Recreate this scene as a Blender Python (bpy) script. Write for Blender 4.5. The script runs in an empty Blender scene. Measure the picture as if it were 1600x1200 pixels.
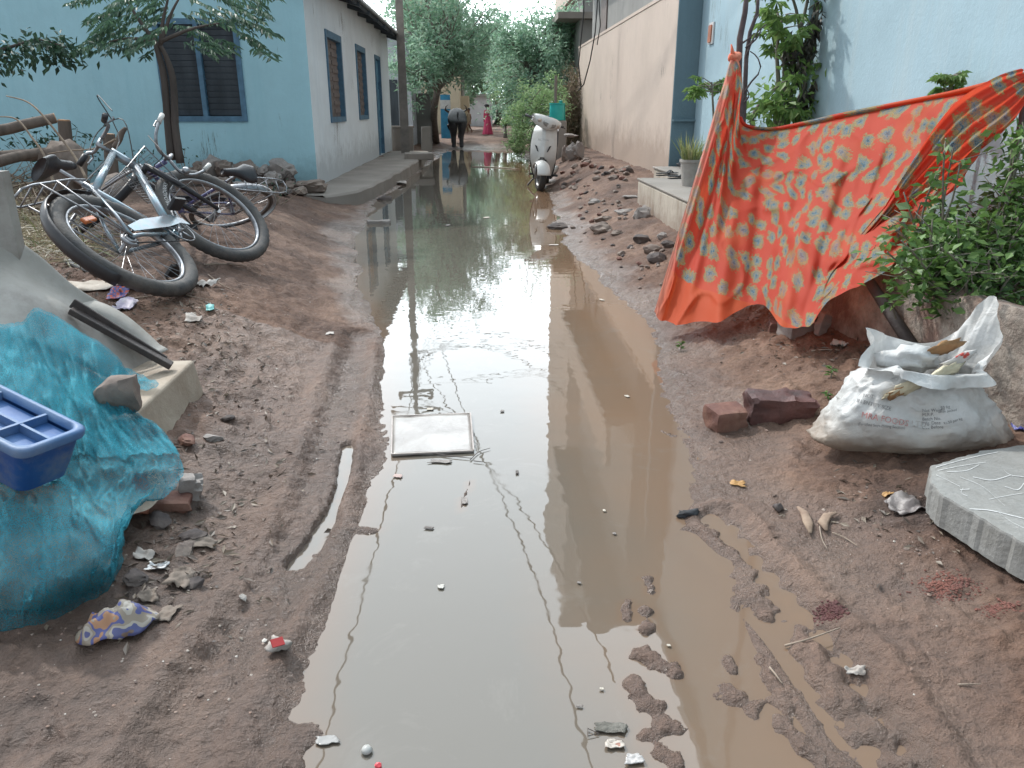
import bpy, bmesh, math, random
import numpy as np
from mathutils import Vector, Matrix, Euler, Quaternion
random.seed(7); RNG=np.random.default_rng(11)
SC=bpy.context.scene; COL=SC.collection
R=math.radians
# ------------------------------------------------------------------ camera geometry
F=1220.0; PITCH=math.atan(432/F); YAW=math.atan(50/math.hypot(432,F)); CZ=1.25
_sy,_cy,_sp,_cp=math.sin(YAW),math.cos(YAW),math.sin(PITCH),math.cos(PITCH)
CR=Vector((_cy,-_sy,0)); CF=Vector((_sy*_cp,_cy*_cp,-_sp)); CU=Vector((_sy*_sp,_cy*_sp,_cp))
CAM=Vector((0,0,CZ))
def ray(px,py): return CR*(px-800)+CU*(600-py)+CF*F
def atZ(px,py,z=0):
    d=ray(px,py); return CAM+d*((z-CZ)/d.z)
def atY(px,py,y):
    d=ray(px,py); return CAM+d*(y/d.y)
def atX(px,py,x):
    d=ray(px,py); return CAM+d*(x/d.x)
# ------------------------------------------------------------------ value noise
def _h(ix,iy,s):
    n=(ix*374761393+iy*668265263+s*974711)&0xffffffff
    n=((n^(n>>13))*1274126177)&0xffffffff
    return ((n^(n>>16))&0xffff)/65535.0
def vnoise(x,y,s=0):
    x=np.asarray(x,float); y=np.asarray(y,float)
    ix=np.floor(x).astype(np.int64); iy=np.floor(y).astype(np.int64)
    fx=x-ix; fy=y-iy; u=fx*fx*(3-2*fx); v=fy*fy*(3-2*fy)
    a=_h(ix,iy,s);b=_h(ix+1,iy,s);c=_h(ix,iy+1,s);d=_h(ix+1,iy+1,s)
    return (a+(b-a)*u+(c-a)*v+(a-b-c+d)*u*v)*2-1
def fbm(x,y,o=4,s=0,g=.5):
    t=0;a=1;f=1;n=0
    for i in range(o):
        t=t+a*vnoise(np.asarray(x)*f+i*17.3,np.asarray(y)*f-i*9.1,s+i); n+=a; a*=g; f*=2.03
    return t/n
def sstep(a,b,x):
    t=np.clip((x-a)/(b-a),0,1); return t*t*(3-2*t)
# ------------------------------------------------------------------ terrain height
_L=[(430,1260),(436,1180),(446,1100),(478,1010),(500,960),(512,900),(535,850),(560,800),(588,740),(600,700),(604,640),(588,600),(596,560),(582,500),(562,430),(556,390),(566,345),(600,305),(640,278),(668,258),(690,243),(700,234)]
_Rr=[(1350,1260),(1318,1180),(1262,1090),(1215,1015),(1230,965),(1165,890),(1125,830),(1090,770),(1075,700),(1052,650),(1040,600),(1030,555),(1008,500),(965,460),(925,425),(892,395),(872,350),(860,312),(846,280),(832,262),(820,248),(805,236)]
def _edge(pts):
    p=sorted([(atZ(*q).y,atZ(*q).x) for q in pts]); return np.array([a for a,b in p]),np.array([b for a,b in p])
LY,LX=_edge(_L); RY,RX=_edge(_Rr); YEND=atZ(750,233).y
_hl=np.array([[-5,.1],[1,.09],[2,.13],[3,.22],[4,.36],[6,.4],[8,.36],[11,.26],[16,.2],[21,.22],[30,.2],[60,.3]])
_hr=np.array([[-5,.08],[1,.1],[3,.14],[6,.16],[9,.24],[12,.34],[17,.36],[22,.3],[60,.3]])
def _pathpts(pts,z=.03): return [(atZ(x,y,z).x,atZ(x,y,z).y) for x,y in pts]
def _segd(x,y,path):
    best=np.full(np.shape(x),9.0); tt=np.zeros(np.shape(x)); acc=0
    for (x0,y0),(x1,y1) in zip(path[:-1],path[1:]):
        dx,dy=x1-x0,y1-y0; l2=dx*dx+dy*dy; l=math.sqrt(l2)
        t=np.clip(((x-x0)*dx+(y-y0)*dy)/l2,0,1)
        d=np.hypot(x-x0-t*dx,y-y0-t*dy); m=d<best; best=np.where(m,d,best); tt=np.where(m,acc+t*l,tt); acc+=l
    return best,tt
# water-filled wheel rut, other wheel ruts, mud ridges standing in the shallow water
RUT1=_pathpts([(545,700),(536,760),(520,800),(495,850),(462,890)],.0)
RUT2=_pathpts([(560,520),(530,640),(490,790),(440,900),(380,990),(330,1060),(280,1150),(240,1230)],.05)
RUT3=_pathpts([(1080,830),(1140,880),(1200,950),(1270,1050),(1340,1150),(1400,1230)],.03)
RUT4=_pathpts([(1130,790),(1180,850),(1260,940),(1330,1010),(1400,1120),(1450,1230)],.06)
ISL=[((1014,905),(1016,925),.018,.02),((1012,955),(1012,990),.022,.028),((1000,1020),(1055,1050),.028,.03),((985,1070),(1040,1130),.03,.03),((980,940),(978,968),.012,.02),
 ((1010,915),(1020,918),.015,.02),((1140,1035),(1150,1055),.02,.02),((1160,900),(1190,960),.045,.03),((1100,820),(1165,885),.018,.025),((1200,1040),(1230,1110),.03,.03),((1135,1080),(1180,1110),.03,.03),
 ((1215,1120),(1290,1200),.03,.03),((1010,1150),(1050,1190),.025,.025),((480,1010),(440,1095),.02,.03),((500,880),(470,960),.035,.03),((455,1150),(430,1200),.05,.03),
 ((1030,672),(1052,682),.012,.018),((1080,712),(1088,722),.01,.018),((1085,740),(1125,780),.012,.02),((560,595),(590,570),.02,.03),((735,750),(718,800),.008,.012),((540,825),(582,830),.03,.03)]
ISLW=[(_pathpts([a,b],0),w,h) for a,b,w,h in ISL]
def H(x,y,fine=True):
    x=np.asarray(x,float); y=np.asarray(y,float)
    wob=fbm(x*2.2,y*2.2,3,5)*.07+fbm(x*9,y*9,2,8)*.022
    sL=np.interp(y,LY,LX)-x; sR=x-np.interp(y,RY,RX)
    s=np.maximum(np.maximum(sL,sR),(y-YEND)*.5)+wob*np.clip(y/6,.6,1.6)
    hl=np.interp(y,_hl[:,0],_hl[:,1]); hr=np.interp(y,_hr[:,0],_hr[:,1])
    end=(y-YEND)*.5>np.maximum(sL,sR)
    side=np.where(sL>sR,1,0)
    hm=np.where(end,.2,np.where(side==1,hl,hr))
    wid=np.where(side==1,1.35,1.0)
    out=.012*sstep(0,.06,s)+hm*sstep(-.05,1,s/wid)*1.0
    shal=np.where(side==1,.25,.12)
    z=np.where(s>0,out,np.maximum(s*shal,-.09))
    # shallow right margin near the camera
    # lumps
    lump=fbm(x*1.6,y*1.6,4,21)
    z=z+np.where(s>0,1,.25)*lump*.035*sstep(-.1,.5,s)
    d,t=_segd(x,y,RUT1); z=z-.07*np.exp(-(d/(.017+.008*fbm(x*6,y*6,2,19)))**2)*(1-sstep(.75,1.0,t/1.2))
    for pth,dep,w in ((RUT2,.034,.06),(RUT3,.026,.035),(RUT4,.032,.05)):
        d,t=_segd(x,y,pth); z_0=z
        tread=(np.sin(t*70+np.sin(d*60)*1.5)*.5+.5)*np.exp(-(d/w)**2)*.012
        z=z-dep*np.exp(-(d/w)**2)+dep*.6*np.exp(-((d-w*1.8)/(w*.6))**2)+tread*sstep(-.02,.05,s)*1.6
        z=np.where((z_0>.012)&(pth is RUT2),np.maximum(z,.008+.25*z_0),z)
    near=(y<6)
    for pth,w,hh in ISLW:
        d,t=_segd(x,y,pth)
        dd=d+fbm(x*26,y*26,3,3)*w*1.1
        z=np.where(near&(d<w*3),np.maximum(z,hh*.5*(1-sstep(w*.1,w*1.1,dd))+.006*fbm(x*45,y*45,2,13)-.03*sstep(w*.8,w*1.6,dd)-.003),z)
    # mounds
    if fine:
        rough=sstep(.05,.6,s)
        a=fbm(x*11,y*11,3,31); b=fbm(x*42,y*42,2,33)
        z=z+(np.abs(a)*-.024+.008)*(.35+.9*rough)*np.where(s>-.02,1,.2)+b*.0045*np.where(s>-.02,1,.2)
        # clods near left rubble
        cl=sstep(.25,.6,vnoise(x*20,y*20,44))*sstep(.1,.5,fbm(x*1.3,y*1.3,2,46)+.25)
        z=z+cl*.014*rough
        stri=fbm(x*26+y*7,y*5-x*2,3,55)
        pit=vnoise(x*7.3,y*6.1,91); z=z-.012*sstep(.35,.75,pit)*rough+.006*sstep(.15,.35,pit)*(1-sstep(.35,.6,pit))*rough
        lowy=(1-sstep(2.0,3.2,y)); z=z+.02*lowy*sstep(.02,.25,sL)
        z=z+stri*.008*sstep(0,.05,s)*(1-sstep(.3,.9,s))
    return z
def _axes():
    ys=[-6,-5,-4,-3,-2,-1.2,-.6,-.2]
    y=.0
    while y<.95: ys.append(y); y+=.08
    y=.95
    while y<26: ys.append(y); y*=1.0062
    while y<1500: ys.append(y); y*=1.05
    u=[]; t=0.0
    while t<.95: u.append(t); t+=.0036
    st=.006
    while t<8: u.append(t); t+=st; st*=1.12
    u=np.array(u); return np.array(ys),np.concatenate([-u[:0:-1],u])+.06
GYS,GU=_axes()
GYg,_Ug=np.meshgrid(GYS,GU,indexing='ij'); GX=_Ug*(np.maximum(GYg,.6)*.98+.35)
GZ=H(GX,GYg); GZ=GZ*(1-sstep(60,120,GYg))*1.0+.2*sstep(60,120,GYg); GZ=np.where(np.abs(GX)>14,.25,GZ)
def HG(x,y):
    x=np.asarray(x,float); y=np.asarray(y,float)
    a=np.clip(np.searchsorted(GYS,y)-1,0,len(GYS)-2); fy=np.clip((y-GYS[a])/(GYS[a+1]-GYS[a]),0,1)
    u=x/(np.maximum(y,.6)*.98+.35); b=np.clip(np.searchsorted(GU,u)-1,0,len(GU)-2); fx=np.clip((u-GU[b])/(GU[b+1]-GU[b]),0,1)
    return (GZ[a,b]*(1-fx)+GZ[a,b+1]*fx)*(1-fy)+(GZ[a+1,b]*(1-fx)+GZ[a+1,b+1]*fx)*fy
def Hs(x,y): return float(HG(x,y))
def G(px,py,dz=0.0):
    d=ray(px,py).normalized(); ts=np.exp(np.linspace(math.log(1.2),math.log(90),700))
    P=np.array(CAM)[None,:]+ts[:,None]*np.array(d)[None,:]
    hh=np.maximum(HG(P[:,0],P[:,1]),0)
    i=int(np.argmax(P[:,2]<hh)); 
    if i==0: i=len(ts)-1
    a,b=ts[i-1],ts[i]; fa=P[i-1,2]-hh[i-1]; fb=P[i,2]-hh[i]; t=a+(b-a)*fa/(fa-fb+1e-9)
    p=CAM+d*t; return Vector((p.x,p.y,p.z+dz))
# ------------------------------------------------------------------ object helpers
def tag(o,label=None,cat=None,group=None,kind=None):
    if label: o['label']=label
    if cat: o['category']=cat
    if group: o['group']=group
    if kind: o['kind']=kind
    return o
def thing(name,label,cat,loc=(0,0,0),rot=None,group=None):
    o=bpy.data.objects.new(name,None); COL.objects.link(o); o.location=loc
    o.empty_display_size=.1
    if rot is not None:
        if isinstance(rot,Matrix):
            o.rotation_mode='QUATERNION'; o.rotation_quaternion=rot.to_quaternion()
        else: o.rotation_euler=rot
    return tag(o,label,cat,group)
class MB:
    def __init__(s): s.v=[];s.f=[];s.uv=None;s.n=0
    def add(s,vs,fs):
        k=len(s.v); s.v+= [tuple(v) for v in vs]; s.f+=[tuple(i+k for i in f) for f in fs]; return s
    def box(s,c,d,rot=None,tp=(1,1)):
        c=Vector(c); x,y,z=d[0]/2,d[1]/2,d[2]/2
        vs=[Vector((sx*x*(tp[0] if sz>0 else 1),sy*y*(tp[1] if sz>0 else 1),sz*z)) for sz in(-1,1) for sy in(-1,1) for sx in(-1,1)]
        if rot is not None:
            m=rot if isinstance(rot,Matrix) else Euler(rot).to_matrix()
            vs=[m@v for v in vs]
        return s.add([v+c for v in vs],[(0,2,3,1),(4,5,7,6),(0,1,5,4),(2,6,7,3),(0,4,6,2),(1,3,7,5)])
    def b2(s,a,b): return s.box([(a[i]+b[i])/2 for i in range(3)],[abs(b[i]-a[i]) for i in range(3)])
    def tube(s,pts,r,n=8,cap=True,sq=None):
        pts=[Vector(p) for p in pts]; k=len(pts)
        rr=[r]*k if isinstance(r,(int,float)) else list(r)
        if len(rr)!=k: rr=list(np.interp(np.linspace(0,1,k),np.linspace(0,1,len(rr)),rr))
        ref=None; vs=[]; 
        for i,p in enumerate(pts):
            t=(pts[min(i+1,k-1)]-pts[max(i-1,0)])
            if t.length<1e-9: t=Vector((0,0,1))
            t.normalize()
            if ref is None:
                ref=Vector((0,0,1)) if abs(t.z)<.9 else Vector((1,0,0))
            a=t.cross(ref); 
            if a.length<1e-6: a=t.cross(Vector((0,1,0)))
            a.normalize(); b=t.cross(a).normalized(); ref=-b if False else ref
            a2=a;b2=b
            for j in range(n):
                th=2*math.pi*j/n; q=(sq[i] if sq and not isinstance(sq,(int,float)) else (sq or 1))
                vs.append(p+a2*math.cos(th)*rr[i]+b2*math.sin(th)*rr[i]*q)
        fs=[(i*n+j,i*n+(j+1)%n,(i+1)*n+(j+1)%n,(i+1)*n+j) for i in range(k-1) for j in range(n)]
        if cap: fs+=[tuple(range(n-1,-1,-1)),tuple(range((k-1)*n,k*n))]
        return s.add(vs,fs)
    def lathe(s,prof,c=(0,0,0),n=20,m=None,arc=None,cap=False):
        c=Vector(c); vs=[]; a0,a1=arc or (0,2*math.pi); full=arc is None
        nn=n if full else n+1
        for r,z in prof:
            for j in range(nn):
                th=a0+(a1-a0)*j/n; v=Vector((r*math.cos(th),r*math.sin(th),z))
                vs.append((m@v if m else v)+c)
        fs=[]
        for i in range(len(prof)-1):
            for j in range(n):
                j2=(j+1)%n if full else j+1
                fs.append((i*nn+j,i*nn+j2,(i+1)*nn+j2,(i+1)*nn+j))
        return s.add(vs,fs)
    def torus(s,R0,r,c=(0,0,0),m=None,n=48,k=10,arc=None,sq=1.0,fn=None):
        a0,a1=arc or (0,2*math.pi); vs=[];full=arc is None; nn=n if full else n+1
        for i in range(nn):
            th=a0+(a1-a0)*i/n
            for j in range(k):
                ph=2*math.pi*j/k; q=r*(fn(i,j) if fn else 1)
                v=Vector(((R0+q*math.cos(ph))*math.cos(th),(R0+q*math.cos(ph))*math.sin(th),q*sq*math.sin(ph)))
                vs.append((m@v if m else v)+Vector(c))
        fs=[(i*k+j,((i+1)%nn)*k+j,((i+1)%nn)*k+(j+1)%k,i*k+(j+1)%k) for i in range(n) for j in range(k)]
        return s.add(vs,fs)
    def rock(s,c,d,seed=0,rot=None,jag=.22,sub=2):
        bm=bmesh.new(); bmesh.ops.create_icosphere(bm,subdivisions=sub,radius=.5)
        rn=random.Random(seed); ax=[Vector((rn.gauss(0,1),rn.gauss(0,1),rn.gauss(0,1))).normalized() for _ in range(7)]; of=[rn.uniform(.26,.44) for _ in ax]
        m=Euler((rn.uniform(-.3,.3),rn.uniform(-.3,.3),rn.uniform(0,6.28))).to_matrix() if rot is None else (rot if isinstance(rot,Matrix) else Euler(rot).to_matrix())
        vs=[]
        for v in bm.verts:
            p=v.co.copy()
            for a,o in zip(ax,of):
                t=p.dot(a)
                if t>o: p-=a*(t-o)*.95
            q=p*8; p*=1+jag*.35*float(vnoise(q.x+seed*3,q.y+q.z*1.7,seed))
            vs.append(m@Vector((p.x*d[0],p.y*d[1],p.z*d[2]))*1.15+Vector(c))
        fs=[tuple(v.index for v in f.verts) for f in bm.faces]; bm.free()
        return s.add(vs,fs)
    def grid(s,P,flip=False,closeu=False):
        P=np.asarray(P); a,b=P.shape[:2]; k=len(s.v)
        s.v+= [tuple(v) for v in P.reshape(-1,3)]
        for i in range(a-1):
            for j in range(b if closeu else b-1):
                j2=(j+1)%b
                q=(k+i*b+j,k+i*b+j2,k+(i+1)*b+j2,k+(i+1)*b+j)
                s.f.append(q[::-1] if flip else q)
        return s
    def build(s,name,mat,parent=None,smooth=False,world=True,bevel=0,seg=2,solid=0,subsurf=0,auto=None):
        me=bpy.data.meshes.new(name)
        off=Vector((0,0,0))
        if parent is not None and world:
            q=parent; loc=False
            while q is not None: loc=loc or q.get('_w') is not None; q=q.parent
            if not loc: off=wloc(parent)
        vs=s.v if off.length==0 else [(v[0]-off.x,v[1]-off.y,v[2]-off.z) for v in s.v]
        me.from_pydata(vs,[],s.f); me.update()
        if s.uv is not None:
            ul=me.uv_layers.new(name='UVMap'); idx=np.zeros(len(me.loops),int); me.loops.foreach_get('vertex_index',idx)
            ul.data.foreach_set('uv',np.asarray(s.uv)[idx].ravel())
        for m in (mat if isinstance(mat,(list,tuple)) else [mat]): me.materials.append(m)
        if smooth: me.shade_smooth()
        if auto is not None: me.set_sharp_from_angle(angle=R(auto))
        o=bpy.data.objects.new(name,me); COL.objects.link(o)
        if parent is not None: o.parent=parent
        if bevel: 
            b=o.modifiers.new('b','BEVEL'); b.width=bevel; b.segments=seg; b.limit_method='ANGLE'
        if solid: 
            b=o.modifiers.new('s','SOLIDIFY'); b.thickness=solid; b.offset=0
        if subsurf:
            b=o.modifiers.new('ss','SUBSURF'); b.levels=subsurf; b.render_levels=subsurf
        return o
def wloc(o):
    p=Vector((0,0,0))
    while o is not None: p+=Vector(o.location); o=o.parent
    return p
def copy_tree(o,parent=None):
    kids=[c for c in bpy.data.objects if c.parent==o]
    c=o.copy(); COL.objects.link(c); c.parent=parent
    for k in kids: copy_tree(k,c)
    return c
def catmull(P,n):
    """P (k,...) control -> n samples along axis 0"""
    P=np.asarray(P,float); k=len(P); Q=np.concatenate([2*P[:1]-P[1:2],P,2*P[-1:]-P[-2:-1]])
    out=[]
    for t in np.linspace(0,k-1-1e-9,n):
        i=int(t); u=t-i; a,b,c,d=Q[i],Q[i+1],Q[i+2],Q[i+3]
        out.append(.5*((2*b)+(-a+c)*u+(2*a-5*b+4*c-d)*u*u+(-a+3*b-3*c+d)*u**3))
    return np.array(out)
def patch(ctrl,nu,nv):
    P=catmull(ctrl,nu); return catmull(P.transpose(1,0,2),nv).transpose(1,0,2)
def text_pts(body,size,extr=0.0):
    cu=bpy.data.curves.new('t','FONT'); cu.body=body; cu.size=size; cu.extrude=extr; cu.resolution_u=3
    o=bpy.data.objects.new('t',cu); COL.objects.link(o)
    bpy.context.view_layer.update()
    me=bpy.data.meshes.new_from_object(o.evaluated_get(bpy.context.evaluated_depsgraph_get()))
    vs=[v.co.copy() for v in me.vertices]; fs=[tuple(p.vertices) for p in me.polygons]
    bpy.data.objects.remove(o); bpy.data.curves.remove(cu); bpy.data.meshes.remove(me)
    return vs,fs
# ------------------------------------------------------------------ materials
def nodes(name):
    m=bpy.data.materials.new(name); m.use_nodes=True; nt=m.node_tree; 
    b=nt.nodes['Principled BSDF']; return m,nt,b
def N(nt,t,**k):
    n=nt.nodes.new(t)
    for a,v in k.items():
        if a.startswith('i_'):
            key=a[2:]; key=int(key) if key.isdigit() else key.replace('_',' ')
            n.inputs[key].default_value=v
        else: setattr(n,a,v)
    return n
def ramp(nt,fac,stops,interp='LINEAR'):
    r=nt.nodes.new('ShaderNodeValToRGB'); r.color_ramp.interpolation=interp
    e=r.color_ramp.elements
    while len(e)<len(stops): e.new(.5)
    for q,(p,c) in zip(e,stops): q.position=p; q.color=(*c,1) if len(c)==3 else c
    nt.links.new(fac,r.inputs[0]); return r.outputs[0]
def M(name,c1,c2=None,scale=4,rough=.8,bump=.3,bs=None,detail=6,metal=0,dirt=None,dirtamt=.5,dirtscale=1.5,streak=False,dist=.01,spec=None,sheen=0,lo=.35,hi=.65,coat=0):
    m,nt,b=nodes(name); L=nt.links.new
    tc=N(nt,'ShaderNodeTexCoord'); src=tc.outputs['Object']
    mp=N(nt,'ShaderNodeMapping'); L(src,mp.inputs[0])
    if streak: mp.inputs['Scale'].default_value=(1,1,.15)
    n1=N(nt,'ShaderNodeTexNoise',i_Scale=scale,i_Detail=detail,i_Roughness=.6); L(mp.outputs[0],n1.inputs[0])
    c2=c2 or tuple(v*.8 for v in c1)
    col=ramp(nt,n1.outputs[0],[(lo,c2),(hi,c1)])
    if dirt:
        n2=N(nt,'ShaderNodeTexNoise',i_Scale=dirtscale,i_Detail=8,i_Roughness=.7); L(src,n2.inputs[0])
        f=ramp(nt,n2.outputs[0],[(.45,(0,0,0)),(.75,(dirtamt,)*3)])
        mx=N(nt,'ShaderNodeMix',data_type='RGBA'); L(f,mx.inputs[0]); L(col,mx.inputs[6]); mx.inputs[7].default_value=(*dirt,1); col=mx.outputs[2]
    L(col,b.inputs['Base Color'])
    b.inputs['Roughness'].default_value=rough; b.inputs['Metallic'].default_value=metal
    if spec is not None: b.inputs['Specular IOR Level'].default_value=spec
    if coat: b.inputs['Coat Weight'].default_value=coat
    if bump:
        n3=N(nt,'ShaderNodeTexNoise',i_Scale=bs or scale*6,i_Detail=6,i_Roughness=.65); L(src,n3.inputs[0])
        bp=N(nt,'ShaderNodeBump',i_Strength=bump,i_Distance=dist); L(n3.outputs[0],bp.inputs['Height']); L(bp.outputs[0],b.inputs['Normal'])
    return m
def leafmat(name,cs,trans=.35,rough=.5,alt=None):
    """cs: list of colours; picked per leaf island"""
    m,nt,b=nodes(name); L=nt.links.new
    g=N(nt,'ShaderNodeNewGeometry'); k=len(cs)
    col=ramp(nt,g.outputs['Random Per Island'],[(i/max(1,k-1),c) for i,c in enumerate(cs)])
    L(col,b.inputs['Base Color']); b.inputs['Roughness'].default_value=rough
    tr=N(nt,'ShaderNodeBsdfTranslucent'); L(col,tr.inputs[0])
    mx=N(nt,'ShaderNodeMixShader'); mx.inputs[0].default_value=trans
    L(b.outputs[0],mx.inputs[1]); L(tr.outputs[0],mx.inputs[2]); L(mx.outputs[0],nt.nodes['Material Output'].inputs[0])
    return m
# ------------------------------------------------------------------ leaves
def leaves(mb,C,dirs,L,W,rn,bend=.25,fold=.0,simple=False):
    """C (n,3) leaf bases, dirs (n,3), lengths, widths arrays"""
    C=np.asarray(C,float); n=len(C); D=np.asarray(dirs,float); D/=np.linalg.norm(D,axis=1)[:,None]+1e-9
    L=np.broadcast_to(L,n); W=np.broadcast_to(W,n)
    U=rn.normal(0,1,(n,3)); U[:,2]=np.abs(U[:,2])+.6
    S=np.cross(D,U); S/=np.linalg.norm(S,axis=1)[:,None]+1e-9; Nn=np.cross(S,D)
    k=len(mb.v)
    p0=C; p1=C+D*L[:,None]*.45+S*W[:,None]*.5; p2=C+D*L[:,None]-Nn*(L*bend)[:,None]; p3=C+D*L[:,None]*.45-S*W[:,None]*.5
    V=np.stack([p0,p1,p2,p3],1).reshape(-1,3)
    mb.v+=[tuple(v) for v in V]
    mb.f+=[(k+4*i,k+4*i+1,k+4*i+2,k+4*i+3) for i in range(n)]
# ================================================================== materials
sl=nodes
def ground_mat():
    m,nt,b=nodes('wet_mud'); L=nt.links.new
    g=N(nt,'ShaderNodeNewGeometry'); pos=g.outputs['Position']
    at=N(nt,'ShaderNodeAttribute',attribute_name='wet'); wet=at.outputs['Fac']
    as_=N(nt,'ShaderNodeAttribute',attribute_name='tone'); tone=as_.outputs['Fac']
    n1=N(nt,'ShaderNodeTexNoise',i_Scale=1.7,i_Detail=9,i_Roughness=.65); L(pos,n1.inputs[0])
    n2=N(nt,'ShaderNodeTexNoise',i_Scale=38,i_Detail=7,i_Roughness=.7); L(pos,n2.inputs[0])
    n4=N(nt,'ShaderNodeTexNoise',i_Scale=9,i_Detail=5,i_Roughness=.7); L(pos,n4.inputs[0])
    cl=ramp(nt,n1.outputs[0],[(.34,(.082,.05,.038)),(.5,(.15,.092,.068)),(.66,(.235,.155,.115))])
    cr=ramp(nt,n1.outputs[0],[(.34,(.088,.045,.03)),(.5,(.17,.093,.06)),(.66,(.265,.16,.108))])
    mx=N(nt,'ShaderNodeMix',data_type='RGBA'); L(tone,mx.inputs[0]); L(cl,mx.inputs[6]); L(cr,mx.inputs[7])
    # fine speckle
    sp=ramp(nt,n2.outputs[0],[(.33,(.5,.47,.47)),(.52,(1,1,1)),(.7,(1.25,1.22,1.2))])
    m2=N(nt,'ShaderNodeMix',data_type='RGBA',blend_type='MULTIPLY'); m2.inputs[0].default_value=.7; L(mx.outputs[2],m2.inputs[6]); L(sp,m2.inputs[7])
    # darker patches set by the dark attribute
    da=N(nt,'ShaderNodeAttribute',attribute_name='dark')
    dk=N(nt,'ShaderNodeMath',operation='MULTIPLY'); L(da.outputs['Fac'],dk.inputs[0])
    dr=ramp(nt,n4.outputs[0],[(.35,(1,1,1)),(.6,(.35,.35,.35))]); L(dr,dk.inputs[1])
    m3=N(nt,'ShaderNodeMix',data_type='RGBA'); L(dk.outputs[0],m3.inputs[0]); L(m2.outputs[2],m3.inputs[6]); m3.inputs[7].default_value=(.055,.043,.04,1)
    # wet darkening/greying
    m4=N(nt,'ShaderNodeMix',data_type='RGBA'); wm=N(nt,'ShaderNodeMath',operation='MULTIPLY'); L(wet,wm.inputs[0]); wm.inputs[1].default_value=.75
    L(wm.outputs[0],m4.inputs[0]); L(m3.outputs[2],m4.inputs[6]); m4.inputs[7].default_value=(.15,.112,.094,1)
    # small pale grit
    v=N(nt,'ShaderNodeTexVoronoi',i_Scale=55); L(pos,v.inputs[0])
    gm=N(nt,'ShaderNodeTexNoise',i_Scale=6,i_Detail=3); L(pos,gm.inputs[0])
    gt=ramp(nt,v.outputs['Distance'],[(.06,(1,1,1)),(.11,(0,0,0))])
    vr=N(nt,'ShaderNodeSeparateColor'); L(v.outputs['Color'],vr.inputs[0])
    gth=N(nt,'ShaderNodeMath',operation='GREATER_THAN'); L(vr.outputs[0],gth.inputs[0]); gth.inputs[1].default_value=.93
    gq=N(nt,'ShaderNodeMath',operation='MULTIPLY'); L(gt,gq.inputs[0]); L(gth.outputs[0],gq.inputs[1])
    m5=N(nt,'ShaderNodeMix',data_type='RGBA'); L(gq.outputs[0],m5.inputs[0]); L(m4.outputs[2],m5.inputs[6]); m5.inputs[7].default_value=(.42,.38,.34,1)
    L(m5.outputs[2],b.inputs['Base Color'])
    rw=N(nt,'ShaderNodeMath',operation='ADD'); L(wet,rw.inputs[0]); 
    nn=N(nt,'ShaderNodeMath',operation='MULTIPLY_ADD'); L(n4.outputs[0],nn.inputs[0]); nn.inputs[1].default_value=1.0; nn.inputs[2].default_value=-.5; L(nn.outputs[0],rw.inputs[1])
    rr=ramp(nt,rw.outputs[0],[(.1,(.85,)*3),(.5,(.5,)*3),(.95,(.2,)*3)])
    L(rr,b.inputs['Roughness']); b.inputs['Specular IOR Level'].default_value=.5
    ad=N(nt,'ShaderNodeMath',operation='ADD'); L(n2.outputs[0],ad.inputs[0]); 
    ml=N(nt,'ShaderNodeMath',operation='MULTIPLY'); L(n4.outputs[0],ml.inputs[0]); ml.inputs[1].default_value=2.2; L(ml.outputs[0],ad.inputs[1])
    bp=N(nt,'ShaderNodeBump',i_Strength=1.0,i_Distance=.017); L(ad.outputs[0],bp.inputs['Height']); L(bp.outputs[0],b.inputs['Normal'])
    return m
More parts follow.
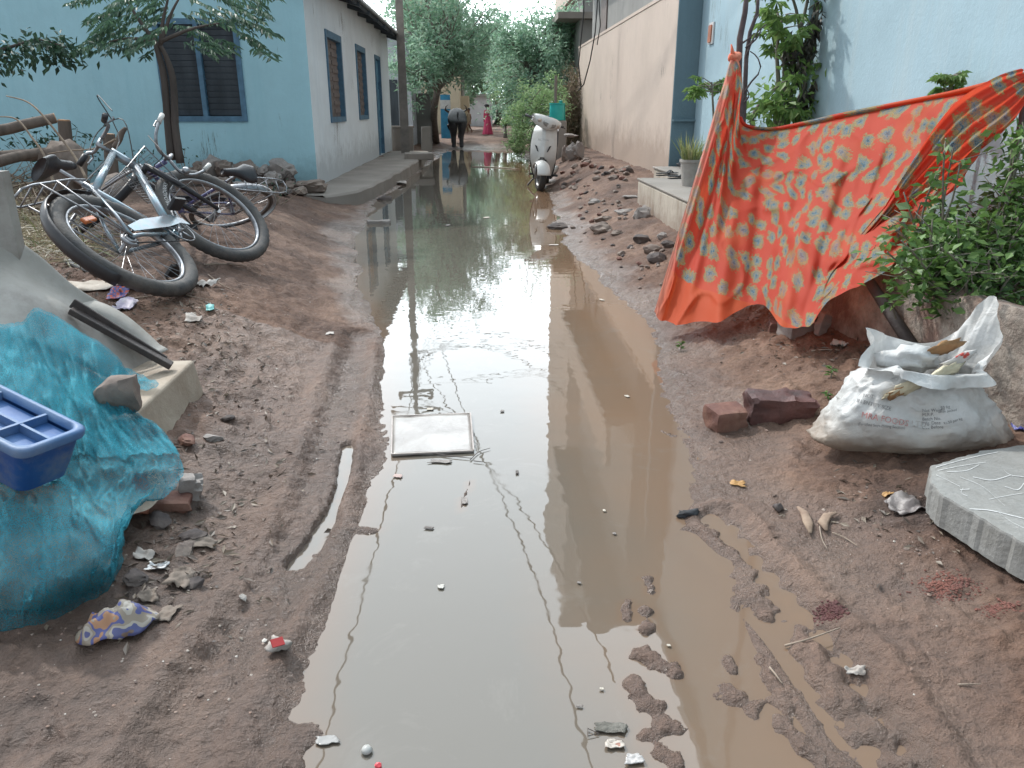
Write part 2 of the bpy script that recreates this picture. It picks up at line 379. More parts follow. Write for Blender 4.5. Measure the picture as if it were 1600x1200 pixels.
def water_mat():
    m,nt,b=nodes('muddy_water'); L=nt.links.new
    g=N(nt,'ShaderNodeNewGeometry'); pos=g.outputs['Position']
    sx=N(nt,'ShaderNodeSeparateXYZ'); L(pos,sx.inputs[0])
    n=N(nt,'ShaderNodeTexNoise',i_Scale=.9,i_Detail=6,i_Roughness=.6); L(pos,n.inputs[0])
    ad=N(nt,'ShaderNodeMath',operation='MULTIPLY_ADD'); L(n.outputs[0],ad.inputs[0]); ad.inputs[1].default_value=.8; L(sx.outputs[0],ad.inputs[2])
    rg=N(nt,'ShaderNodeMapRange'); L(ad.outputs[0],rg.inputs[0]); rg.inputs[1].default_value=.5; rg.inputs[2].default_value=1.3
    mx=N(nt,'ShaderNodeMix',data_type='RGBA'); L(rg.outputs[0],mx.inputs[0]); mx.inputs[6].default_value=(.125,.112,.094,1); mx.inputs[7].default_value=(.215,.13,.078,1)
    at=N(nt,'ShaderNodeAttribute',attribute_name='shallow'); sm=N(nt,'ShaderNodeMath',operation='MULTIPLY'); L(at.outputs['Fac'],sm.inputs[0]); sm.inputs[1].default_value=.7
    mq=N(nt,'ShaderNodeMix',data_type='RGBA'); L(sm.outputs[0],mq.inputs[0]); L(mx.outputs[2],mq.inputs[6]); mq.inputs[7].default_value=(.17,.115,.08,1)
    n5=N(nt,'ShaderNodeTexNoise',i_Scale=3.2,i_Detail=9,i_Roughness=.72,i_Distortion=.7); L(pos,n5.inputs[0]); sc_=ramp(nt,n5.outputs[0],[(.56,(0,0,0)),(.72,(.4,.4,.4))])
    mr_=N(nt,'ShaderNodeMix',data_type='RGBA'); L(sc_,mr_.inputs[0]); L(mq.outputs[2],mr_.inputs[6]); mr_.inputs[7].default_value=(.2,.18,.155,1)
    L(mr_.outputs[2],b.inputs['Base Color']); rg2=ramp(nt,n5.outputs[0],[(.5,(.012,)*3),(.8,(.09,)*3)]); L(rg2,b.inputs['Roughness']); b.inputs['IOR'].default_value=1.47
    n2=N(nt,'ShaderNodeTexNoise',i_Scale=7,i_Detail=2); L(pos,n2.inputs[0])
    bp=N(nt,'ShaderNodeBump',i_Strength=.12,i_Distance=.006); L(n2.outputs[0],bp.inputs['Height']); L(bp.outputs[0],b.inputs['Normal'])
    return m
def plaster(name,c,stain,amt=.5,low=None,lowz=.6,grime=(.1,.09,.08)):
    m,nt,b=nodes(name); L=nt.links.new
    g=N(nt,'ShaderNodeNewGeometry'); pos=g.outputs['Position']
    n1=N(nt,'ShaderNodeTexNoise',i_Scale=.9,i_Detail=9,i_Roughness=.7); L(pos,n1.inputs[0])
    col=ramp(nt,n1.outputs[0],[(.3,tuple(v*.86 for v in c)),(.6,c),(.8,tuple(min(1,v*1.08) for v in c))])
    mp=N(nt,'ShaderNodeMapping'); mp.inputs['Scale'].default_value=(3,3,.22); L(pos,mp.inputs[0])
    n2=N(nt,'ShaderNodeTexNoise',i_Scale=1.6,i_Detail=7,i_Roughness=.7); L(mp.outputs[0],n2.inputs[0])
    f=ramp(nt,n2.outputs[0],[(.5,(0,0,0)),(.75,(amt,)*3)])
    mx=N(nt,'ShaderNodeMix',data_type='RGBA'); L(f,mx.inputs[0]); L(col,mx.inputs[6]); mx.inputs[7].default_value=(*stain,1); col=mx.outputs[2]
    # rising damp near the foot
    sx=N(nt,'ShaderNodeSeparateXYZ'); L(pos,sx.inputs[0])
    n3=N(nt,'ShaderNodeTexNoise',i_Scale=5,i_Detail=8,i_Roughness=.7); L(pos,n3.inputs[0])
    q=N(nt,'ShaderNodeMath',operation='MULTIPLY_ADD'); L(n3.outputs[0],q.inputs[0]); q.inputs[1].default_value=-.9; L(sx.outputs[2],q.inputs[2])
    fl=N(nt,'ShaderNodeMapRange'); L(q.outputs[0],fl.inputs[0]); fl.inputs[1].default_value=lowz-.45; fl.inputs[2].default_value=-.35+lowz-.45; fl.inputs[3].default_value=0; fl.inputs[4].default_value=.8
    m2=N(nt,'ShaderNodeMix',data_type='RGBA'); L(fl.outputs[0],m2.inputs[0]); L(col,m2.inputs[6]); m2.inputs[7].default_value=(*(low or tuple(v*.6 for v in c)),1); col=m2.outputs[2]
    # black mould specks
    v=N(nt,'ShaderNodeTexNoise',i_Scale=14,i_Detail=9,i_Roughness=.8); L(mp.outputs[0],v.inputs[0])
    n5=N(nt,'ShaderNodeTexNoise',i_Scale=1.1,i_Detail=2); L(pos,n5.inputs[0])
    a=N(nt,'ShaderNodeMath',operation='MULTIPLY'); L(v.outputs[0],a.inputs[0]); L(n5.outputs[0],a.inputs[1])
    fs=ramp(nt,a.outputs[0],[(.375,(0,0,0)),(.42,(.75,)*3)])
    m3=N(nt,'ShaderNodeMix',data_type='RGBA'); L(fs,m3.inputs[0]); L(col,m3.inputs[6]); m3.inputs[7].default_value=(*grime,1)
    L(m3.outputs[2],b.inputs['Base Color']); b.inputs['Roughness'].default_value=.85; b.inputs['Specular IOR Level'].default_value=.25
    n4=N(nt,'ShaderNodeTexNoise',i_Scale=30,i_Detail=8,i_Roughness=.7); L(pos,n4.inputs[0])
    bp=N(nt,'ShaderNodeBump',i_Strength=.35,i_Distance=.012); L(n4.outputs[0],bp.inputs['Height']); L(bp.outputs[0],b.inputs['Normal'])
    return m
MT={}
MT['ground']=ground_mat(); MT['water']=water_mat()
MT['blue_front']=plaster('blue_plaster',(.40,.65,.73),(.30,.54,.62),.5,lowz=.7)
MT['blue_side']=plaster('pale_blue_plaster',(.76,.83,.87),(.6,.7,.76),.4,lowz=.75)
MT['blue_right']=plaster('sky_blue_plaster',(.36,.5,.57),(.42,.5,.52),.55,lowz=.9)
MT['pink']=plaster('pinkish_plaster',(.56,.47,.405),(.5,.4,.35),.5,low=(.36,.28,.23),lowz=1.0)
MT['strip']=plaster('shaded_blue_plaster',(.16,.24,.28),(.12,.18,.2),.5,lowz=.9)  # blue plaster with the end face's shade put into the colour
MT['concrete']=M('old_concrete',(.34,.31,.28),(.22,.2,.18),3,.9,.5,40,dirt=(.1,.085,.07),dirtamt=.7)
MT['lime']=plaster('peeling_limewash',(.52,.47,.4),(.25,.2,.15),.9,low=(.2,.13,.1),lowz=.45)
MT['peel']=M('peeling_wall',(.42,.36,.31),(.2,.125,.1),4.5,.95,.9,22,dirt=(.07,.065,.055),dirtamt=.9,dirtscale=3.5,dist=.03,lo=.42,hi=.6)
MT['conc_grey']=plaster('weathered_grey_render',(.3,.3,.29),(.2,.2,.2),.5,lowz=.8)
MT['tan']=plaster('yellow_plaster',(.6,.52,.38),(.45,.35,.25),.4)  # yellow paled, far haze put into the plaster colour
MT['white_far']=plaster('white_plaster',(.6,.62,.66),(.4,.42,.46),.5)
MT['blue_wood']=M('blue_painted_wood',(.09,.2,.3),(.06,.13,.2),8,.6,.2)
MT['dark_wood']=M('dark_shutter_wood',(.07,.085,.1),(.04,.05,.06),8,.7,.3,streak=True)
MT['shut_brown']=M('brown_shutter',(.2,.16,.15),(.13,.11,.1),8,.7,.3)
MT['asb']=M('cement_roof_sheet',(.4,.4,.38),(.27,.27,.26),5,.9,.3,dirt=(.12,.11,.1))
# ================================================================== ground sheet
def build_ground():
    X,Yg,Zg=GX,GYg,GZ
    a,b=X.shape
    P=np.stack([X,Yg,Zg],2).reshape(-1,3)
    me=bpy.data.meshes.new('ground'); me.vertices.add(len(P)); me.vertices.foreach_set('co',P.ravel())
    i=np.arange(a-1)[:,None]*b+np.arange(b-1)[None,:]
    q=np.stack([i,i+1,i+1+b,i+b],2).reshape(-1,4)
    me.loops.add(q.size); me.loops.foreach_set('vertex_index',q.ravel())
    me.polygons.add(len(q)); me.polygons.foreach_set('loop_start',np.arange(0,q.size,4)); 
    me.update(calc_edges=True); me.shade_smooth()
    x,y,z=P[:,0],P[:,1],P[:,2]
    s=np.maximum(np.interp(y,LY,LX)-x,x-np.interp(y,RY,RX))
    nz=fbm(x*2.5,y*2.5,3,77)
    wet=np.clip(1-(z-.0)/.075+nz*.7,0,1)*(1-sstep(.3,.9,s+nz*.2))
    wet=np.maximum(wet,np.clip((.02-z)/.02,0,1))
    lft=x<.2
    wet=np.where(lft&(y<4),np.maximum(wet,.45*(1-sstep(.5,1.2,s))+nz*.2),wet)
    tone=np.where(lft,.25+.45*np.exp(-((y-3.4)/1.3)**2),.75)+nz*.25+sstep(5.5,7.5,y)*-.5
    tone=np.where((y>9)&lft,.2,tone)
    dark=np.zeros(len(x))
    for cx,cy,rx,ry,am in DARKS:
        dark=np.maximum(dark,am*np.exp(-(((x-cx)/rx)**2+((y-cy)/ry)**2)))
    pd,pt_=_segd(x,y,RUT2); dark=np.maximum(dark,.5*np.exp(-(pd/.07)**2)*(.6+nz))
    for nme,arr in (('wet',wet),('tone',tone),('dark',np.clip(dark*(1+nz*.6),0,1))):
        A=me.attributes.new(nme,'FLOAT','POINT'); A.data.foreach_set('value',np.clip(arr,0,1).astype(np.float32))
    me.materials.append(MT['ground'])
    o=bpy.data.objects.new('ground',me); COL.objects.link(o)
    tag(o,'reddish brown muddy lane banks with wheel ruts and puddle edges','ground',kind='structure')
def _dk(px,py,rx,ry,a): p=atZ(px,py,.1); return (p.x,p.y,rx,ry,a)
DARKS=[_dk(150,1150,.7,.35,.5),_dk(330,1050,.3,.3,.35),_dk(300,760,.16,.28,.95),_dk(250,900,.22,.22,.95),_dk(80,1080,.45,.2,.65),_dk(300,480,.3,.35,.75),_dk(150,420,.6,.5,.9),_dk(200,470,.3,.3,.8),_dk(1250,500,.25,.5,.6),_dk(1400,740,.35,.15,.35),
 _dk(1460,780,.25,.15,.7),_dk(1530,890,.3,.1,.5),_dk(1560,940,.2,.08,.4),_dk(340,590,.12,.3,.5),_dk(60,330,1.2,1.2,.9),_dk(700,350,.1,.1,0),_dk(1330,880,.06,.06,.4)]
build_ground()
ia=np.where((GYS>-6.5)&(GYS<32))[0]; ib=np.where(np.abs(GU)<1.3)[0][::3]; ia=ia[::2]
Pw=np.stack([GX[np.ix_(ia,ib)],GYg[np.ix_(ia,ib)],np.zeros((len(ia),len(ib)))],2); w=MB(); w.grid(Pw)
o=w.build('water',MT['water']); A=o.data.attributes.new('shallow','FLOAT','POINT'); A.data.foreach_set('value',np.clip(1+GZ[np.ix_(ia,ib)].ravel()/.035,0,1).astype(np.float32)); tag(o,'long puddle of still muddy water reflecting the sky','water',kind='structure')
# ================================================================== blue house, left
HX,HY=-2.27,11.28
bh=thing('blue_house','light blue single storey house with dark shuttered window and pale lane side','house',(HX,HY,0))
w=MB(); t=.22; HW=3.0
# front wall around the big window opening (x -4.22..-3.14 , z 1.07..2.33)
w.b2((HX-.002,HY,0),(-3.14,HY+t,2.95)); w.b2((-4.24,HY,0),(-12,HY+t,2.95)); w.b2((-3.14,HY,0),(-4.24,HY+t,1.07)); w.b2((-3.14,HY,2.34),(-4.24,HY+t,2.95))
# gable
w.add([(HX-.002,HY,2.95),(-12,HY,2.95),(-7,HY,5.1),(HX-.002,HY+t,2.95),(-12,HY+t,2.95),(-7,HY+t,5.1)],[(0,2,1),(3,4,5),(0,3,5,2),(2,5,4,1)])
w.build('front_wall',MT['blue_front'],bh)
w=MB(); x0,x1=HX-t,HX
YB=20.9
ops=[(12.62,14.0,1.03,2.34),(15.6,16.85,1.03,2.35),(18.35,19.3,.24,2.33)]
yc=HY+t
w.b2((x0,HY+.001,.0),(x1,yc,2.952))
for a,b,z0,z1 in ops:
    w.b2((x0,yc,0),(x1,a,HW-.05)); w.b2((x0,a,z1),(x1,b,HW-.05)); w.b2((x0,a,0),(x1,b,z0)); yc=b
w.b2((x0,yc,0),(x1,YB,HW-.05))
w.b2((x0-9,YB,0),(x1,YB+t,HW-.05))
w.build('side_wall',MT['blue_side'],bh)
# big window
wn=MB()
for a,b in (((-3.14,1.07),(-3.21,2.34)),((-4.24,1.07),(-4.17,2.34)),((-3.21,1.07),(-4.17,1.14)),((-3.21,2.27),(-4.17,2.34)),((-3.66,1.14),(-3.72,2.27))):
    wn.b2((a[0],HY-.02,a[1]),(b[0],HY+.08,b[1]))
win=wn.build('window_frame',MT['blue_wood'],bh)
wn=MB()
for k in range(15):
    z=1.16+k*.076
    for xa,xb in ((-3.215,-3.655),(-3.725,-4.165)): wn.box(((xa+xb)/2,HY+.05,z+.03),(abs(xa-xb),.012,.07),rot=(R(18),0,0))
wn.b2((-3.2,HY+.1,1.1),(-4.18,HY+.12,2.3))
wn.build('shutter',MT['dark_wood'],win)
for i,(a,b,z0,z1) in enumerate(ops[:2]):
    f=MB()
    f.b2((HX-.1,a,z0),(HX+.02,a+.09,z1)); f.b2((HX-.1,b-.09,z0),(HX+.02,b,z1)); f.b2((HX-.1,a+.09,z0),(HX+.02,b-.09,z0+.08)); f.b2((HX-.1,a+.09,z1-.1),(HX+.02,b-.09,z1))
    fr=f.build('window_frame',MT['blue_wood'],bh)
    f=MB(); ym=(a+b)/2
    f.b2((HX-.09,a+.09,z0+.08),(HX-.06,ym-.01,z1-.1)); f.b2((HX-.09,ym+.01,z0+.08),(HX-.06,b-.09,z1-.1))
    for k in range(9):
        z=z0+.14+k*.12; f.b2((HX-.06,a+.14,z),(HX-.045,ym-.05,z+.06)); f.b2((HX-.06,ym+.05,z),(HX-.045,b-.14,z+.06))
    f.build('shutter',MT['shut_brown'],fr)
a,b,z0,z1=ops[2]
f=MB(); f.b2((HX-.1,a,z0),(HX+.02,a+.08,z1)); f.b2((HX-.1,b-.08,z0),(HX+.02,b,z1)); f.b2((HX-.1,a+.08,z1-.08),(HX+.02,b-.08,z1))
dr=f.build('door_frame',MT['blue_wood'],bh)
f=MB(); f.b2((HX-.09,a+.08,z0),(HX-.05,b-.08,z1-.08)); 
for zz in (.35,.95,1.55): f.b2((HX-.05,a+.16,z0+zz),(HX-.03,b-.16,z0+zz+.45))
f.build('door',M('blue_door_paint',(.12,.3,.45),(.08,.22,.34),6,.5,.2),bh)
# corrugated sheet roof, eave along the lane, ridge at x=-7
rf=MB()
def slope(xe,ze,xr,zr,y0,y1,n=220,amp=.025):
    ys=np.linspace(y0,y1,n); P=[]
    for s in (0,1): 
        P.append([(xe if s==0 else xr,yy,(ze if s==0 else zr)+amp*math.sin(yy*35)) for yy in ys])
    return np.array(P)
P=slope(HX+.42,2.86,-7,5.12,HY-.35,YB+.4); rf.grid(P); Q=P.copy(); Q[:,:,2]-=.02; rf.grid(Q,flip=True)
for j in range(P.shape[1]-1):
    k=len(rf.v); rf.v+=[tuple(P[0,j]),tuple(P[0,j+1]),tuple(Q[0,j+1]),tuple(Q[0,j])]; rf.f.append((k,k+1,k+2,k+3))
P=slope(-12.3,2.86,-7,5.12,HY-.35,YB+.4); rf.grid(P,flip=True)
rf.build('roof',MT['asb'],bh,smooth=True,auto=40)
w=MB()
for k in range(9):
    yy=HY+.1+k*1.2; 
    w.add([(HX-.2,yy,2.93),(HX-.2,yy+.06,2.93),(HX+.38,yy+.06,2.76),(HX+.38,yy,2.76),(HX-.2,yy,3.0),(HX-.2,yy+.06,3.0),(HX+.38,yy+.06,2.83),(HX+.38,yy,2.83)],[(0,1,2,3),(7,6,5,4),(0,3,7,4),(1,5,6,2),(3,2,6,7)])
w.b2((HX+.3,HY-.3,2.80),(HX+.34,YB+.3,2.85))
w.build('rafter',MT['dark_wood'],bh)
# plinth along the lane side
pl=MB(); n=60; ys=np.linspace(10.1,20.6,n)
top=[];
for yy in ys:
    xe=float(np.interp(yy,[10.1,10.6,13,17,20.6],[-1.95,-1.62,-1.45,-1.3,-1.3]))+.03*float(fbm(yy*3,0,3,9)); h=.215+.012*float(fbm(yy*2,4,3,2))
    top.append([(HX-.02 if yy>11.3 else HX+.05,yy,h),(xe-.03,yy,h-.004),(xe,yy,h-.03),(xe+.015,yy,-.05)])
pl.grid(np.array(top),flip=True)
k=len(pl.v); T0=top[0]; pl.v+=[T0[0],T0[2],T0[3],(T0[0][0],T0[0][1],-.05)]; pl.f.append((k,k+3,k+2,k+1))
o=pl.build('plinth',MT['concrete'],bh,smooth=True,auto=35)
# ================================================================== right side walls
pw=thing('boundary_wall','tall pinkish plastered wall along the lane with near end in blue darkened as shade','wall',(2.5,16,0))
w=MB(); w.b2((2.5,10.71,0),(2.72,21.2,2.64)); w.build('wall_face',MT['pink'],pw)
w=MB(); w.b2((2.502,10.68,0),(2.83,10.708,5.2)); w.b2((2.83,10.68,1.28),(2.84,10.71,1.3)); w.b2((2.51,10.62,1.08),(2.83,10.679,1.105))
w.b2((2.55,10.709,2.66),(2.83,11.0,5.2))
w.build('end_pier',MT['strip'],pw)
w=MB(); w.b2((2.49,10.75,2.643),(2.74,21.22,2.69)); w.build('coping',MT['pink'],pw)
rh=thing('blue_wall_house','sky blue plastered house wall behind the orange cloth and papaya tree','house',(2.8,7,0))
w=MB(); w.b2((2.8,-2,0),(3.0,10.66,6.4)); w.b2((2.74,7.05,0),(2.798,7.6,6.3)); w.b2((3.0,-2,6.2),(9,10.66,6.4)); w.b2((2.66,-2,6.41),(9,10.66,6.55))
w.build('wall_face',MT['blue_right'],rh)
sb=MB(); p=atX(1113,52,2.8); sb.b2((2.78,p.y-.09,p.z-.12),(2.798,p.y+.09,p.z+.12)); s0=sb.build('switch_plate',M('white_plastic',(.7,.7,.7),rough=.5,bump=0),rh)
sb=MB(); sb.b2((2.765,p.y-.05,p.z-.1),(2.779,p.y+.07,p.z+.09)); sb.build('meter_cover',M('rusty_orange',(.5,.2,.12),(.35,.15,.1),10,.7),s0)
# veranda platform + garden wall
vp=thing('veranda_platform','low limewashed veranda platform beside the tall pink wall','platform',(1.75,8,0))
w=MB(); w.b2((1.74,6.0,0),(2.79,8.85,.49)); w.b2((2.3,8.85,0),(2.79,10.67,.488)); ob=w.build('base',MT['lime'],vp,bevel=.02)
w=MB(); w.b2((1.73,5.98,.492),(2.79,8.87,.515)); w.b2((2.28,8.871,.49),(2.79,10.67,.513)); w.build('floor_slab',MT['concrete'],vp,bevel=.008)
gw=thing('garden_wall','broken plastered low brick wall holding up the green garden bed','wall',(1.85,4,0))
n=110; ys=np.linspace(1.6,5.99,n); prof=[]
for yy in ys:
    xb=float(np.interp(yy,[1.6,3,6],[2.05,1.88,1.78])); hh=.55+.03*float(fbm(yy*2.2,1,4,61)); row=[]
    for q,(dx,z) in enumerate([(0,-.02),(0,.08),(0,.16),(0,.24),(0,.32),(0,.4),(.0,.47),(.005,hh-.03),(.02,hh),(.07,hh+.005),(.12,hh),(.14,hh-.04),(.14,.3),(.14,0)]):
        a=float(fbm(yy*4+q*.8,z*9,4,63)); row.append((xb+dx-.035*max(0,a)*(1 if dx<.02 else 0)+.02*a,yy,z+ (.02*float(fbm(yy*9,q,3,65)) if q in(7,8,9,10) else 0)))
    prof.append(row)
w=MB(); w.grid(np.array(prof)); k=len(w.v); w.v+=prof[0]; w.f.append(tuple(range(k,k+14)))
w.build('wall_face',MT['peel'],gw,smooth=True,auto=50)
gb=MB(); n=60;m_=30; P=[]
for yy in np.linspace(1.4,6.0,n):
    P.append([(float(np.interp(yy,[1.6,3,6],[2.05,1.88,1.78]))+.1+ (2.8-1.85)*u-.0,yy,.47+.07*float(fbm(u*5,yy*4,4,12))+.05*math.sin(u*3.14)) for u in np.linspace(0,1,m_)])
gb.grid(np.array(P)); o=gb.build('garden_soil',MT['ground'],smooth=True); tag(o,kind='structure')
# ================================================================== camera, sun, sky
cd=bpy.data.cameras.new('camera'); cam=bpy.data.objects.new('camera',cd); COL.objects.link(cam); SC.camera=cam
cd.sensor_width=36; cd.lens=F/1600*36; cd.clip_end=4000; cd.clip_start=.05
mm=Matrix((CR,CU,-CF)).transposed().to_4x4(); mm.translation=CAM; cam.matrix_world=mm
SAZ,SEL=R(-42),R(46)   # azimuth measured from +Y toward +X
SD=Vector((math.sin(SAZ)*math.cos(SEL),math.cos(SAZ)*math.cos(SEL),math.sin(SEL)))
sd=bpy.data.lights.new('sun','SUN'); sd.energy=2.7; sd.angle=R(1.6); sd.color=(1,.95,.88)
so=bpy.data.objects.new('sun',sd); COL.objects.link(so); so.rotation_euler=SD.to_track_quat('Z','Y').to_euler(); so.location=(0,0,20)
wd=bpy.data.worlds.new('World'); SC.world=wd; wd.use_nodes=True; nt=wd.node_tree; L=nt.links.new
bg=nt.nodes['Background']; bg.inputs[1].default_value=.1
sk=nt.nodes.new('ShaderNodeTexSky'); sk.sky_type='NISHITA'; sk.sun_disc=False; sk.sun_elevation=SEL; sk.sun_rotation=SAZ; sk.dust_density=3; sk.air_density=1.2
tc=N(nt,'ShaderNodeTexCoord'); nrm=N(nt,'ShaderNodeVectorMath',operation='NORMALIZE'); L(tc.outputs['Generated'],nrm.inputs[0])
HD=Vector((math.sin(R(-10))*math.cos(R(28)),math.cos(R(-10))*math.cos(R(28)),math.sin(R(28))))
dp=N(nt,'ShaderNodeVectorMath',operation='DOT_PRODUCT'); L(nrm.outputs[0],dp.inputs[0]); dp.inputs[1].default_value=HD
mr=N(nt,'ShaderNodeMapRange',interpolation_type='SMOOTHSTEP'); L(dp.outputs['Value'],mr.inputs[0]); mr.inputs[1].default_value=.35; mr.inputs[2].default_value=1.0
cn=N(nt,'ShaderNodeTexNoise',i_Scale=2.4,i_Detail=6,i_Roughness=.55); L(nrm.outputs[0],cn.inputs[0])
cl=ramp(nt,cn.outputs[0],[(.35,(7.6,8.9,10.0)),(.65,(10.2,10.9,11.4))])
hz=N(nt,'ShaderNodeMix',data_type='RGBA'); L(mr.outputs[0],hz.inputs[0]); L(cl,hz.inputs[6]); hz.inputs[7].default_value=(46,50,53,1)
mx=N(nt,'ShaderNodeMix',data_type='RGBA'); mx.inputs[0].default_value=.85; L(sk.outputs[0],mx.inputs[6]); L(hz.outputs[2],mx.inputs[7])
L(mx.outputs[2],bg.inputs[0])
SC.view_settings.view_transform='Standard'; SC.view_settings.look='None'; SC.view_settings.exposure=0; SC.view_settings.gamma=1
SC.cycles.max_bounces=8; SC.cycles.transparent_max_bounces=24; SC.cycles.diffuse_bounces=3
SC.cycles.use_denoising=True
# ================================================================== far scene
def pal(c,k): # distance haze painted as paling in the foliage colour
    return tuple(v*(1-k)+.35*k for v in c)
LF_far=leafmat('far_foliage',[(.2,.36,.24),(.3,.47,.32),(.4,.56,.42),(.25,.42,.33),(.48,.6,.48)],.5)  # far haze painted into the pale leaf colours
LF_far2=leafmat('far_foliage_yellowish',[(.2,.34,.15),(.3,.46,.22),(.42,.54,.3),(.24,.38,.19)],.5)  # yellower leaves, paled with the same painted haze
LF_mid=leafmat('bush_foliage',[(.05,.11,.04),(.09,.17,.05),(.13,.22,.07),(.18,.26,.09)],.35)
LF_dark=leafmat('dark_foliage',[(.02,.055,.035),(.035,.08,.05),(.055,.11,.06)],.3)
BARK=M('bark',(.26,.23,.2),(.15,.13,.115),12,.9,.5,40,streak=True)  # lightened for far trunks, haze put into the bark colour
DRY=M('dry_stem',(.28,.22,.16),(.17,.13,.1),14,.9,.3,40)
SOIL=MT['concrete']
def limb(mb,a,b,r0,r1,rn,seg=6,wob=.06,n=7):
    a=Vector(a);b=Vector(b);L_=(b-a).length; pts=[]
    ph=[rn.uniform(-1,1)*wob*L_ for _ in range(6)]
    for i in range(seg+1):
        t=i/seg; k=math.sin(math.pi*t); q=math.sin(2*math.pi*t)
        pts.append(a.lerp(b,t)+Vector((ph[0]*k+ph[1]*q*.5,ph[2]*k+ph[3]*q*.5,ph[4]*k*.5)))
    mb.tube(pts,list(np.linspace(r0,r1,seg+1)),n); return pts
def tree(name,label,cat,base,fork,blobs,leafm,tr=.12,nl=900,ls=(.16,.07),seed=1,group=None,clump=22,flat=.75,droop=-.1,lean=0):
    rn=random.Random(seed); rg=np.random.default_rng(seed)
    base=Vector(base); t=thing(name,label,cat,base,group=group)
    w=MB(); fork=Vector(fork); limb(w,base-Vector((0,0,.1)),fork,tr,tr*.7,rn,n=9,wob=.04)
    lf=MB()
    for c,r in blobs:
        c=Vector(c)
        pts=limb(w,fork,c,tr*.55,tr*.18,rn,wob=.1)
        cs=[]
        for k in range(clump):
            d=Vector((rn.gauss(0,1),rn.gauss(0,1),rn.gauss(0,1)*flat)).normalized()*r*rn.uniform(.45,1.05)
            e=c+d; cs.append((e,r*rn.uniform(.16,.34)))
            if k%2==0: limb(w,pts[rn.randint(3,5)],e,tr*.13,.012,rn,seg=4,n=5)
        per=int(nl/clump)
        for e,q in cs:
            n=int(per*rn.uniform(.5,1.5))
            C=rg.normal(0,1,(n,3))*q*.62+np.array(e); C[:,2]-=0
            D=rg.normal(0,1,(n,3)); D[:,2]=D[:,2]*.6+droop
            leaves(lf,C,D,rg.uniform(ls[0]*.6,ls[0]*1.2,n),rg.uniform(ls[1]*.6,ls[1]*1.2,n),rg)
    w.build('trunk',BARK,t,smooth=True); lf.build('crown',leafm,t)
    return t
def B(px,py,y,r): return (atY(px,py,y),r)
# trees left of the lane
g1='feathery trees over the far end of the lane'
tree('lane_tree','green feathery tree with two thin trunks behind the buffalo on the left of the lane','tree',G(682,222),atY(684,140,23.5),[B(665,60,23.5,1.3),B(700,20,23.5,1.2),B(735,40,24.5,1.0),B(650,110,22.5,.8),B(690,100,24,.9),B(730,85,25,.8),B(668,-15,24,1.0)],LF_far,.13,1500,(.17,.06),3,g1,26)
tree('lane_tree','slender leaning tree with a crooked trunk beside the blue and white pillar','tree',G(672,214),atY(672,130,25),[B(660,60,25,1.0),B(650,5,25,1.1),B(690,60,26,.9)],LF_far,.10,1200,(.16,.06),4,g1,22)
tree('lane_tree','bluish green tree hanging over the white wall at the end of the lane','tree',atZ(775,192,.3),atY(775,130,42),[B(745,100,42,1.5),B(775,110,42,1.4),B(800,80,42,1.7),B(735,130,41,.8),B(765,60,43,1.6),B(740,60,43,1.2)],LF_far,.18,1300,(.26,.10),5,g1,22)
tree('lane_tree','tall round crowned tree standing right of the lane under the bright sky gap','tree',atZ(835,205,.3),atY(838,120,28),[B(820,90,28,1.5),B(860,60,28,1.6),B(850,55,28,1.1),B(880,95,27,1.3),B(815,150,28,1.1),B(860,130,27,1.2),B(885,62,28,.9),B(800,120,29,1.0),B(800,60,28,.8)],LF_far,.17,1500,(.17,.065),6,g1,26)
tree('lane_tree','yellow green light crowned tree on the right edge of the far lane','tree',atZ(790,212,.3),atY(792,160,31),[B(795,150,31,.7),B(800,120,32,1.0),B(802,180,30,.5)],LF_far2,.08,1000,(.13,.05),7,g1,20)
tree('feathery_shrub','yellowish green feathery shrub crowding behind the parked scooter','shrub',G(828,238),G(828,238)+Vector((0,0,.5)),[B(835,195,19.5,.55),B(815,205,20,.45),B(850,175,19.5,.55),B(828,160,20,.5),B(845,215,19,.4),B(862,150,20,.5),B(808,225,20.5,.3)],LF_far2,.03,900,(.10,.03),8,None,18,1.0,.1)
# far right column of dry vines at the wall end
def vine(name,label,px0,px1,y0,py0,py1,seed,leafm=None,nstem=16):
    rn=random.Random(seed); rg=np.random.default_rng(seed)
    b=atY((px0+px1)/2,py1,y0); b.z=Hs(b.x,b.y)
    t=thing(name,label,'vine',b); w=MB(); lf=MB()
    for i in range(nstem):
        a=atY(rn.uniform(px0,px1),py1,y0+rn.uniform(-.4,.4)); a.z=Hs(a.x,a.y)-.05; e=atY(rn.uniform(px0,px1),rn.uniform(py0,py0*.4+py1*.6),y0+rn.uniform(-.5,.5))
        pts=limb(w,a,e,.02,.006,rn,seg=8,n=4,wob=.15)
        for p in pts[2:]:
            for _ in range(3):
                limb(w,p,p+Vector((rn.gauss(0,.2),rn.gauss(0,.2),rn.gauss(0,.18))),.006,.003,rn,seg=3,n=3)
            n=10; leaves(lf,rg.normal(0,.13,(n,3))+np.array(p),rg.normal(0,1,(n,3))+np.array([0,0,-.7]),rg.uniform(.05,.12,n),rg.uniform(.02,.05,n),rg)
    w.build('stem',DRY,t); lf.build('foliage',leafm,t)
vine('dry_vine','dry brown creeper heaped against the far end of the pink wall',882,906,20.8,105,225,12,leafmat('withered_leaves',[(.2,.16,.1),(.3,.25,.17),(.14,.16,.08),(.1,.08,.06)],.3),26)
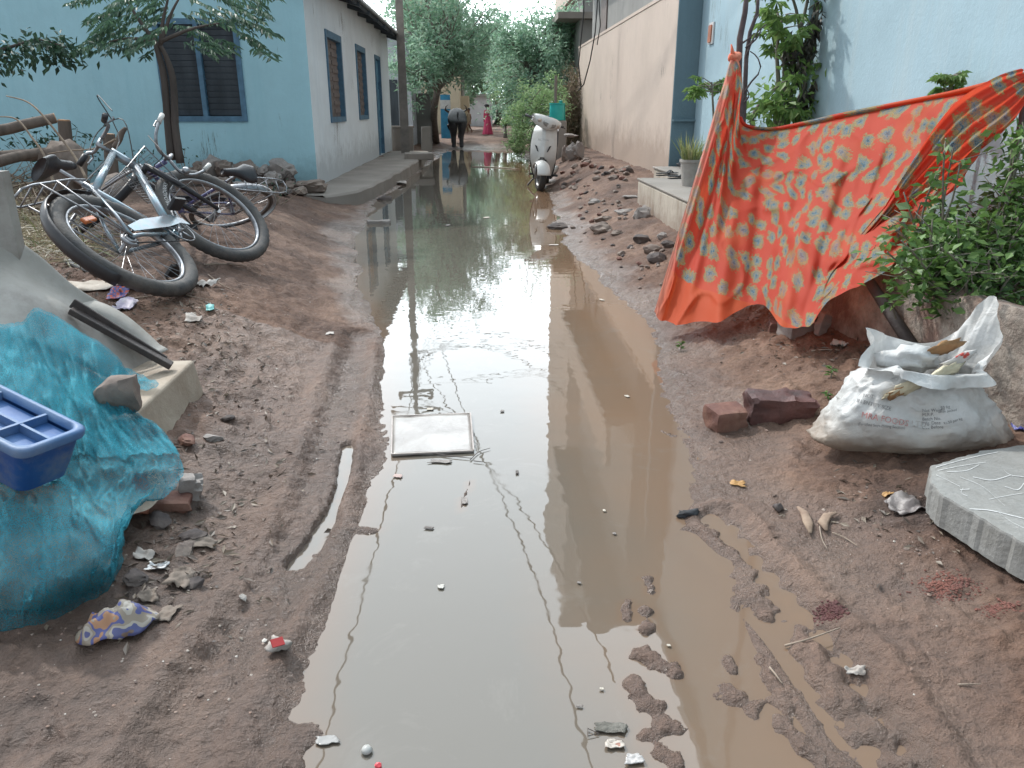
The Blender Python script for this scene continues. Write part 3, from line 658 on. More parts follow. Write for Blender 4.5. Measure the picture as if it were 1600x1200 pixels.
# ---- utility pole
pb=G(634,246); up=thing('utility_pole','tall grey concrete utility pole standing by the end of the blue house plinth','utility pole',(pb.x,pb.y,pb.z))
w=MB(); w.tube([(pb.x,pb.y,pb.z-.2),(pb.x,pb.y,6.75)],[.165,.105],4,sq=.8)
w.v=[tuple(Matrix.Rotation(R(45),3,'Z')@(Vector(v)-Vector((pb.x,pb.y,0)))+Vector((pb.x,pb.y,0))) for v in w.v]
w.build('pole',M('pole_concrete',(.3,.27,.24),(.2,.18,.165),5,.9,.4,30,dirt=(.1,.09,.08)),up)
w=MB(); w.box((pb.x,pb.y-.16,6.3),(1.3,.07,.07)); w.box((pb.x,pb.y-.16,5.9),(.9,.07,.07)); 
w.build('crossarm',M('galvanised',(.35,.35,.35),rough=.5,metal=.6),up)
cer=M('porcelain',(.35,.3,.27),rough=.3,bump=0)
for dx,z in ((-.6,6.33),(0,6.33),(.6,6.33),(-.4,5.93),(.4,5.93)):
    w=MB(); w.lathe([(.0,0),(.035,0),(.05,.04),(.03,.06),(.045,.09),(.02,.13),(0,.13)],(pb.x+dx,pb.y-.16,z),10); w.build('insulator',cer,up,smooth=True)
w=MB(); rn=random.Random(5)
for k in range(9):
    a=rn.uniform(0,6.28); w.tube([Vector((pb.x+.13*math.cos(a+q*.9),pb.y+.13*math.sin(a+q*.9),4.8+q*.16+rn.uniform(-.05,.05))) for q in range(8)],.008,4)
w.build('cable_coil',M('black_cable',(.03,.03,.03),rough=.5,bump=0),up)
MT['cable']=bpy.data.materials['black_cable']
# concrete stub beside the pole + stone threshold
p=G(667,236); w=MB(); w.box((p.x,p.y,p.z+.3),(.3,.28,.75),tp=(.92,.92)); o=w.build('concrete_stub',MT['concrete'],bevel=.03); tag(o,'short square concrete block standing right of the utility pole','block')
p=G(640,262); w=MB(); w.box((-1.33,17.6,.26),(.62,.5,.14),rot=(0,0,.1)); o=w.build('doorstep_stone',MT['concrete'],bevel=.02); tag(o,'flat concrete step at the foot of the utility pole','step')
# ---- walls & houses far left
def house(name,label,cat,x0,x1,y0,y1,h,m,roof=.12,loc=None):
    t=thing(name,label,cat,((x0+x1)/2,y0,.1)); w=MB(); w.b2((x0,y0,-.1),(x1,y1,h)); w.build('wall',m,t)
    if roof: w=MB(); w.b2((x0-.15,y0-.2,h+.003),(x1+.15,y1+.2,h+roof)); w.build('roof',MT['conc_grey'],t)
    return t
a=atY(605,150,24); b_=atY(646,150,24)
hw=house('grey_house','small pale grey walled house behind the utility pole','house',-5.4,b_.x-.05,24,28,3.1,MT['white_far'])
w=MB(); w.b2((-2.9,23.97,.2),(-2.35,23.998,2.0)); w.build('door',MT['dark_wood'],hw)
a=atY(641,190,25.5); b_=atY(674,190,25.5)
w=MB(); zt=atY(650,149,25.5).z; w.b2((a.x-.6,25.5,0),(b_.x,25.65,zt)); w.b2((a.x-.62,25.46,zt+.002),(b_.x+.02,25.69,zt+.06)); o=w.build('yard_wall',MT['conc_grey']); tag(o,'weathered grey yard wall between the utility pole and the tree trunks','wall')
a=G(605,222); w=MB(); w.b2((-2.3,21.2,0),(-1.75,21.5,.75)); w.b2((-2.32,21.18,.752),(-1.73,21.52,.8)); o=w.build('low_wall',MT['concrete']); tag(o,'low grey garden wall behind the far end of the blue house','wall')
# yellow house with grilled window
y0=35; xa=atY(684,150,y0).x; xb=atY(731,150,y0).x
yh=thing('yellow_house','tall yellow plastered house with a grilled window behind the trees','house',(xa,y0,.2))
w=MB(); zt=6.2; w.b2((xa-1.5,y0,0),(xa+.9,y0+4,zt)); w.b2((xa+.9,y0+2.5,0),(xb,y0+6,atY(720,150,y0+2.5).z)); w.build('wall',MT['tan'],yh)
p=atY(711,150,y0+2.5); w=MB(); w.b2((p.x-.18,y0+2.44,p.z-.35),(p.x+.18,y0+2.499,p.z+.5)); f=w.build('window_grille',MT['dark_wood'],yh)
w=MB(); w.b2((xa-1.7,y0-.3,3.2),(xa+1.0,y0-.002,3.35)); w.build('window_ledge',MT['conc_grey'],yh); w=MB(); w.b2((xa-1.6,y0-.35,zt+.002),(xa+1.0,y0+4.1,zt+.2)); w.build('roof',MT['conc_grey'],yh)
# pillar
p=atY(697,204,29.5); p.z=Hs(p.x,p.y); zt=atY(697,148,p.y).z; wd_=.17
t=thing('painted_pillar','square gate pillar painted blue with a white band left of the buffalo','pillar',(p.x,p.y,p.z))
z1=p.z+(zt-p.z)*.42; z2=p.z+(zt-p.z)*.72
z1=p.z+(zt-p.z)*.68; z2=p.z+(zt-p.z)*.88
bp_=M('bright_blue_paint',(.05,.3,.5),(.04,.2,.36),5,.7,.3)
w=MB(); w.b2((p.x-wd_,p.y-wd_,p.z-.2),(p.x+wd_,p.y+wd_,z1-.001)); w.b2((p.x-wd_,p.y-wd_,z2+.001),(p.x+wd_,p.y+wd_,zt)); w.build('pillar_body',bp_,t)
w=MB(); w.b2((p.x-wd_-.01,p.y-wd_-.01,z1),(p.x+wd_+.01,p.y+wd_+.01,z2)); w.build('white_band',M('white_paint',(.7,.7,.68),(.5,.5,.5),6),t)
# white building at the end of the lane
y0=48; xa=atY(733,170,y0).x; xb=atY(769,170,y0).x
wh=house('white_building','low white building closing the end of the lane behind the girl','house',xa-1,xb,y0,y0+6,atY(750,151,y0).z,MT['white_far'],.15)
# end-of-lane background: dense greenery as a mass
rg=np.random.default_rng(3); lf=MB(); n=26000
xs=rg.uniform(-16,20,n); yy=rg.uniform(52,60,n); zz=rg.uniform(0,1,n)**.8*(5.0+2.0*np.asarray(fbm(xs*.35,xs*0+3,3,91)))
xs2=xs; leaves(lf,np.stack([xs,yy,zz],1),rg.normal(0,1,(n,3)),rg.uniform(.25,.5,n),rg.uniform(.12,.22,n),rg)
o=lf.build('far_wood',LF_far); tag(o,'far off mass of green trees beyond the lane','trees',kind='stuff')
for k,(px,py0,py1) in enumerate(((741,172,193),(751,168,192))):
    a=G(px+ (3 if k else 0),py1); w=MB(); w.tube([a-Vector((0,0,.1)),atY(px,py0,a.y)],[.045,.03],6); o=w.build('wooden_post',BARK); tag(o,('thin upright wooden post left of the girl in pink','crooked dark wooden post just left of the girl in pink')[k],'post','wooden posts at the end of the lane')
p=G(731,205); w=MB(); w.tube([(p.x-.2,38,0),(p.x-.2,38,5.5)],[.09,.07],8); o=w.build('far_pole',MT['conc_grey']); tag(o,'thin distant pole rising through the trees above the buffalo','pole')
# right: turquoise barrel on brick pillar
t=thing('water_barrel','turquoise plastic water barrel raised on a pillar behind the scooter','barrel',atY(870,188,17.5))
c=atY(870,188,17.5); zt=atY(870,161,17.5).z
w=MB(); r=.15; w.lathe([(0,0),(r,0),(r*1.04,.02),(r*1.06,(zt-c.z)*.5),(r*1.02,(zt-c.z)*.9),(r*1.1,(zt-c.z)*.93),(r*1.1,zt-c.z),(r*.95,zt-c.z),(r*.9,(zt-c.z)*.6)],c,20); w.build('barrel_body',M('turquoise_plastic',(.03,.5,.45),(.02,.4,.38),4,.4,.05),t,smooth=True,auto=40)
w=MB(); w.lathe([(.0,.0),(.04,0),(.04,.05),(0,.06)],c+Vector((.08,0,zt-c.z)),8); w.tube([c+Vector((.15,-.02,zt-c.z)),c+Vector((.17,-.02,-.1)),c+Vector((.18,0,-.5))],.018,6); w.build('pipe',M('teal_pipe',(.02,.35,.3),rough=.4,bump=0),t)
w=MB(); g0=Hs(c.x,c.y); w.b2((c.x-.16,c.y-.16,g0-.1),(c.x+.2,c.y+.2,c.z-.003)); o=w.build('brick_pillar',MT['concrete'],bevel=.02); tag(o,'rough brown masonry pillar holding the turquoise barrel','pillar')
p=atY(868,160,18.5); w=MB(); w.tube([(p.x,18.5,Hs(p.x,18.5)-.1),(p.x,18.5,atY(868,118,18.5).z)],.035,6); o=w.build('wooden_post',BARK); tag(o,'slim bare post rising above the turquoise barrel','post')
p=atY(850,187,18.2); w=MB(); w.box(p,(.22,.3,.16)); o=w.build('blue_tub',M('navy_plastic',(.04,.12,.3),bump=0,rough=.4),bevel=.02); tag(o,'small dark blue tub beside the turquoise barrel','tub')
w=MB(); w.b2((p.x-.13,p.y-.14,Hs(p.x,p.y)-.05),(p.x+.13,p.y+.14,p.z-.083)); o=w.build('stone_stand',MT['concrete'],bevel=.02); tag(o,'stone stand under the dark blue tub','stand')
# ---- background building top right, behind the pink wall
ub=thing('grey_upper_building','grey rendered multi storey building rising behind the pink wall','building',(4,15,0))
xx=3.0; y1=22.5
w=MB(); w.b2((2.98,14.2,0),(9,22.4,9.0)); w.build('wall',MT['conc_grey'],ub)
w=MB(); w.b2((2.35,14.0,4.4),(2.979,22.6,4.58)); w.b2((2.2,13.8,9.003),(9.2,22.8,9.2)); w.build('balcony_slab',MT['concrete'],ub)
w=MB(); w.b2((2.4,14.05,4.583),(2.5,22.55,5.5)); w.build('balcony_wall',MT['pink'],ub)
for k in range(1):
    w=MB(); yk=19.8+k*2.6; w.b2((2.95,yk,2.95),(2.978,yk+.9,4.0)); w.build('window',MT['shut_brown'],ub)
gb2=thing('block_house','flat roofed concrete block house seen between the treetops and the pink wall','house',(3.7,24,0))
p0=atY(921,45,26); w=MB(); zt=atY(925,14,26).z; w.b2((p0.x-.3,26,0),(8,32,zt-.3)); w.build('wall',MT['conc_grey'],gb2)
w=MB(); w.b2((p0.x-1.0,25.6,zt-.297),(8,32.3,zt-.12)); w.build('roof',MT['concrete'],gb2)
tb=thing('tower_house','tall unpainted apartment block whose upper floors stand above the lane','building',(2.6,23,0))
w=MB(); w.b2((4.0,33.0,0),(9,42,5.4)); w.build('lower_wall',MT['conc_grey'],tb)
w=MB(); w.b2((3.72,32.5,5.41),(9,42,23)); w.build('upper_wall',MT['pink'],tb)
# rebar / cables hanging at the pink wall top
w=MB()
w.tube([atY(937,-60,15.5),atY(933,10,15.5),atY(930,50,15.5),atY(922,95,15.6),atY(912,132,15.8),atY(903,142,16)],.012,5)
o=w.build('hanging_cable',MT['cable'],smooth=True); tag(o,'dark cable hanging in a curve over the middle of the pink wall top','cable'); w=MB(); w.tube([atY(912,-60,18.5),atY(912,20,18.5),atY(908,60,18.5),atY(904,100,18.5),atY(908,140,18.5)],.014,5)
o=w.build('hanging_cable',MT['cable'],smooth=True); tag(o,'dark cable hanging straight down over the far end of the pink wall','cable'); w=MB()
w.tube([atY(935,-60,15.4),atY(936,0,15.4),atY(938,40,15.45),atY(933,70,15.5)],.01,5)
o=w.build('hanging_cable',MT['cable'],smooth=True); tag(o,'short dark cable hanging right of the curved one on the pink wall top','cable')
# ================================================================== skinned figures
def skin(name,V,E,mat,parent,sub=2,root=0):
    me=bpy.data.meshes.new(name); me.from_pydata([v[:3] for v in V],E and [e for e in E],[]); o=bpy.data.objects.new(name,me); COL.objects.link(o)
    m=o.modifiers.new('s','SKIN'); me.skin_vertices or None
    if not me.skin_vertices: 
        bm=bmesh.new(); bm.from_mesh(me); bm.verts.layers.skin.verify(); bm.to_mesh(me); bm.free()
    for i,v in enumerate(V):
        r=v[3]; me.skin_vertices[0].data[i].radius=(r,v[4] if len(v)>4 else r); me.skin_vertices[0].data[i].use_root=(i==root)
    m.use_smooth_shade=True; ss=o.modifiers.new('ss','SUBSURF'); ss.levels=sub; ss.render_levels=sub
    me.materials.append(mat); o.parent=parent; return o
# ---- buffalo, seen from behind
p=G(716,232); p.z=0
hide=M('buffalo_hide',(.06,.062,.07),(.035,.037,.042),6,.6,.3,60,dirt=(.14,.12,.11),dirtamt=.35)
bf=thing('buffalo','dark grey water buffalo standing in the puddle with its rump to the viewer','buffalo',(p.x,p.y,-.02),(0,0,R(3)))
bf['_w']=1
V=[(0,.05,1.0,.24,.26),(0,.45,1.0,.29,.3),(0,.95,.95,.34,.33),(0,1.4,.98,.29,.3),(0,1.7,1.05,.2,.22),(0,2.0,1.0,.14,.16),(.0,2.2,.98,.13,.13),(0,2.42,.85,.08,.08),
 (.14,.08,.82,.2),(.13,.02,.62,.14),(.11,.1,.42,.085),(.11,.06,.2,.07),(.11,.03,.05,.075),
 (-.14,.08,.82,.2),(-.13,.1,.62,.14),(-.13,.2,.42,.085),(-.13,.16,.2,.07),(-.14,.13,.05,.075),
 (.15,1.45,.7,.14),(.14,1.43,.42,.08),(.14,1.45,.2,.06),(.14,1.43,.05,.07),
 (-.15,1.45,.7,.14),(-.14,1.5,.42,.08),(-.14,1.48,.2,.06),(-.14,1.46,.05,.07)]
E=[(0,1),(1,2),(2,3),(3,4),(4,5),(5,6),(6,7),(0,8),(8,9),(9,10),(10,11),(11,12),(0,13),(13,14),(14,15),(15,16),(16,17),(3,18),(18,19),(19,20),(20,21),(3,22),(22,23),(23,24),(24,25)]
skin('body',V,E,hide,bf)
w=MB(); w.tube([(0,-.17,1.12),(0,-.24,1.0),(.01,-.24,.8),(.02,-.2,.6),(.02,-.19,.5)],[.035,.026,.02,.016,.012],7); w.tube([(.02,-.19,.5),(.02,-.19,.4),(.02,-.18,.34)],[.014,.03,.008],7); w.build('tail',hide,bf,smooth=True)
hm=M('horn',(.12,.11,.1),(.05,.05,.05),10,.5,.2)
for s in(-1,1):
    w=MB(); w.tube([(s*.09,2.2,1.08),(s*.25,2.15,1.13),(s*.36,2.02,1.2),(s*.34,1.9,1.3),(s*.26,1.85,1.36)],[.045,.04,.032,.02,.006],8); w.build('horn',hm,bf,smooth=True)
    w=MB(); w.tube([(s*.11,2.18,1.02),(s*.2,2.14,1.0),(s*.3,2.1,.96)],[.02,.055,.01],8,sq=.4); w.build('ear',hide,bf,smooth=True)
# pelvic bones
# ---- girl in pink dress
skinm=M('brown_skin',(.2,.11,.07),(.17,.09,.06),5,.6,0)
hair=M('black_hair',(.012,.01,.01),(.02,.018,.018),20,.4,.3,80,streak=True)
pink=M('pink_cloth',(.62,.07,.16),(.48,.05,.12),6,.8,.4,25)
def girl():
    p=G(762,211); g=thing('person','girl in a long pink dress standing in the lane with one hand raised','person',(p.x,p.y,p.z),(0,0,R(70))); g['_w']=1
    s=1.18/1.5
    V=[(0,0,.8,.10,.085),(0,0,.98,.085,.075),(0,0,1.14,.105,.075),(0,0,1.21,.045),(0,-.01,1.27,.042),(0,-.015,1.34,.085,.095),(0,-.012,1.42,.078,.09),
       (.14,0,1.17,.04),(.2,.02,.98,.033),(.19,-.08,.82,.026),(.19,-.11,.75,.022),
       (-.14,0,1.17,.04),(-.19,-.1,1.02,.033),(-.1,-.2,1.2,.026),(-.07,-.2,1.27,.022),
       (.07,0,.72,.08),(.07,0,.42,.055),(.07,.01,.08,.038),(.07,-.1,.03,.03),(-.07,0,.72,.08),(-.07,0,.42,.055),(-.07,.01,.08,.038),(-.07,-.1,.03,.03)]
    V=[(a[0]*s,a[1]*s,a[2]*s)+tuple(r*s for r in a[3:]) for a in V]
    E=[(0,1),(1,2),(2,3),(3,4),(4,5),(5,6),(2,7),(7,8),(8,9),(9,10),(2,11),(11,12),(12,13),(13,14),(0,15),(15,16),(16,17),(17,18),(0,19),(19,20),(20,21),(21,22)]
    skin('body',V,E,skinm,g)
    # dress: flared gown with folds
    P=[]
    for z,rx,ry in [(1.2,.07,.06),(1.18,.13,.09),(1.1,.135,.105),(.98,.11,.1),(.86,.125,.12),(.7,.16,.15),(.5,.19,.18),(.3,.225,.21),(.1,.27,.25),(.03,.28,.26)]:
        P.append([(s*rx*math.cos(a)*(1+.07*(1-z/1.2)*math.sin(a*9)),s*ry*math.sin(a)*(1+.07*(1-z/1.2)*math.sin(a*9+1)),s*z) for a in np.linspace(0,2*math.pi,48,endpoint=False)])
    w=MB(); w.grid(np.array(P),closeu=True); w.build('dress',pink,g,smooth=True,solid=.006)
    for sd_,pts in ((1,[(.1,0,1.18),(.15,0,1.16),(.2,.02,1.0),(.2,-.02,.93)]),(-1,[(-.1,0,1.18),(-.15,0,1.16),(-.19,-.09,1.04),(-.15,-.14,1.1)])):
        w=MB(); w.tube([tuple(v*s for v in q) for q in pts],[.05*s,.055*s,.05*s,.045*s],10); w.build('sleeve',pink,g,smooth=True)
    w=MB(); w.rock((0,.02*s,1.40*s),(.185*s,.2*s,.19*s),3,(0,0,0),.1,3); w.rock((0,.12*s,1.42*s),(.1*s,.09*s,.1*s),4,(0,0,0),.1,2); w.build('hair',hair,g,smooth=True)
    w=MB(); w.tube([(-.12*s,.08*s,1.18*s),(-.05*s,.13*s,.95*s),(.03*s,.18*s,.62*s)],[.05*s,.07*s,.05*s],8,sq=.35); w.build('shawl',pink,g,smooth=True)
    w=MB()
    for q in range(5): 
        a=R(-30+q*14); w.tube([(-.07*s,-.2*s,1.27*s),(-.07*s+.03*s*math.sin(a),-.21*s,1.27*s+.035*s),( -.065*s+.04*s*math.sin(a),-.19*s,1.27*s+.06*s)],.008*s,5)
    w.build('fingers',skinm,g,smooth=True)
girl()
def boy():
    p=G(733,209); g=thing('person','small child mostly hidden behind the buffalo with one bare leg showing','person',(p.x,p.y+.6,p.z),(0,0,R(-60))); g['_w']=1; s=.62
    V=[(0,0,.8,.12,.1),(0,0,1.0,.11,.09),(0,0,1.2,.13,.09),(0,0,1.32,.05),(0,-.01,1.4,.05),(0,-.02,1.5,.1,.11),(0,-.015,1.6,.09,.1),
       (.17,0,1.24,.045),(.22,.05,1.0,.036),(.2,-.05,.8,.03),(-.17,0,1.24,.045),(-.22,-.1,1.0,.036),(-.2,-.2,.85,.03),
       (.09,0,.74,.085),(.1,-.25,.5,.06),(.1,-.15,.1,.04),(.1,-.25,.04,.035),(-.09,0,.74,.085),(-.1,.1,.42,.06),(-.1,.3,.15,.04),(-.1,.22,.05,.035)]
    V=[(a[0]*s,a[1]*s,a[2]*s)+tuple(r*s for r in a[3:]) for a in V]
    E=[(0,1),(1,2),(2,3),(3,4),(4,5),(5,6),(2,7),(7,8),(8,9),(2,10),(10,11),(11,12),(0,13),(13,14),(14,15),(15,16),(0,17),(17,18),(18,19),(19,20)]
    skin('body',V,E,skinm,g)
    w=MB(); w.lathe([(.05*s,1.34*s),(.17*s,1.27*s),(.16*s,1.0*s),(.15*s,.8*s),(.17*s,.72*s),(.18*s,.6*s)],(0,0,0),20,Matrix.Diagonal((1,.8,1))); w.build('shirt',M('tan_cloth',(.35,.28,.2),rough=.9),g,smooth=True)
    w=MB(); w.rock((0,.02*s,1.58*s),(.21*s,.22*s,.2*s),3,(0,0,0),.1,2); w.build('hair',hair,g,smooth=True)
boy()
# ================================================================== scooter
def scooter():
    c=G(843,298); s=thing('scooter','parked white scooter with its front wheel at the puddle edge facing the viewer','scooter',(c.x+.0,c.y,-.01),Euler((R(0),R(3.5),R(-9)))); s['_w']=1
    wh_=M('scooter_white',(.66,.67,.66),(.6,.61,.6),3,.22,0,dirt=(.35,.3,.25),dirtamt=.35,dirtscale=4,coat=.5)
    bl=M('black_plastic',(.025,.025,.028),rough=.45,bump=.1); gr=M('grey_metal',(.3,.3,.3),rough=.35,metal=.7,bump=0); rub=M('scooter_rubber',(.03,.03,.032),(.05,.045,.04),20,.8,.3)
    lens=M('lamp_lens',(.33,.32,.3),(.2,.2,.19),14,.12,0,coat=1)
    st=Matrix.Rotation(R(20),3,'Z'); ax=Matrix.Rotation(R(90),3,'Y')
    def wheel(cy,m3,par,nm):
        w=MB(); w.torus(.165,.052,(0,cy,.215),m3@ax,40,10,fn=lambda i,j:1+.05*((i%2)*(j in(9,0,1)))); o=w.build(nm,rub,par,smooth=True)
        w=MB(); w.torus(.125,.018,(0,cy,.215),m3@ax,32,8,sq=2.2)
        for k in range(5):
            a=k*1.2566; w.tube([Vector((0,cy,.215))+m3@Vector((0,.02*math.cos(a),.02*math.sin(a))),Vector((0,cy,.215))+m3@Vector((.0,.12*math.cos(a),.12*math.sin(a)))],[.02,.014],6)
        w.tube([Vector((0,cy,.215))+m3@Vector((-.06,0,0)),Vector((0,cy,.215))+m3@Vector((.06,0,0))],.035,12); w.build('rim',gr,o,smooth=True,auto=40)
    wheel(0,st,s,'front_wheel'); wheel(1.22,Matrix.Identity(3),s,'rear_wheel')
    # fender (front), follows steering
    P=[]
    for th in np.linspace(R(8),R(150),22):
        row=[]
        for u in np.linspace(-1,1,13):
            rr=.245-.05*u*u; row.append(st@Vector((.105*u*(1 if abs(u)<.99 else 1.0),-rr*math.cos(th)*1.0+.0,rr*math.sin(th)))+Vector((0,0,.235)))
        P.append(row)
    w=MB(); w.grid(np.array(P)); w.build('front_fender',wh_,s,smooth=True,solid=.008)
    w=MB()
    for q in(-1,1): w.tube([st@Vector((q*.085,0,-.01))+Vector((0,0,.215)),st@Vector((q*.08,.03,.2))+Vector((0,0,.215))],.018,8)
    w.tube([Vector((0,.1,.4)),Vector((0,.2,.95))],.028,8); w.build('fork',gr,s,smooth=True)
    # apron
    Z_=[.98,.9,.78,.64,.5,.38,.27,.2]; W_=[.15,.185,.2,.205,.2,.19,.165,.13]; Y_=[.22,.16,.12,.09,.10,.17,.22,.25]
    ctrl=[]
    for z,hw_,yy in zip(Z_,W_,Y_):
        ctrl.append([(hw_*u,yy+.13*abs(u)**2.2-(.03 if abs(u)<.2 and z>.45 else 0),z) for u in (-1,-.85,-.5,-.15,0,.15,.5,.85,1)])
    P=patch(np.array(ctrl),30,40)
    # arch cut over the wheel
    keep=MB(); keep.grid(P); keep.f=[f for f in keep.f if not (lambda q:(abs(q.x)<.115*math.sqrt(max(0,1-((q.z-.2)/.32)**2)) if q.z<.52 else False))(sum((Vector(keep.v[i]) for i in f),Vector())/4)]
    keep.build('apron',wh_,s,smooth=True,solid=.012)
    w=MB(); w.box((0,.22,.4),(.22,.04,.34)); w.box((0,.13,.53),(.07,.08,.05)); w.build('inner_shield',bl,s,bevel=.01)
    for q in(-1,1):
        w=MB(); w.add([(q*.13,.10,.70),(q*.10,.085,.69),(q*.065,.075,.60),(q*.085,.08,.61)],[(0,1,2,3)]); w.v=[(a,b-.02,c_) for a,b,c_ in w.v]; w.build('vent',bl,s,solid=.01)
        w=MB(); w.tube([(q*.205,.29,.92),(q*.213,.25,.75),(q*.21,.235,.55),(q*.19,.28,.35),(q*.15,.35,.22)],.009,6); w.build('edge_trim',bl,s)
    vs,fs=text_pts('ACTIVA',.05); w=MB(); w.add([(v.x-.09,.078-.0+.8*v.x*0,.765+v.y) for v in vs],fs); w.build('badge',M('badge_grey',(.4,.4,.4),rough=.3,metal=.5,bump=0),s)
    # handlebar cowl, turned with the steering
    TR=Matrix.Rotation(R(30),3,'Z')@Matrix.Rotation(R(13),3,'Y')
    def T(v): return TR@Vector(v)+Vector((.02,.15,1.0))
    cs=[]
    for u in np.linspace(-1,1,17):
        hw_=.25*u; r1=.098*(1-abs(u)**2.5*.6)+.008; row=[]
        for a in np.linspace(0,2*math.pi,20,endpoint=False):
            row.append(T((hw_,-.02+abs(u)*.06-(r1*1.15)*math.cos(a),.05+.01*abs(u)+(r1*.95)*math.sin(a)-.02*(1-abs(u)))))
        cs.append(row)
    w=MB(); w.grid(np.array(cs),closeu=True); k=len(w.v); w.f+=[tuple(range(0,20)),tuple(range(k-1,k-21,-1))]; w.build('handlebar_cowl',wh_,s,smooth=True)
    cs=[]
    for rr in (0,.35,.7,.92,1.0):
        cs.append([T((.105*rr*math.cos(a),-.135+.028*rr*rr,.025+.052*rr*math.sin(a))) for a in np.linspace(0,2*math.pi,24,endpoint=False)])
    w=MB(); w.grid(np.array(cs),closeu=True); hl=w.build('headlight',lens,s,smooth=True)
    w=MB(); w.torus(.1,.007,(0,0,0),None,28,6); w.v=[tuple(T((v[0]*1.06,-.11,.025+v[1]*.54))) for v in w.v]; w.build('bezel',gr,hl,smooth=True)
    for q in(-1,1):
        w=MB(); w.rock(T((q*.16,-.07,.035)),(.075,.05,.05),3,(0,0,0),.05,2); w.build('indicator_light',M('indicator_%s'%('a' if q<0 else 'b'),(.6,.5,.42),rough=.2,bump=0),s,smooth=True)
        w=MB(); w.tube([T((q*.2,.05,.05)),T((q*.35,.1,.06))],.019,8); w.build('grip',bl,s,smooth=True)
        w=MB(); w.tube([T((q*.2,.0,.045)),T((q*.28,0,.05)),T((q*.36,.05,.045))],.007,5); w.build('brake_lever',bl,s)
    # rear body
    sec=[(.3,.12,.24,.30),(.5,.15,.24,.31),(.62,.16,.28,.5),(.75,.17,.33,.74),(.95,.185,.38,.78),(1.2,.17,.45,.8),(1.42,.12,.55,.8),(1.55,.05,.62,.76)]
    cs=[]
    for yy,hw_,z0,z1 in sec:
        zc=(z0+z1)/2;hh=(z1-z0)/2; cs.append([(hw_*(abs(math.cos(a))**.6)*(1 if math.cos(a)>0 else -1),yy,zc+hh*(abs(math.sin(a))**.6)*(1 if math.sin(a)>0 else -1)) for a in np.linspace(0,2*math.pi,24,endpoint=False)])
    w=MB(); w.grid(np.array(cs),closeu=True); w.f+=[tuple(range(23,-1,-1)),tuple(range(len(w.v)-24,len(w.v)))]; w.build('rear_body',wh_,s,smooth=True)
    w=MB(); w.box((0,1.05,.82),(.26,.72,.09),tp=(.85,.95)); w.build('seat',bl,s,bevel=.03,seg=3)
    w=MB(); w.tube([(.14,1.35,.86),(.13,1.6,.9),(-.13,1.6,.9),(-.14,1.35,.86)],.012,6); w.build('grab_rail',gr,s,smooth=True)
    w=MB(); w.tube([(-.1,.75,.2),(-.2,.7,.1),(-.26,.66,.015)],.014,6); w.box((0,.55,.2),(.3,.5,.05)); w.build('side_stand',bl,s)
    w=MB(); w.tube([(.1,.8,.2),(.14,1.0,.22),(.16,1.4,.27)],[.025,.045,.045],10); w.build('exhaust',gr,s,smooth=True)
    w=MB(); w.tube([(-.12,.5,.22),(-.22,.5,.22)],.02,6); w.tube([(.12,.5,.22),(.24,.5,.22)],.02,6); w.build('footpeg',bl,s)
scooter()
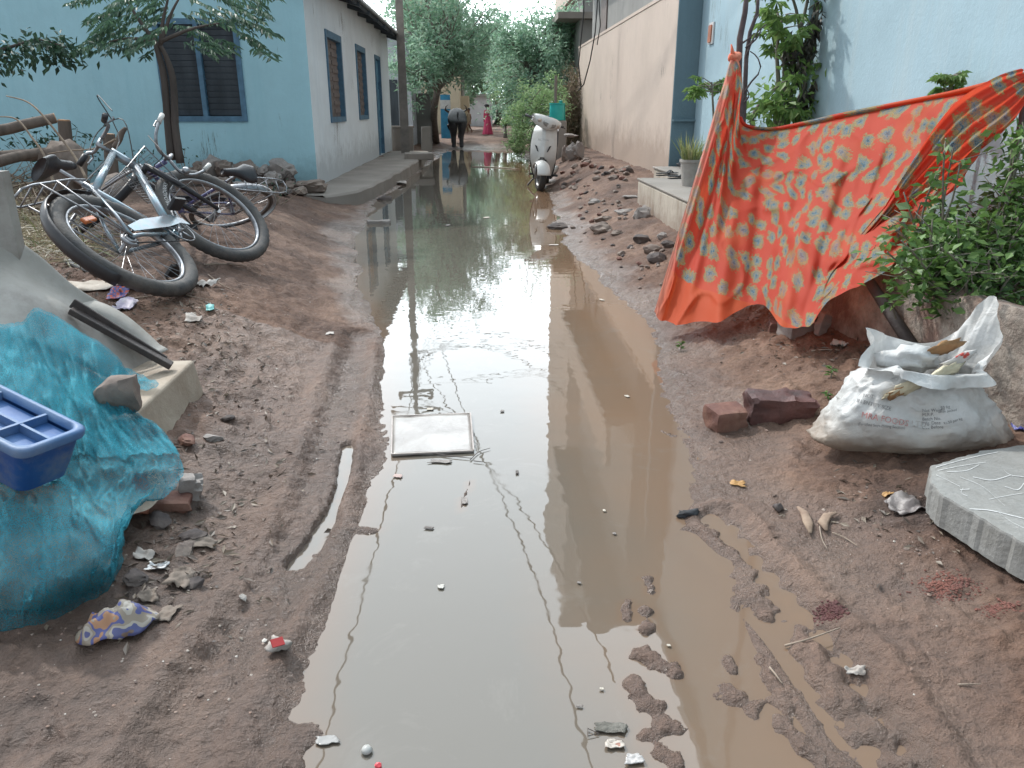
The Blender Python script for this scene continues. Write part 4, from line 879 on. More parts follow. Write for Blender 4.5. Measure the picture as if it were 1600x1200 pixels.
# ================================================================== orange cloth
def saree_mat():
    m,nt,b=nodes('orange_floral_cotton'); L=nt.links.new
    uv=N(nt,'ShaderNodeUVMap'); 
    nz=N(nt,'ShaderNodeTexNoise',i_Scale=26,i_Detail=5,i_Roughness=.85); L(uv.outputs[0],nz.inputs[0])
    sb=N(nt,'ShaderNodeVectorMath',operation='SUBTRACT'); L(nz.outputs['Color'],sb.inputs[0]); sb.inputs[1].default_value=(.5,.5,.5)
    sc=N(nt,'ShaderNodeVectorMath',operation='SCALE'); L(sb.outputs[0],sc.inputs[0]); sc.inputs[3].default_value=.12
    ad=N(nt,'ShaderNodeVectorMath',operation='ADD'); L(uv.outputs[0],ad.inputs[0]); L(sc.outputs[0],ad.inputs[1])
    nz2=N(nt,'ShaderNodeTexNoise',i_Scale=75,i_Detail=2,i_Roughness=.7); L(uv.outputs[0],nz2.inputs[0]); sb2=N(nt,'ShaderNodeVectorMath',operation='SUBTRACT'); L(nz2.outputs['Color'],sb2.inputs[0]); sb2.inputs[1].default_value=(.5,.5,.5)
    sc2=N(nt,'ShaderNodeVectorMath',operation='SCALE'); L(sb2.outputs[0],sc2.inputs[0]); sc2.inputs[3].default_value=.055; ad2=N(nt,'ShaderNodeVectorMath',operation='ADD'); L(ad.outputs[0],ad2.inputs[0]); L(sc2.outputs[0],ad2.inputs[1]); ad=ad2
    def layer(scale,rnd,off):
        mp=N(nt,'ShaderNodeMapping'); mp.inputs['Location'].default_value=off; mp.inputs['Scale'].default_value=(1,.85,1); L(ad.outputs[0],mp.inputs[0])
        v=N(nt,'ShaderNodeTexVoronoi',i_Scale=scale,i_Randomness=rnd,voronoi_dimensions='2D'); L(mp.outputs[0],v.inputs[0]); return v
    v=layer(7.4,.75,(0,0,0)); v2=layer(18,.8,(.3,.1,0))
    base=(.62,.07,.035)
    c=ramp(nt,v.outputs['Distance'],[(.0,(.07,.13,.18)),(.07,(.16,.27,.33)),(.14,(.42,.3,.14)),(.18,(.13,.21,.24)),(.25,(.5,.33,.13)),(.3,(.3,.27,.12)),(.36,base)],'CONSTANT')
    c2=ramp(nt,v2.outputs['Distance'],[(0,(.12,.2,.22)),(.1,(.45,.32,.18)),(.2,(.3,.28,.14)),(.25,base)],'CONSTANT')
    # second layer only near flowers
    near=ramp(nt,v.outputs['Distance'],[(.36,(1,1,1)),(.425,(0,0,0))],'CONSTANT')
    mx=N(nt,'ShaderNodeMix',data_type='RGBA'); L(near,mx.inputs[0]); mx.inputs[6].default_value=(*base,1); L(c2,mx.inputs[7])
    isf=ramp(nt,v.outputs['Distance'],[(.0,(1,1,1)),(.36,(0,0,0))],'CONSTANT')
    m2=N(nt,'ShaderNodeMix',data_type='RGBA'); L(isf,m2.inputs[0]); L(mx.outputs[2],m2.inputs[6]); L(c,m2.inputs[7])
    # border band: plain orange hem, pleated pale strip
    sx=N(nt,'ShaderNodeSeparateXYZ'); L(uv.outputs[0],sx.inputs[0])
    hem=N(nt,'ShaderNodeMath',operation='GREATER_THAN'); L(sx.outputs[1],hem.inputs[0]); hem.inputs[1].default_value=1.72
    m3=N(nt,'ShaderNodeMix',data_type='RGBA'); L(hem.outputs[0],m3.inputs[0]); L(m2.outputs[2],m3.inputs[6]); m3.inputs[7].default_value=(.66,.1,.03,1)
    big=N(nt,'ShaderNodeTexNoise',i_Scale=2.5,i_Detail=5); L(uv.outputs[0],big.inputs[0])
    fd=ramp(nt,big.outputs[0],[(.5,(0,0,0)),(.75,(.55,.55,.55))])
    m4=N(nt,'ShaderNodeMix',data_type='RGBA'); L(fd,m4.inputs[0]); L(m3.outputs[2],m4.inputs[6]); m4.inputs[7].default_value=(.72,.17,.06,1)
    pale=N(nt,'ShaderNodeMapRange'); L(sx.outputs[0],pale.inputs[0]); pale.inputs[1].default_value=.10; pale.inputs[2].default_value=.0; pale.inputs[3].default_value=0; pale.inputs[4].default_value=.55
    m5=N(nt,'ShaderNodeMix',data_type='RGBA'); L(pale.outputs[0],m5.inputs[0]); L(m4.outputs[2],m5.inputs[6]); m5.inputs[7].default_value=(.85,.5,.4,1)
    col=m5.outputs[2]; L(col,b.inputs['Base Color']); b.inputs['Roughness'].default_value=.75
    wv=N(nt,'ShaderNodeTexNoise',i_Scale=60,i_Detail=5); L(uv.outputs[0],wv.inputs[0])
    bp=N(nt,'ShaderNodeBump',i_Strength=.25,i_Distance=.004); L(wv.outputs[0],bp.inputs['Height']); L(bp.outputs[0],b.inputs['Normal'])
    tr=N(nt,'ShaderNodeBsdfTranslucent'); L(col,tr.inputs[0]); ms=N(nt,'ShaderNodeMixShader'); ms.inputs[0].default_value=.5
    L(b.outputs[0],ms.inputs[1]); L(tr.outputs[0],ms.inputs[2]); L(ms.outputs[0],nt.nodes['Material Output'].inputs[0])
    return m
MT['saree']=saree_mat()
cth=thing('draped_cloth','long orange flower printed cloth tied to a bare sapling and spread out to dry','cloth',atY(1148,92,6.2))
top=[(1144,86,6.25),(1154,92,6.2),(1160,130,6.15),(1158,190,6.1),(1200,203,5.9),(1260,194,5.5),(1320,181,5.15),(1380,169,4.85),(1440,157,4.55),(1500,145,4.3),(1555,132,4.1),(1600,121,3.98)]
bot=[(1023,486,4.3),(1032,500,4.25),(1060,508,4.15),(1110,499,4.1),(1160,486,4.05),(1205,480,3.95),(1245,498,3.75),(1280,490,3.65),(1318,448,3.6),(1378,418,3.5),(1440,345,3.5),(1498,290,3.6)]
topW=catmull(np.array([atY(*q) for q in top]),230); botW=catmull(np.array([atY(*q) for q in bot]),230)
NV=110; P=np.zeros((230,NV,3)); UV=np.zeros((230,NV,2))
pinch=np.array([*atY(1150,118,6.2)])
for i in range(230):
    u=i/229
    for j in range(NV):
        v=j/(NV-1); p=topW[i]*(1-v)+botW[i]*v
        # sag / billow toward the lane, creases radiating from the knot
        am=math.sin(math.pi*min(1,v*1.02))*.8+.2*v
        p=p.copy()
        f=(.055*math.sin(u*24+1.2*v)+.035*math.sin(u*57+2.5*v+1)+.016*math.sin(u*118-3*v))*(.25+.75*am)
        f+=.12*math.exp(-((u-.17-.13*v)/.035)**2)*(1-v*.4)      # big fold running down from the pole
        f-=.10*math.exp(-((u-.45+.05*v)/.05)**2)*v
        f+=.08*math.exp(-((u-.72-.1*v)/.03)**2)
        f+=.05*math.exp(-(((v-.62)-.35*(u-.5))/.05)**2)*sstep(.42,.55,u)*(1-sstep(.75,.9,u))
        dg=(u-.16)*3.0; f+=.03*math.sin((v*1.0-dg*.55)*26)*math.exp(-((v-.25-dg*.28)/.3)**2)
        f+=.035*max(0,1-abs(float(vnoise(u*9+v*5,v*6-u*7,41)))*2.2)**2+.02*float(vnoise(u*20-v*6,v*9+u*8,42))
        env=float(sstep(0,.05,v)) ; f*=env*(.55 if u<.1 else 1)
        p[1]-=f; p[0]-=f*.35
        pu=float(sstep(.4,.52,u))*(1-float(sstep(.74,.84,u)))*float(sstep(.35,.6,v)); p[1]-=.16*pu; p[0]-=.10*pu
        if u>.4: p[2]-= .1*math.sin(math.pi*v)*float(sstep(.4,.6,u))*(1-float(sstep(.85,1,u)))
        P[i,j]=p
# uv by arc length
for j in range(NV):
    d=np.linalg.norm(np.diff(P[:,j],axis=0),axis=1); UV[1:,j,0]=np.cumsum(d)
ul=UV[:,60,0].copy(); ul=ul/ul[-1]*3.0
for i in range(230):
    d=np.linalg.norm(np.diff(P[i],axis=0),axis=1); UV[i,1:,1]=np.cumsum(d); UV[i,:,0]=ul[i]*.7+.3*UV[i,:,0]
    UV[i,:,1]=UV[i,:,1]/max(.2,UV[i,-1,1])*(.55*1.5+.45*UV[i,-1,1])
w=MB(); w.grid(P); w.uv=UV.reshape(-1,2); w.build('cloth_sheet',MT['saree'],cth,smooth=True)
# rolled upper edge, gathered strip over the pole, knots
w=MB(); rp=[topW[i]+np.array([0,0,.006]) for i in range(60,230,4)]; w.tube([Vector(p) for p in rp],[.018,.03,.022,.034],10,sq=.6); w.uv=np.array([[v[0]*1.1,v[2]*1.2+.2] for v in w.v]); w.build('rolled_edge',MT['saree'],cth,smooth=True)
pk=M('pale_orange_cotton',(.75,.28,.18),(.7,.12,.05),9,.8,.5,20,streak=True)
w=MB()
k0=atY(1149,90,6.2); k1=atY(1131,190,6.0)
w.rock(k0,(.10,.08,.07),3,(0,0,0),.4,3); w.tube([k0,k0+Vector((.02,-.03,-.1)),k0+Vector((.035,-.03,-.24))],[.03,.035,.012],8,sq=.5); w.tube([k0,k0+Vector((-.03,-.02,.03)),k0+Vector((-.045,-.02,.09))],[.02,.022,.008],8,sq=.5)
w.build('knot',pk,cth,smooth=True)
w=MB(); w.rock(k1,(.10,.08,.12),6,(0,.3,0),.5,3); w.tube([k1,k1+Vector((.05,-.05,-.06)),k1+Vector((.13,-.04,-.19))],[.04,.05,.012],8,sq=.5); w.build('knot',pk,cth,smooth=True)
# pleated tail from the right end
tl=[(1600,128,3.95),(1560,160,3.85),(1500,205,3.8),(1440,270,3.8),(1385,330,3.82),(1330,395,3.95)]
cs=catmull(np.array([atY(*q) for q in tl]),70); P=[]
for i,c in enumerate(cs):
    t=i/69; wd=.05+.16*math.sin(math.pi*min(1,t*1.1+.12))**1; row=[]
    for q in np.linspace(0,1,26):
        off=np.array([.55,.0,-.83])*wd*(q-.5)*1.3; dep=-.035-.02*math.sin(q*30+t*4)-.03*math.sin(q*math.pi)
        row.append(c+off+np.array([.3*dep,dep,0]))
    P.append(row)
w=MB(); P=np.array(P); w.grid(P); uvs=np.stack([np.repeat(np.linspace(1,2.4,70)[:,None],26,1),np.repeat(np.linspace(0,.3,26)[None,:],70,0)],2); w.uv=uvs.reshape(-1,2); w.build('gathered_end',MT['saree'],cth,smooth=True)
# ================================================================== plants on the right
LF=leafmat('papaya_leaf',[(.14,.25,.07),(.2,.33,.09),(.11,.2,.06),(.27,.38,.13)],.45)
LFd=leafmat('withered_papaya_leaf',[(.05,.055,.04),(.09,.08,.06),(.035,.04,.04)],.15)
LFb=leafmat('garden_bush_leaf',[(.045,.10,.025),(.08,.16,.04),(.12,.22,.055),(.17,.28,.08),(.06,.13,.03)],.35,.4)
ST=M('green_grey_stem',(.22,.2,.16),(.12,.11,.09),15,.8,.3,40,streak=True)
def palmate(mb,wb,base,dirv,pet,size,rg,n=8,droop=.3):
    base=Vector(base); d=Vector(dirv).normalized(); tip=base+d*pet+Vector((0,0,-.1*pet))
    wb.tube([base,base.lerp(tip,.5)+Vector((0,0,.06*pet)),tip],[.006,.004,.003],4)
    up=(Vector((0,0,1))-d*d.z*.3).normalized(); s=d.cross(up).normalized()
    C=[];D=[]
    for k in range(n):
        a=math.pi*2*(k+.5)/n; v=d*math.cos(a)+s*math.sin(a)-Vector((0,0,droop+rg.uniform(-.15,.3)))
        C.append(tip); D.append(v)
        for _ in range(2): C.append(tip+v.normalized()*size*rg.uniform(.3,.5)); D.append(v+Vector(rg.normal(0,.5,3)))
    C=np.array([tuple(c) for c in C]); D=np.array([tuple(c) for c in D]); ln=np.array([size if k%3==0 else size*.45 for k in range(len(C))])*rg.uniform(.8,1.15,len(C))
    leaves(mb,C,D,ln,ln*.42,rg,bend=.35)
def papaya():
    y0=7.0; base=atY(1205,262,y0); base.z=.4; t=thing('papaya_plant','many stemmed papaya plant with withered hanging leaves against the sky blue wall','plant',base)
    rn=random.Random(4); rg=np.random.default_rng(4); w=MB(); lf=MB(); ld=MB()
    stems=[[(1205,250),(1222,160),(1240,90),(1262,0),(1270,-50)],[(1205,250),(1235,150),(1252,80),(1245,20),(1232,-20)],[(1205,250),(1225,130),(1222,60),(1215,20)],[(1205,250),(1245,160),(1275,110),(1298,72)],[(1205,250),(1230,190),(1255,140),(1258,105)],[(1190,240),(1175,185),(1210,140),(1230,125)],[(1205,250),(1216,150),(1214,80),(1222,30)],[(1205,250),(1218,200),(1225,160)]]
    for i,s in enumerate(stems):
        yy=y0+rn.uniform(-.25,.25); pts=catmull(np.array([atY(a,b,y0+(yy-y0)*k/len(s)) for k,(a,b) in enumerate(s)]),14)
        w.tube([Vector(p) for p in pts],[.03,.022,.014,.01],7)
        e=Vector(pts[-1])
        if i in(0,1,2,6,7): 
            for k in range(7): a=rn.uniform(0,6.28); palmate(lf,w,e-Vector((0,0,.05*k)),(math.cos(a),math.sin(a),rn.uniform(.0,.9)),rn.uniform(.12,.26),rn.uniform(.10,.16),rg)
        elif i==3:
            for k in range(3): a=rn.uniform(-1,1); palmate(lf,w,e,(math.cos(a),math.sin(a),.2),.12,.12,rg)
        else:
            for k in range(3): a=rn.uniform(0,6.28); palmate(lf,w,e,(math.cos(a),math.sin(a),.4),.12,.1,rg)
    for (px,py,n) in ((1250,95,12),(1238,150,14),(1215,165,16),(1195,175,12),(1255,180,14),(1165,178,8),(1240,175,12)):
        c=atY(px,py,y0-.1); m=n*5; leaves(lf,rg.normal(0,.10,(m,3))+np.array(c),rg.normal(0,1,(m,3))+np.array([0,0,-.1]),rg.uniform(.05,.11,m),rg.uniform(.03,.06,m),rg)
    for px,py0,py1 in ((1278,5,50),(1272,30,75),(1262,60,85),(1265,80,92),(1298,78,110),(1290,100,125),(1283,120,138),(1275,130,145),(1262,148,154),(1248,90,120),(1235,55,85)):
        for q in np.linspace(0,1,5):
            c=atY(px-q*4,py0+(py1-py0)*q,y0-.1); n=9; leaves(ld,rg.normal(0,.022,(n,3))+np.array(c),rg.normal(0,.35,(n,3))+np.array([0,0,-1]),rg.uniform(.06,.12,n),rg.uniform(.02,.04,n),rg,bend=.5)
    w.build('stem',ST,t,smooth=True); lf.build('foliage',LF,t); ld.build('withered_leaves',LFd,t)
papaya()
def seedling(name,label,px,py,y0,hpy,rg,rn,n=7,size=.1,pet=.14,m=LF):
    b=atY(px,py,y0); zb=.45 if b.x>1.9 else Hs(b.x,b.y); t=thing(name,label,'plant',(b.x,b.y,zb)); w=MB(); lf=MB(); e=atY(px,hpy,y0)
    w.tube([(b.x,b.y,zb-.05),b.lerp(e,.5)+Vector((.02,0,0)),e],[.015,.009],6)
    for k in range(n): a=rn.uniform(0,6.28); palmate(lf,w,e-Vector((0,0,rn.uniform(0,.1))),(math.cos(a),math.sin(a),rn.uniform(-.1,.8)),pet*rn.uniform(.6,1.1),size*rn.uniform(.7,1.1),rg)
    w.build('stem',ST,t); lf.build('foliage',m,t)
rg=np.random.default_rng(9); rn=random.Random(9)
seedling('papaya_seedling','young papaya with pale green leaves left of the knotted cloth',1112,235,8.3,128,rg,rn,14,.12,.2)
seedling('papaya_seedling','leafy young papaya peeping over the top edge of the orange cloth',1483,190,4.6,118,rg,rn,12,.07,.07)
# bare sapling the cloth is tied to
t=thing('bare_sapling','leafless twin stemmed sapling with the cloth knotted round it','sapling',atY(1156,240,6.32)); w=MB(); rn=random.Random(2)
def pt(px,py,y=6.32): return atY(px,py,y)
w.tube([Vector((pt(1157,240).x,6.32,.4)),pt(1157,190),pt(1154,120),pt(1156,60),pt(1164,20),pt(1170,-40)],[.03,.027,.025,.022,.016],8)
w.tube([Vector((pt(1164,240,6.5).x,6.5,.4)),pt(1163,160,6.5),pt(1166,90,6.5),pt(1172,50,6.5),pt(1183,20,6.5),pt(1186,-30,6.5)],[.02,.017,.012],7)
for s in ([(1166,88),(1180,55),(1197,38)],[(1165,75),(1182,60),(1190,45)],[(1163,145),(1172,130),(1188,110),(1184,90),(1172,80)],[(1156,70),(1170,60),(1178,52)],[(1163,160),(1170,150),(1168,140)],[(1180,30),(1187,22)]):
    w.tube([Vector(p) for p in catmull(np.array([pt(a,b,6.45) for a,b in s]),8)],[.009,.004],5)
w.build('stem',M('dark_bark',(.13,.1,.1),(.07,.055,.055),14,.9,.4,50),t,smooth=True)
# ---- garden shrubs
def shrub(name,label,pxs,seed,dens=1.0,m=LFb,ls=(.045,.026),cat='shrub'):
    """pxs: (px,py_tip,Y) stem tips"""
    rn=random.Random(seed); rg=np.random.default_rng(seed); w=MB(); lf=MB(); tips=[atY(*q) for q in pxs]
    c=sum(tips,Vector())/len(tips); base=Vector((max(2.05,c.x),c.y,.47)); t=thing(name,label,cat,base)
    for e in tips:
        b=Vector((e.x*.7+base.x*.3+rn.uniform(-.05,.05),e.y*.7+base.y*.3,.45)); b.x=max(b.x,1.99)
        pts=limb(w,b,e,.008,.003,rn,seg=8,n=5,wob=.08)
        L_=(e-b).length; n=int((26+L_*70)*dens)
        tt=rg.uniform(.15,1.02,n); idx=np.clip(tt*8,0,7.99); i0=idx.astype(int); fr=(idx-i0)[:,None]
        A=np.array([tuple(p) for p in pts]); C=A[i0]*(1-fr)+A[np.minimum(i0+1,8)]*fr
        off=rg.normal(0,1,(n,3))*np.array([.055,.055,.035])*dens**.3; C=C+off
        D=rg.normal(0,1,(n,3)); D[:,2]=D[:,2]*.5+.15
        l=rg.uniform(ls[0]*.6,ls[0]*1.35,n); leaves(lf,C,D,l,l*(ls[1]/ls[0])*rg.uniform(.8,1.2,n),rg,bend=.2)
        for _ in range(3):
            q=pts[rn.randint(2,7)]; e2=q+Vector((rn.gauss(0,.09),rn.gauss(0,.09),rn.uniform(.0,.14))); w.tube([q,e2],[.003,.0015],4)
    w.build('stem',ST,t,smooth=True); lf.build('foliage',m,t)
rn=random.Random(21)
shrub('garden_shrub','dense dark green shrub filling the garden bed behind the low wall on the right',[(rn.uniform(1440,1620),rn.uniform(335,415),rn.uniform(3.1,3.8)) for _ in range(58)],31,1.7)
shrub('garden_shrub','low bright leaved shrub spilling along the top of the garden wall',[(rn.uniform(1385,1600),rn.uniform(370,445),rn.uniform(2.9,3.5)) for _ in range(34)],32,1.2)
shrub('garden_shrub','tall sparse sprig rising in front of the orange cloth',[(1478,215,3.35),(1470,260,3.4),(1500,255,3.3),(1412,300,3.45),(1440,315,3.4),(1490,230,3.4)],33,.45,LFb,(.06,.032))
shrub('garden_shrub','leafy shrub at the right border reaching up beside the tied cloth end',[(rn.uniform(1578,1660),rn.uniform(190,330),rn.uniform(3.3,3.7)) for _ in range(16)],34,1.1)
shrub('garden_shrub','small shrub hanging over the blue wall side of the garden bed',[(rn.uniform(1640,1800),rn.uniform(200,360),rn.uniform(3.2,3.9)) for _ in range(22)],35,1.0)
# creepers and litter under the shrubs
rgl=np.random.default_rng(8); lf=MB(); n=1500; xs=rgl.uniform(2.0,2.75,n); ysl=rgl.uniform(2.3,4.6,n)
leaves(lf,np.stack([xs,ysl,.5+rgl.uniform(0,.06,n)],1),rgl.normal(0,1,(n,3))*np.array([1,1,.3]),rgl.uniform(.02,.05,n),rgl.uniform(.01,.025,n),rgl)
o=lf.build('ground_cover',LFb); tag(o,'low green ground cover and fallen leaves on the garden bed','ground cover',kind='stuff')
# small weeds on the lane
def weed(label,px,py,h,n,seed,size=.035,m=LFb):
    p=G(px,py); rg=np.random.default_rng(seed); t=thing('weed',label,'weed',p); w=MB(); lf=MB()
    w.tube([p-Vector((0,0,.02)),p+Vector((.005,.0,h))],[.003,.002],5)
    zz=rg.uniform(.2,1,n)*h; C=np.stack([np.full(n,p.x),np.full(n,p.y),p.z+zz],1); a=rg.uniform(0,6.28,n); D=np.stack([np.cos(a),np.sin(a),rg.uniform(-.1,.6,n)],1)
    leaves(lf,C,D,rg.uniform(.7,1.2,n)*size,rg.uniform(.35,.5,n)*size,rg,bend=.3); w.build('stem',ST,t); lf.build('foliage',m,t)
weed('broad leaved green weed standing just in front of the white sack',1470,694,.05,9,1,.075)
weed('small grey green weed left of the white sack near the garden wall',1298,590,.05,18,2,.03)
weed('tiny low weed left of the sack below the other weed',1292,622,.03,14,3,.025)
weed('tiny green tuft at the muddy water edge under the cloth corner',1063,548,.05,14,4,.03)
t=thing('weed','fresh green sprig growing on the dark stick beside the garden wall','weed',atY(1395,475,3.3)); lf=MB(); rg=np.random.default_rng(6); c=atY(1392,470,3.22); n=12; leaves(lf,rg.normal(0,.02,(n,3))+np.array(c),rg.normal(0,1,(n,3)),rg.uniform(.04,.08,n),rg.uniform(.02,.035,n),rg); lf.build('foliage',LFb,t); w=MB(); w.tube([atY(1400,498,3.24),c],[.004,.002],5); w.build('stem',ST,t)
# leaning stick
w=MB(); w.tube([atY(1335,395,3.72),atY(1352,430,3.55),atY(1385,480,3.35),atY(1428,545,3.12)],[.018,.022,.026,.028],8); o=w.build('leaning_stick',M('wet_dark_wood',(.07,.055,.05),(.04,.03,.03),14,.7,.4,40),smooth=True); tag(o,'dark thick stick leaning from the garden wall up behind the cloth','stick')
# pot with grass on the veranda
p=atY(1079,262,7.9); p.z=.515; t=thing('potted_plant','spiky grass like plant in a white pot on the veranda platform','potted plant',p)
w=MB(); w.lathe([(0,0),(.075,0),(.1,.22),(.112,.23),(.112,.255),(.095,.25),(.09,.2),(0,.19)],p,18); w.build('pot',M('dirty_white_pot',(.45,.43,.4),(.3,.28,.26),6,.6,.1),t,smooth=True,auto=40)
lf=MB(); rg=np.random.default_rng(3); n=150; a=rg.uniform(0,6.28,n); rr=rg.uniform(0,.07,n); C=np.stack([p.x+rr*np.cos(a),p.y+rr*np.sin(a),np.full(n,p.z+.2)],1); D=np.stack([np.cos(a)*.5,np.sin(a)*.5,rg.uniform(.8,2,n)],1); leaves(lf,C,D,rg.uniform(.15,.34,n),rg.uniform(.008,.016,n),rg,bend=.15)
lf.build('foliage',leafmat('spiky_leaf',[(.3,.32,.12),(.2,.26,.1),(.4,.38,.2)],.3),t)
# sandals on the platform
dk=M('dark_rubber',(.04,.042,.05),(.025,.027,.03),10,.7,.2)
for k,(px,py,rz,lab) in enumerate(((1042,274,.35,'dark worn sandal lying left of its pair on the platform edge'),(1062,279,.15,'dark worn sandal lying nearest the platform edge'))):
    p=atZ(px,py,.515); t=thing('sandal',lab,'sandal',p,group='pair of sandals on the platform')
    w=MB(); pr=[(-.13,.03),(-.1,.04),(-.02,.032),(.06,.046),(.11,.04),(.14,.02)]; P=[]
    m3=Matrix.Rotation(rz,3,'Z')
    for x,hw_ in pr: P.append([tuple(m3@Vector((x,hw_*u,.004+(.022 if abs(u)<1.01 else 0)))+p) for u in(-1,0,1)])
    P0=[[(q[0],q[1],p.z+.003) for q in r_] for r_ in P]
    w.grid(np.array(P)); w.grid(np.array(P0),flip=True); w.build('sole',dk,t,solid=.01)
    w=MB(); w.tube([m3@Vector((.0,-.036,.02))+p,m3@Vector((.04,-.01,.055))+p,m3@Vector((.09,0,.03))+p],[.012,.014,.008],6,sq=.5); w.tube([m3@Vector((.0,.036,.02))+p,m3@Vector((.04,.01,.055))+p,m3@Vector((.09,0,.03))+p],[.012,.014,.008],6,sq=.5); w.build('strap',dk,t,smooth=True)
p=atZ(1066,262,.515); w=MB(); w.rock(p+Vector((0,0,.03)),(.16,.1,.07),5,(0,0,.2),.6,3); o=w.build('dark_rag',dk,smooth=True); tag(o,'crumpled dark rag beside the flower pot on the veranda','rag')
# ================================================================== bricks and stones on the right
brick=M('wet_red_brick',(.22,.095,.065),(.12,.055,.045),9,.8,.6,45,dirt=(.25,.19,.15),dirtamt=.6,dirtscale=5)
stone=M('muddy_stone',(.25,.2,.17),(.15,.115,.1),7,.85,.6,40,dirt=(.32,.27,.23),dirtamt=.6,dirtscale=5)
stone_d=M('dark_stone',(.11,.09,.085),(.06,.05,.05),7,.85,.6,40,dirt=(.2,.16,.13),dirtamt=.5,dirtscale=5)
stone_g=M('pale_grey_stone',(.36,.33,.31),(.22,.2,.19),7,.85,.5,40,dirt=(.16,.12,.1),dirtamt=.6,dirtscale=5)
def brickmesh(d,seed,j=.012):
    bm=bmesh.new(); bmesh.ops.create_cube(bm,size=1); bmesh.ops.subdivide_edges(bm,edges=bm.edges[:],cuts=7,use_grid_fill=True)
    mb=MB(); vs=[]
    for v in bm.verts:
        p=Vector((v.co.x*d[0],v.co.y*d[1],v.co.z*d[2])); q=p*22
        e=sum(1 for k in range(3) if abs(v.co[k])>.49); sh=1-.035*max(0,e-1)
        n_=float(vnoise(q.x+seed,q.y+q.z*1.3,seed)); n2=float(vnoise(q.x*3+seed,q.y*3-q.z*2,seed+5))
        p=p*sh; p+=p.normalized()*(n_*j+n2*j*.4)
        if v.co.x>.2 and v.co.y*math.cos(seed)+v.co.z*math.sin(seed)>.35: p-=p.normalized()*j*1.6
        vs.append(p)
    mb.add(vs,[tuple(v.index for v in f.verts) for f in bm.faces]); bm.free(); return mb
def put(name,label,cat,mesh,mat,px,py,rot=(0,0,0),dz=0,group=None,smooth=True,auto=35):
    p=G(px,py); o=mesh.build(name,mat,smooth=smooth,auto=auto); o.location=p+Vector((0,0,dz)); o.rotation_euler=rot; return tag(o,label,cat,group)
put('brick','squared red brick with a pale muddy top nearest the water edge','brick',brickmesh((.15,.115,.085),3,.006),brick,1134,664,(0.05,0,.25),.035)
put('brick','large dark wet brick lying between the squared brick and the white sack','brick',brickmesh((.27,.13,.12),8,.014),M('dark_wet_brick',(.12,.05,.045),(.06,.035,.035),9,.6,.7,40,dirt=(.22,.1,.08),dirtamt=.6),1217,650,(.1,0,-.08),.04)
put('brick','pale grey half brick lying under the hem of the orange cloth','brick',brickmesh((.17,.12,.09),5,.008),stone_g,1245,520,(0,.1,.3),.02)
put('brick','reddish brick under the cloth hem left of the grey half brick','brick',brickmesh((.18,.11,.07),6,.008),brick,1228,512,(0,0,-.2),.0)
put('stone_chip','upright tan stone chip right of the grey half brick by the garden wall','stone',brickmesh((.06,.04,.12),7,.008),stone_g,1284,520,(0,.3,.3),.04)
W_=[(928,318,17,8,stone_g,'white topped stone lying alone below the pink wall'),(975,333,28,9,stone_g,'long flat pale slab stone left of the half brick'),(942,345,26,10,stone,'flat stone between the big slab and the white topped stone'),
 (938,362,36,16,stone,'big squared slab of stone at the middle of the right bank'),(962,366,18,8,stone,'small wedge stone touching the right end of the big slab'),(874,357,30,9,stone_d,'dark wet slate lying half in the water below the scooter'),
 (1003,340,26,24,stone_g,'upright half brick leaning on the corner of the veranda platform'),(1002,378,26,14,stone_d,'dark cut brick below the veranda platform corner'),(1034,372,16,12,stone_g,'light cube shaped stone at the foot of the veranda platform'),
 (1020,392,30,12,stone,'long rounded stone left of the cloth edge'),(1027,408,30,17,stone_d,'largest dark stone closest to the left edge of the orange cloth'),(1045,384,20,10,stone_d,'dark stone touching the veranda wall behind the cloth edge'),(985,308,22,3,stone_g,'thin flat shard lying against the platform corner')]
for k,(px,py,wp,hp,m_,lab) in enumerate(W_):
    p=G(px,py); sc=p.y/1180; w=MB(); w.rock((0,0,0),(wp*sc,wp*sc*.7,max(.03,hp*sc*1.15)),k+40,(0,0,random.uniform(-.5,.5)),.5,3); o=w.build('stone',m_,smooth=True,auto=30); o.location=p+Vector((0,0,hp*sc*.25)); tag(o,lab,'stone')
rn=random.Random(17); reg=[(930,985,262,284,22,(6,14)),(870,905,255,300,14,(5,10)),(905,985,290,345,26,(4,10)),(960,1045,380,420,16,(6,15)),(885,960,330,390,12,(4,9)),(890,930,235,262,10,(8,16)),(985,1050,420,470,8,(5,10))]
cl=[]
for v in range(6):
    w=MB(); w.rock((0,0,0),(1,.8,.6),v+70,(0,0,0),.6,2); cl.append(w)
for (xa,xb,ya,yb,n,(s0,s1)) in reg:
    for k in range(n):
        px,py=rn.uniform(xa,xb),rn.uniform(ya,yb); p=G(px,py); 
        if p.z<.01 or p.x>2.4: continue
        s=rn.uniform(s0,s1)*p.y/1200
        w=MB(); w.v=[tuple(c*s for c in v) for v in rn.choice(cl).v]; w.f=cl[0].f; o=w.build('stone',rn.choice([stone,stone,stone_d,brick]),smooth=True,auto=30); o.location=p+Vector((0,0,s*.1)); o.rotation_euler=(rn.uniform(-.3,.3),rn.uniform(-.3,.3),rn.uniform(0,6))
        tag(o,'small muddy stone or clod strewn on the right bank below the pink wall','stone','small stones on the right bank')
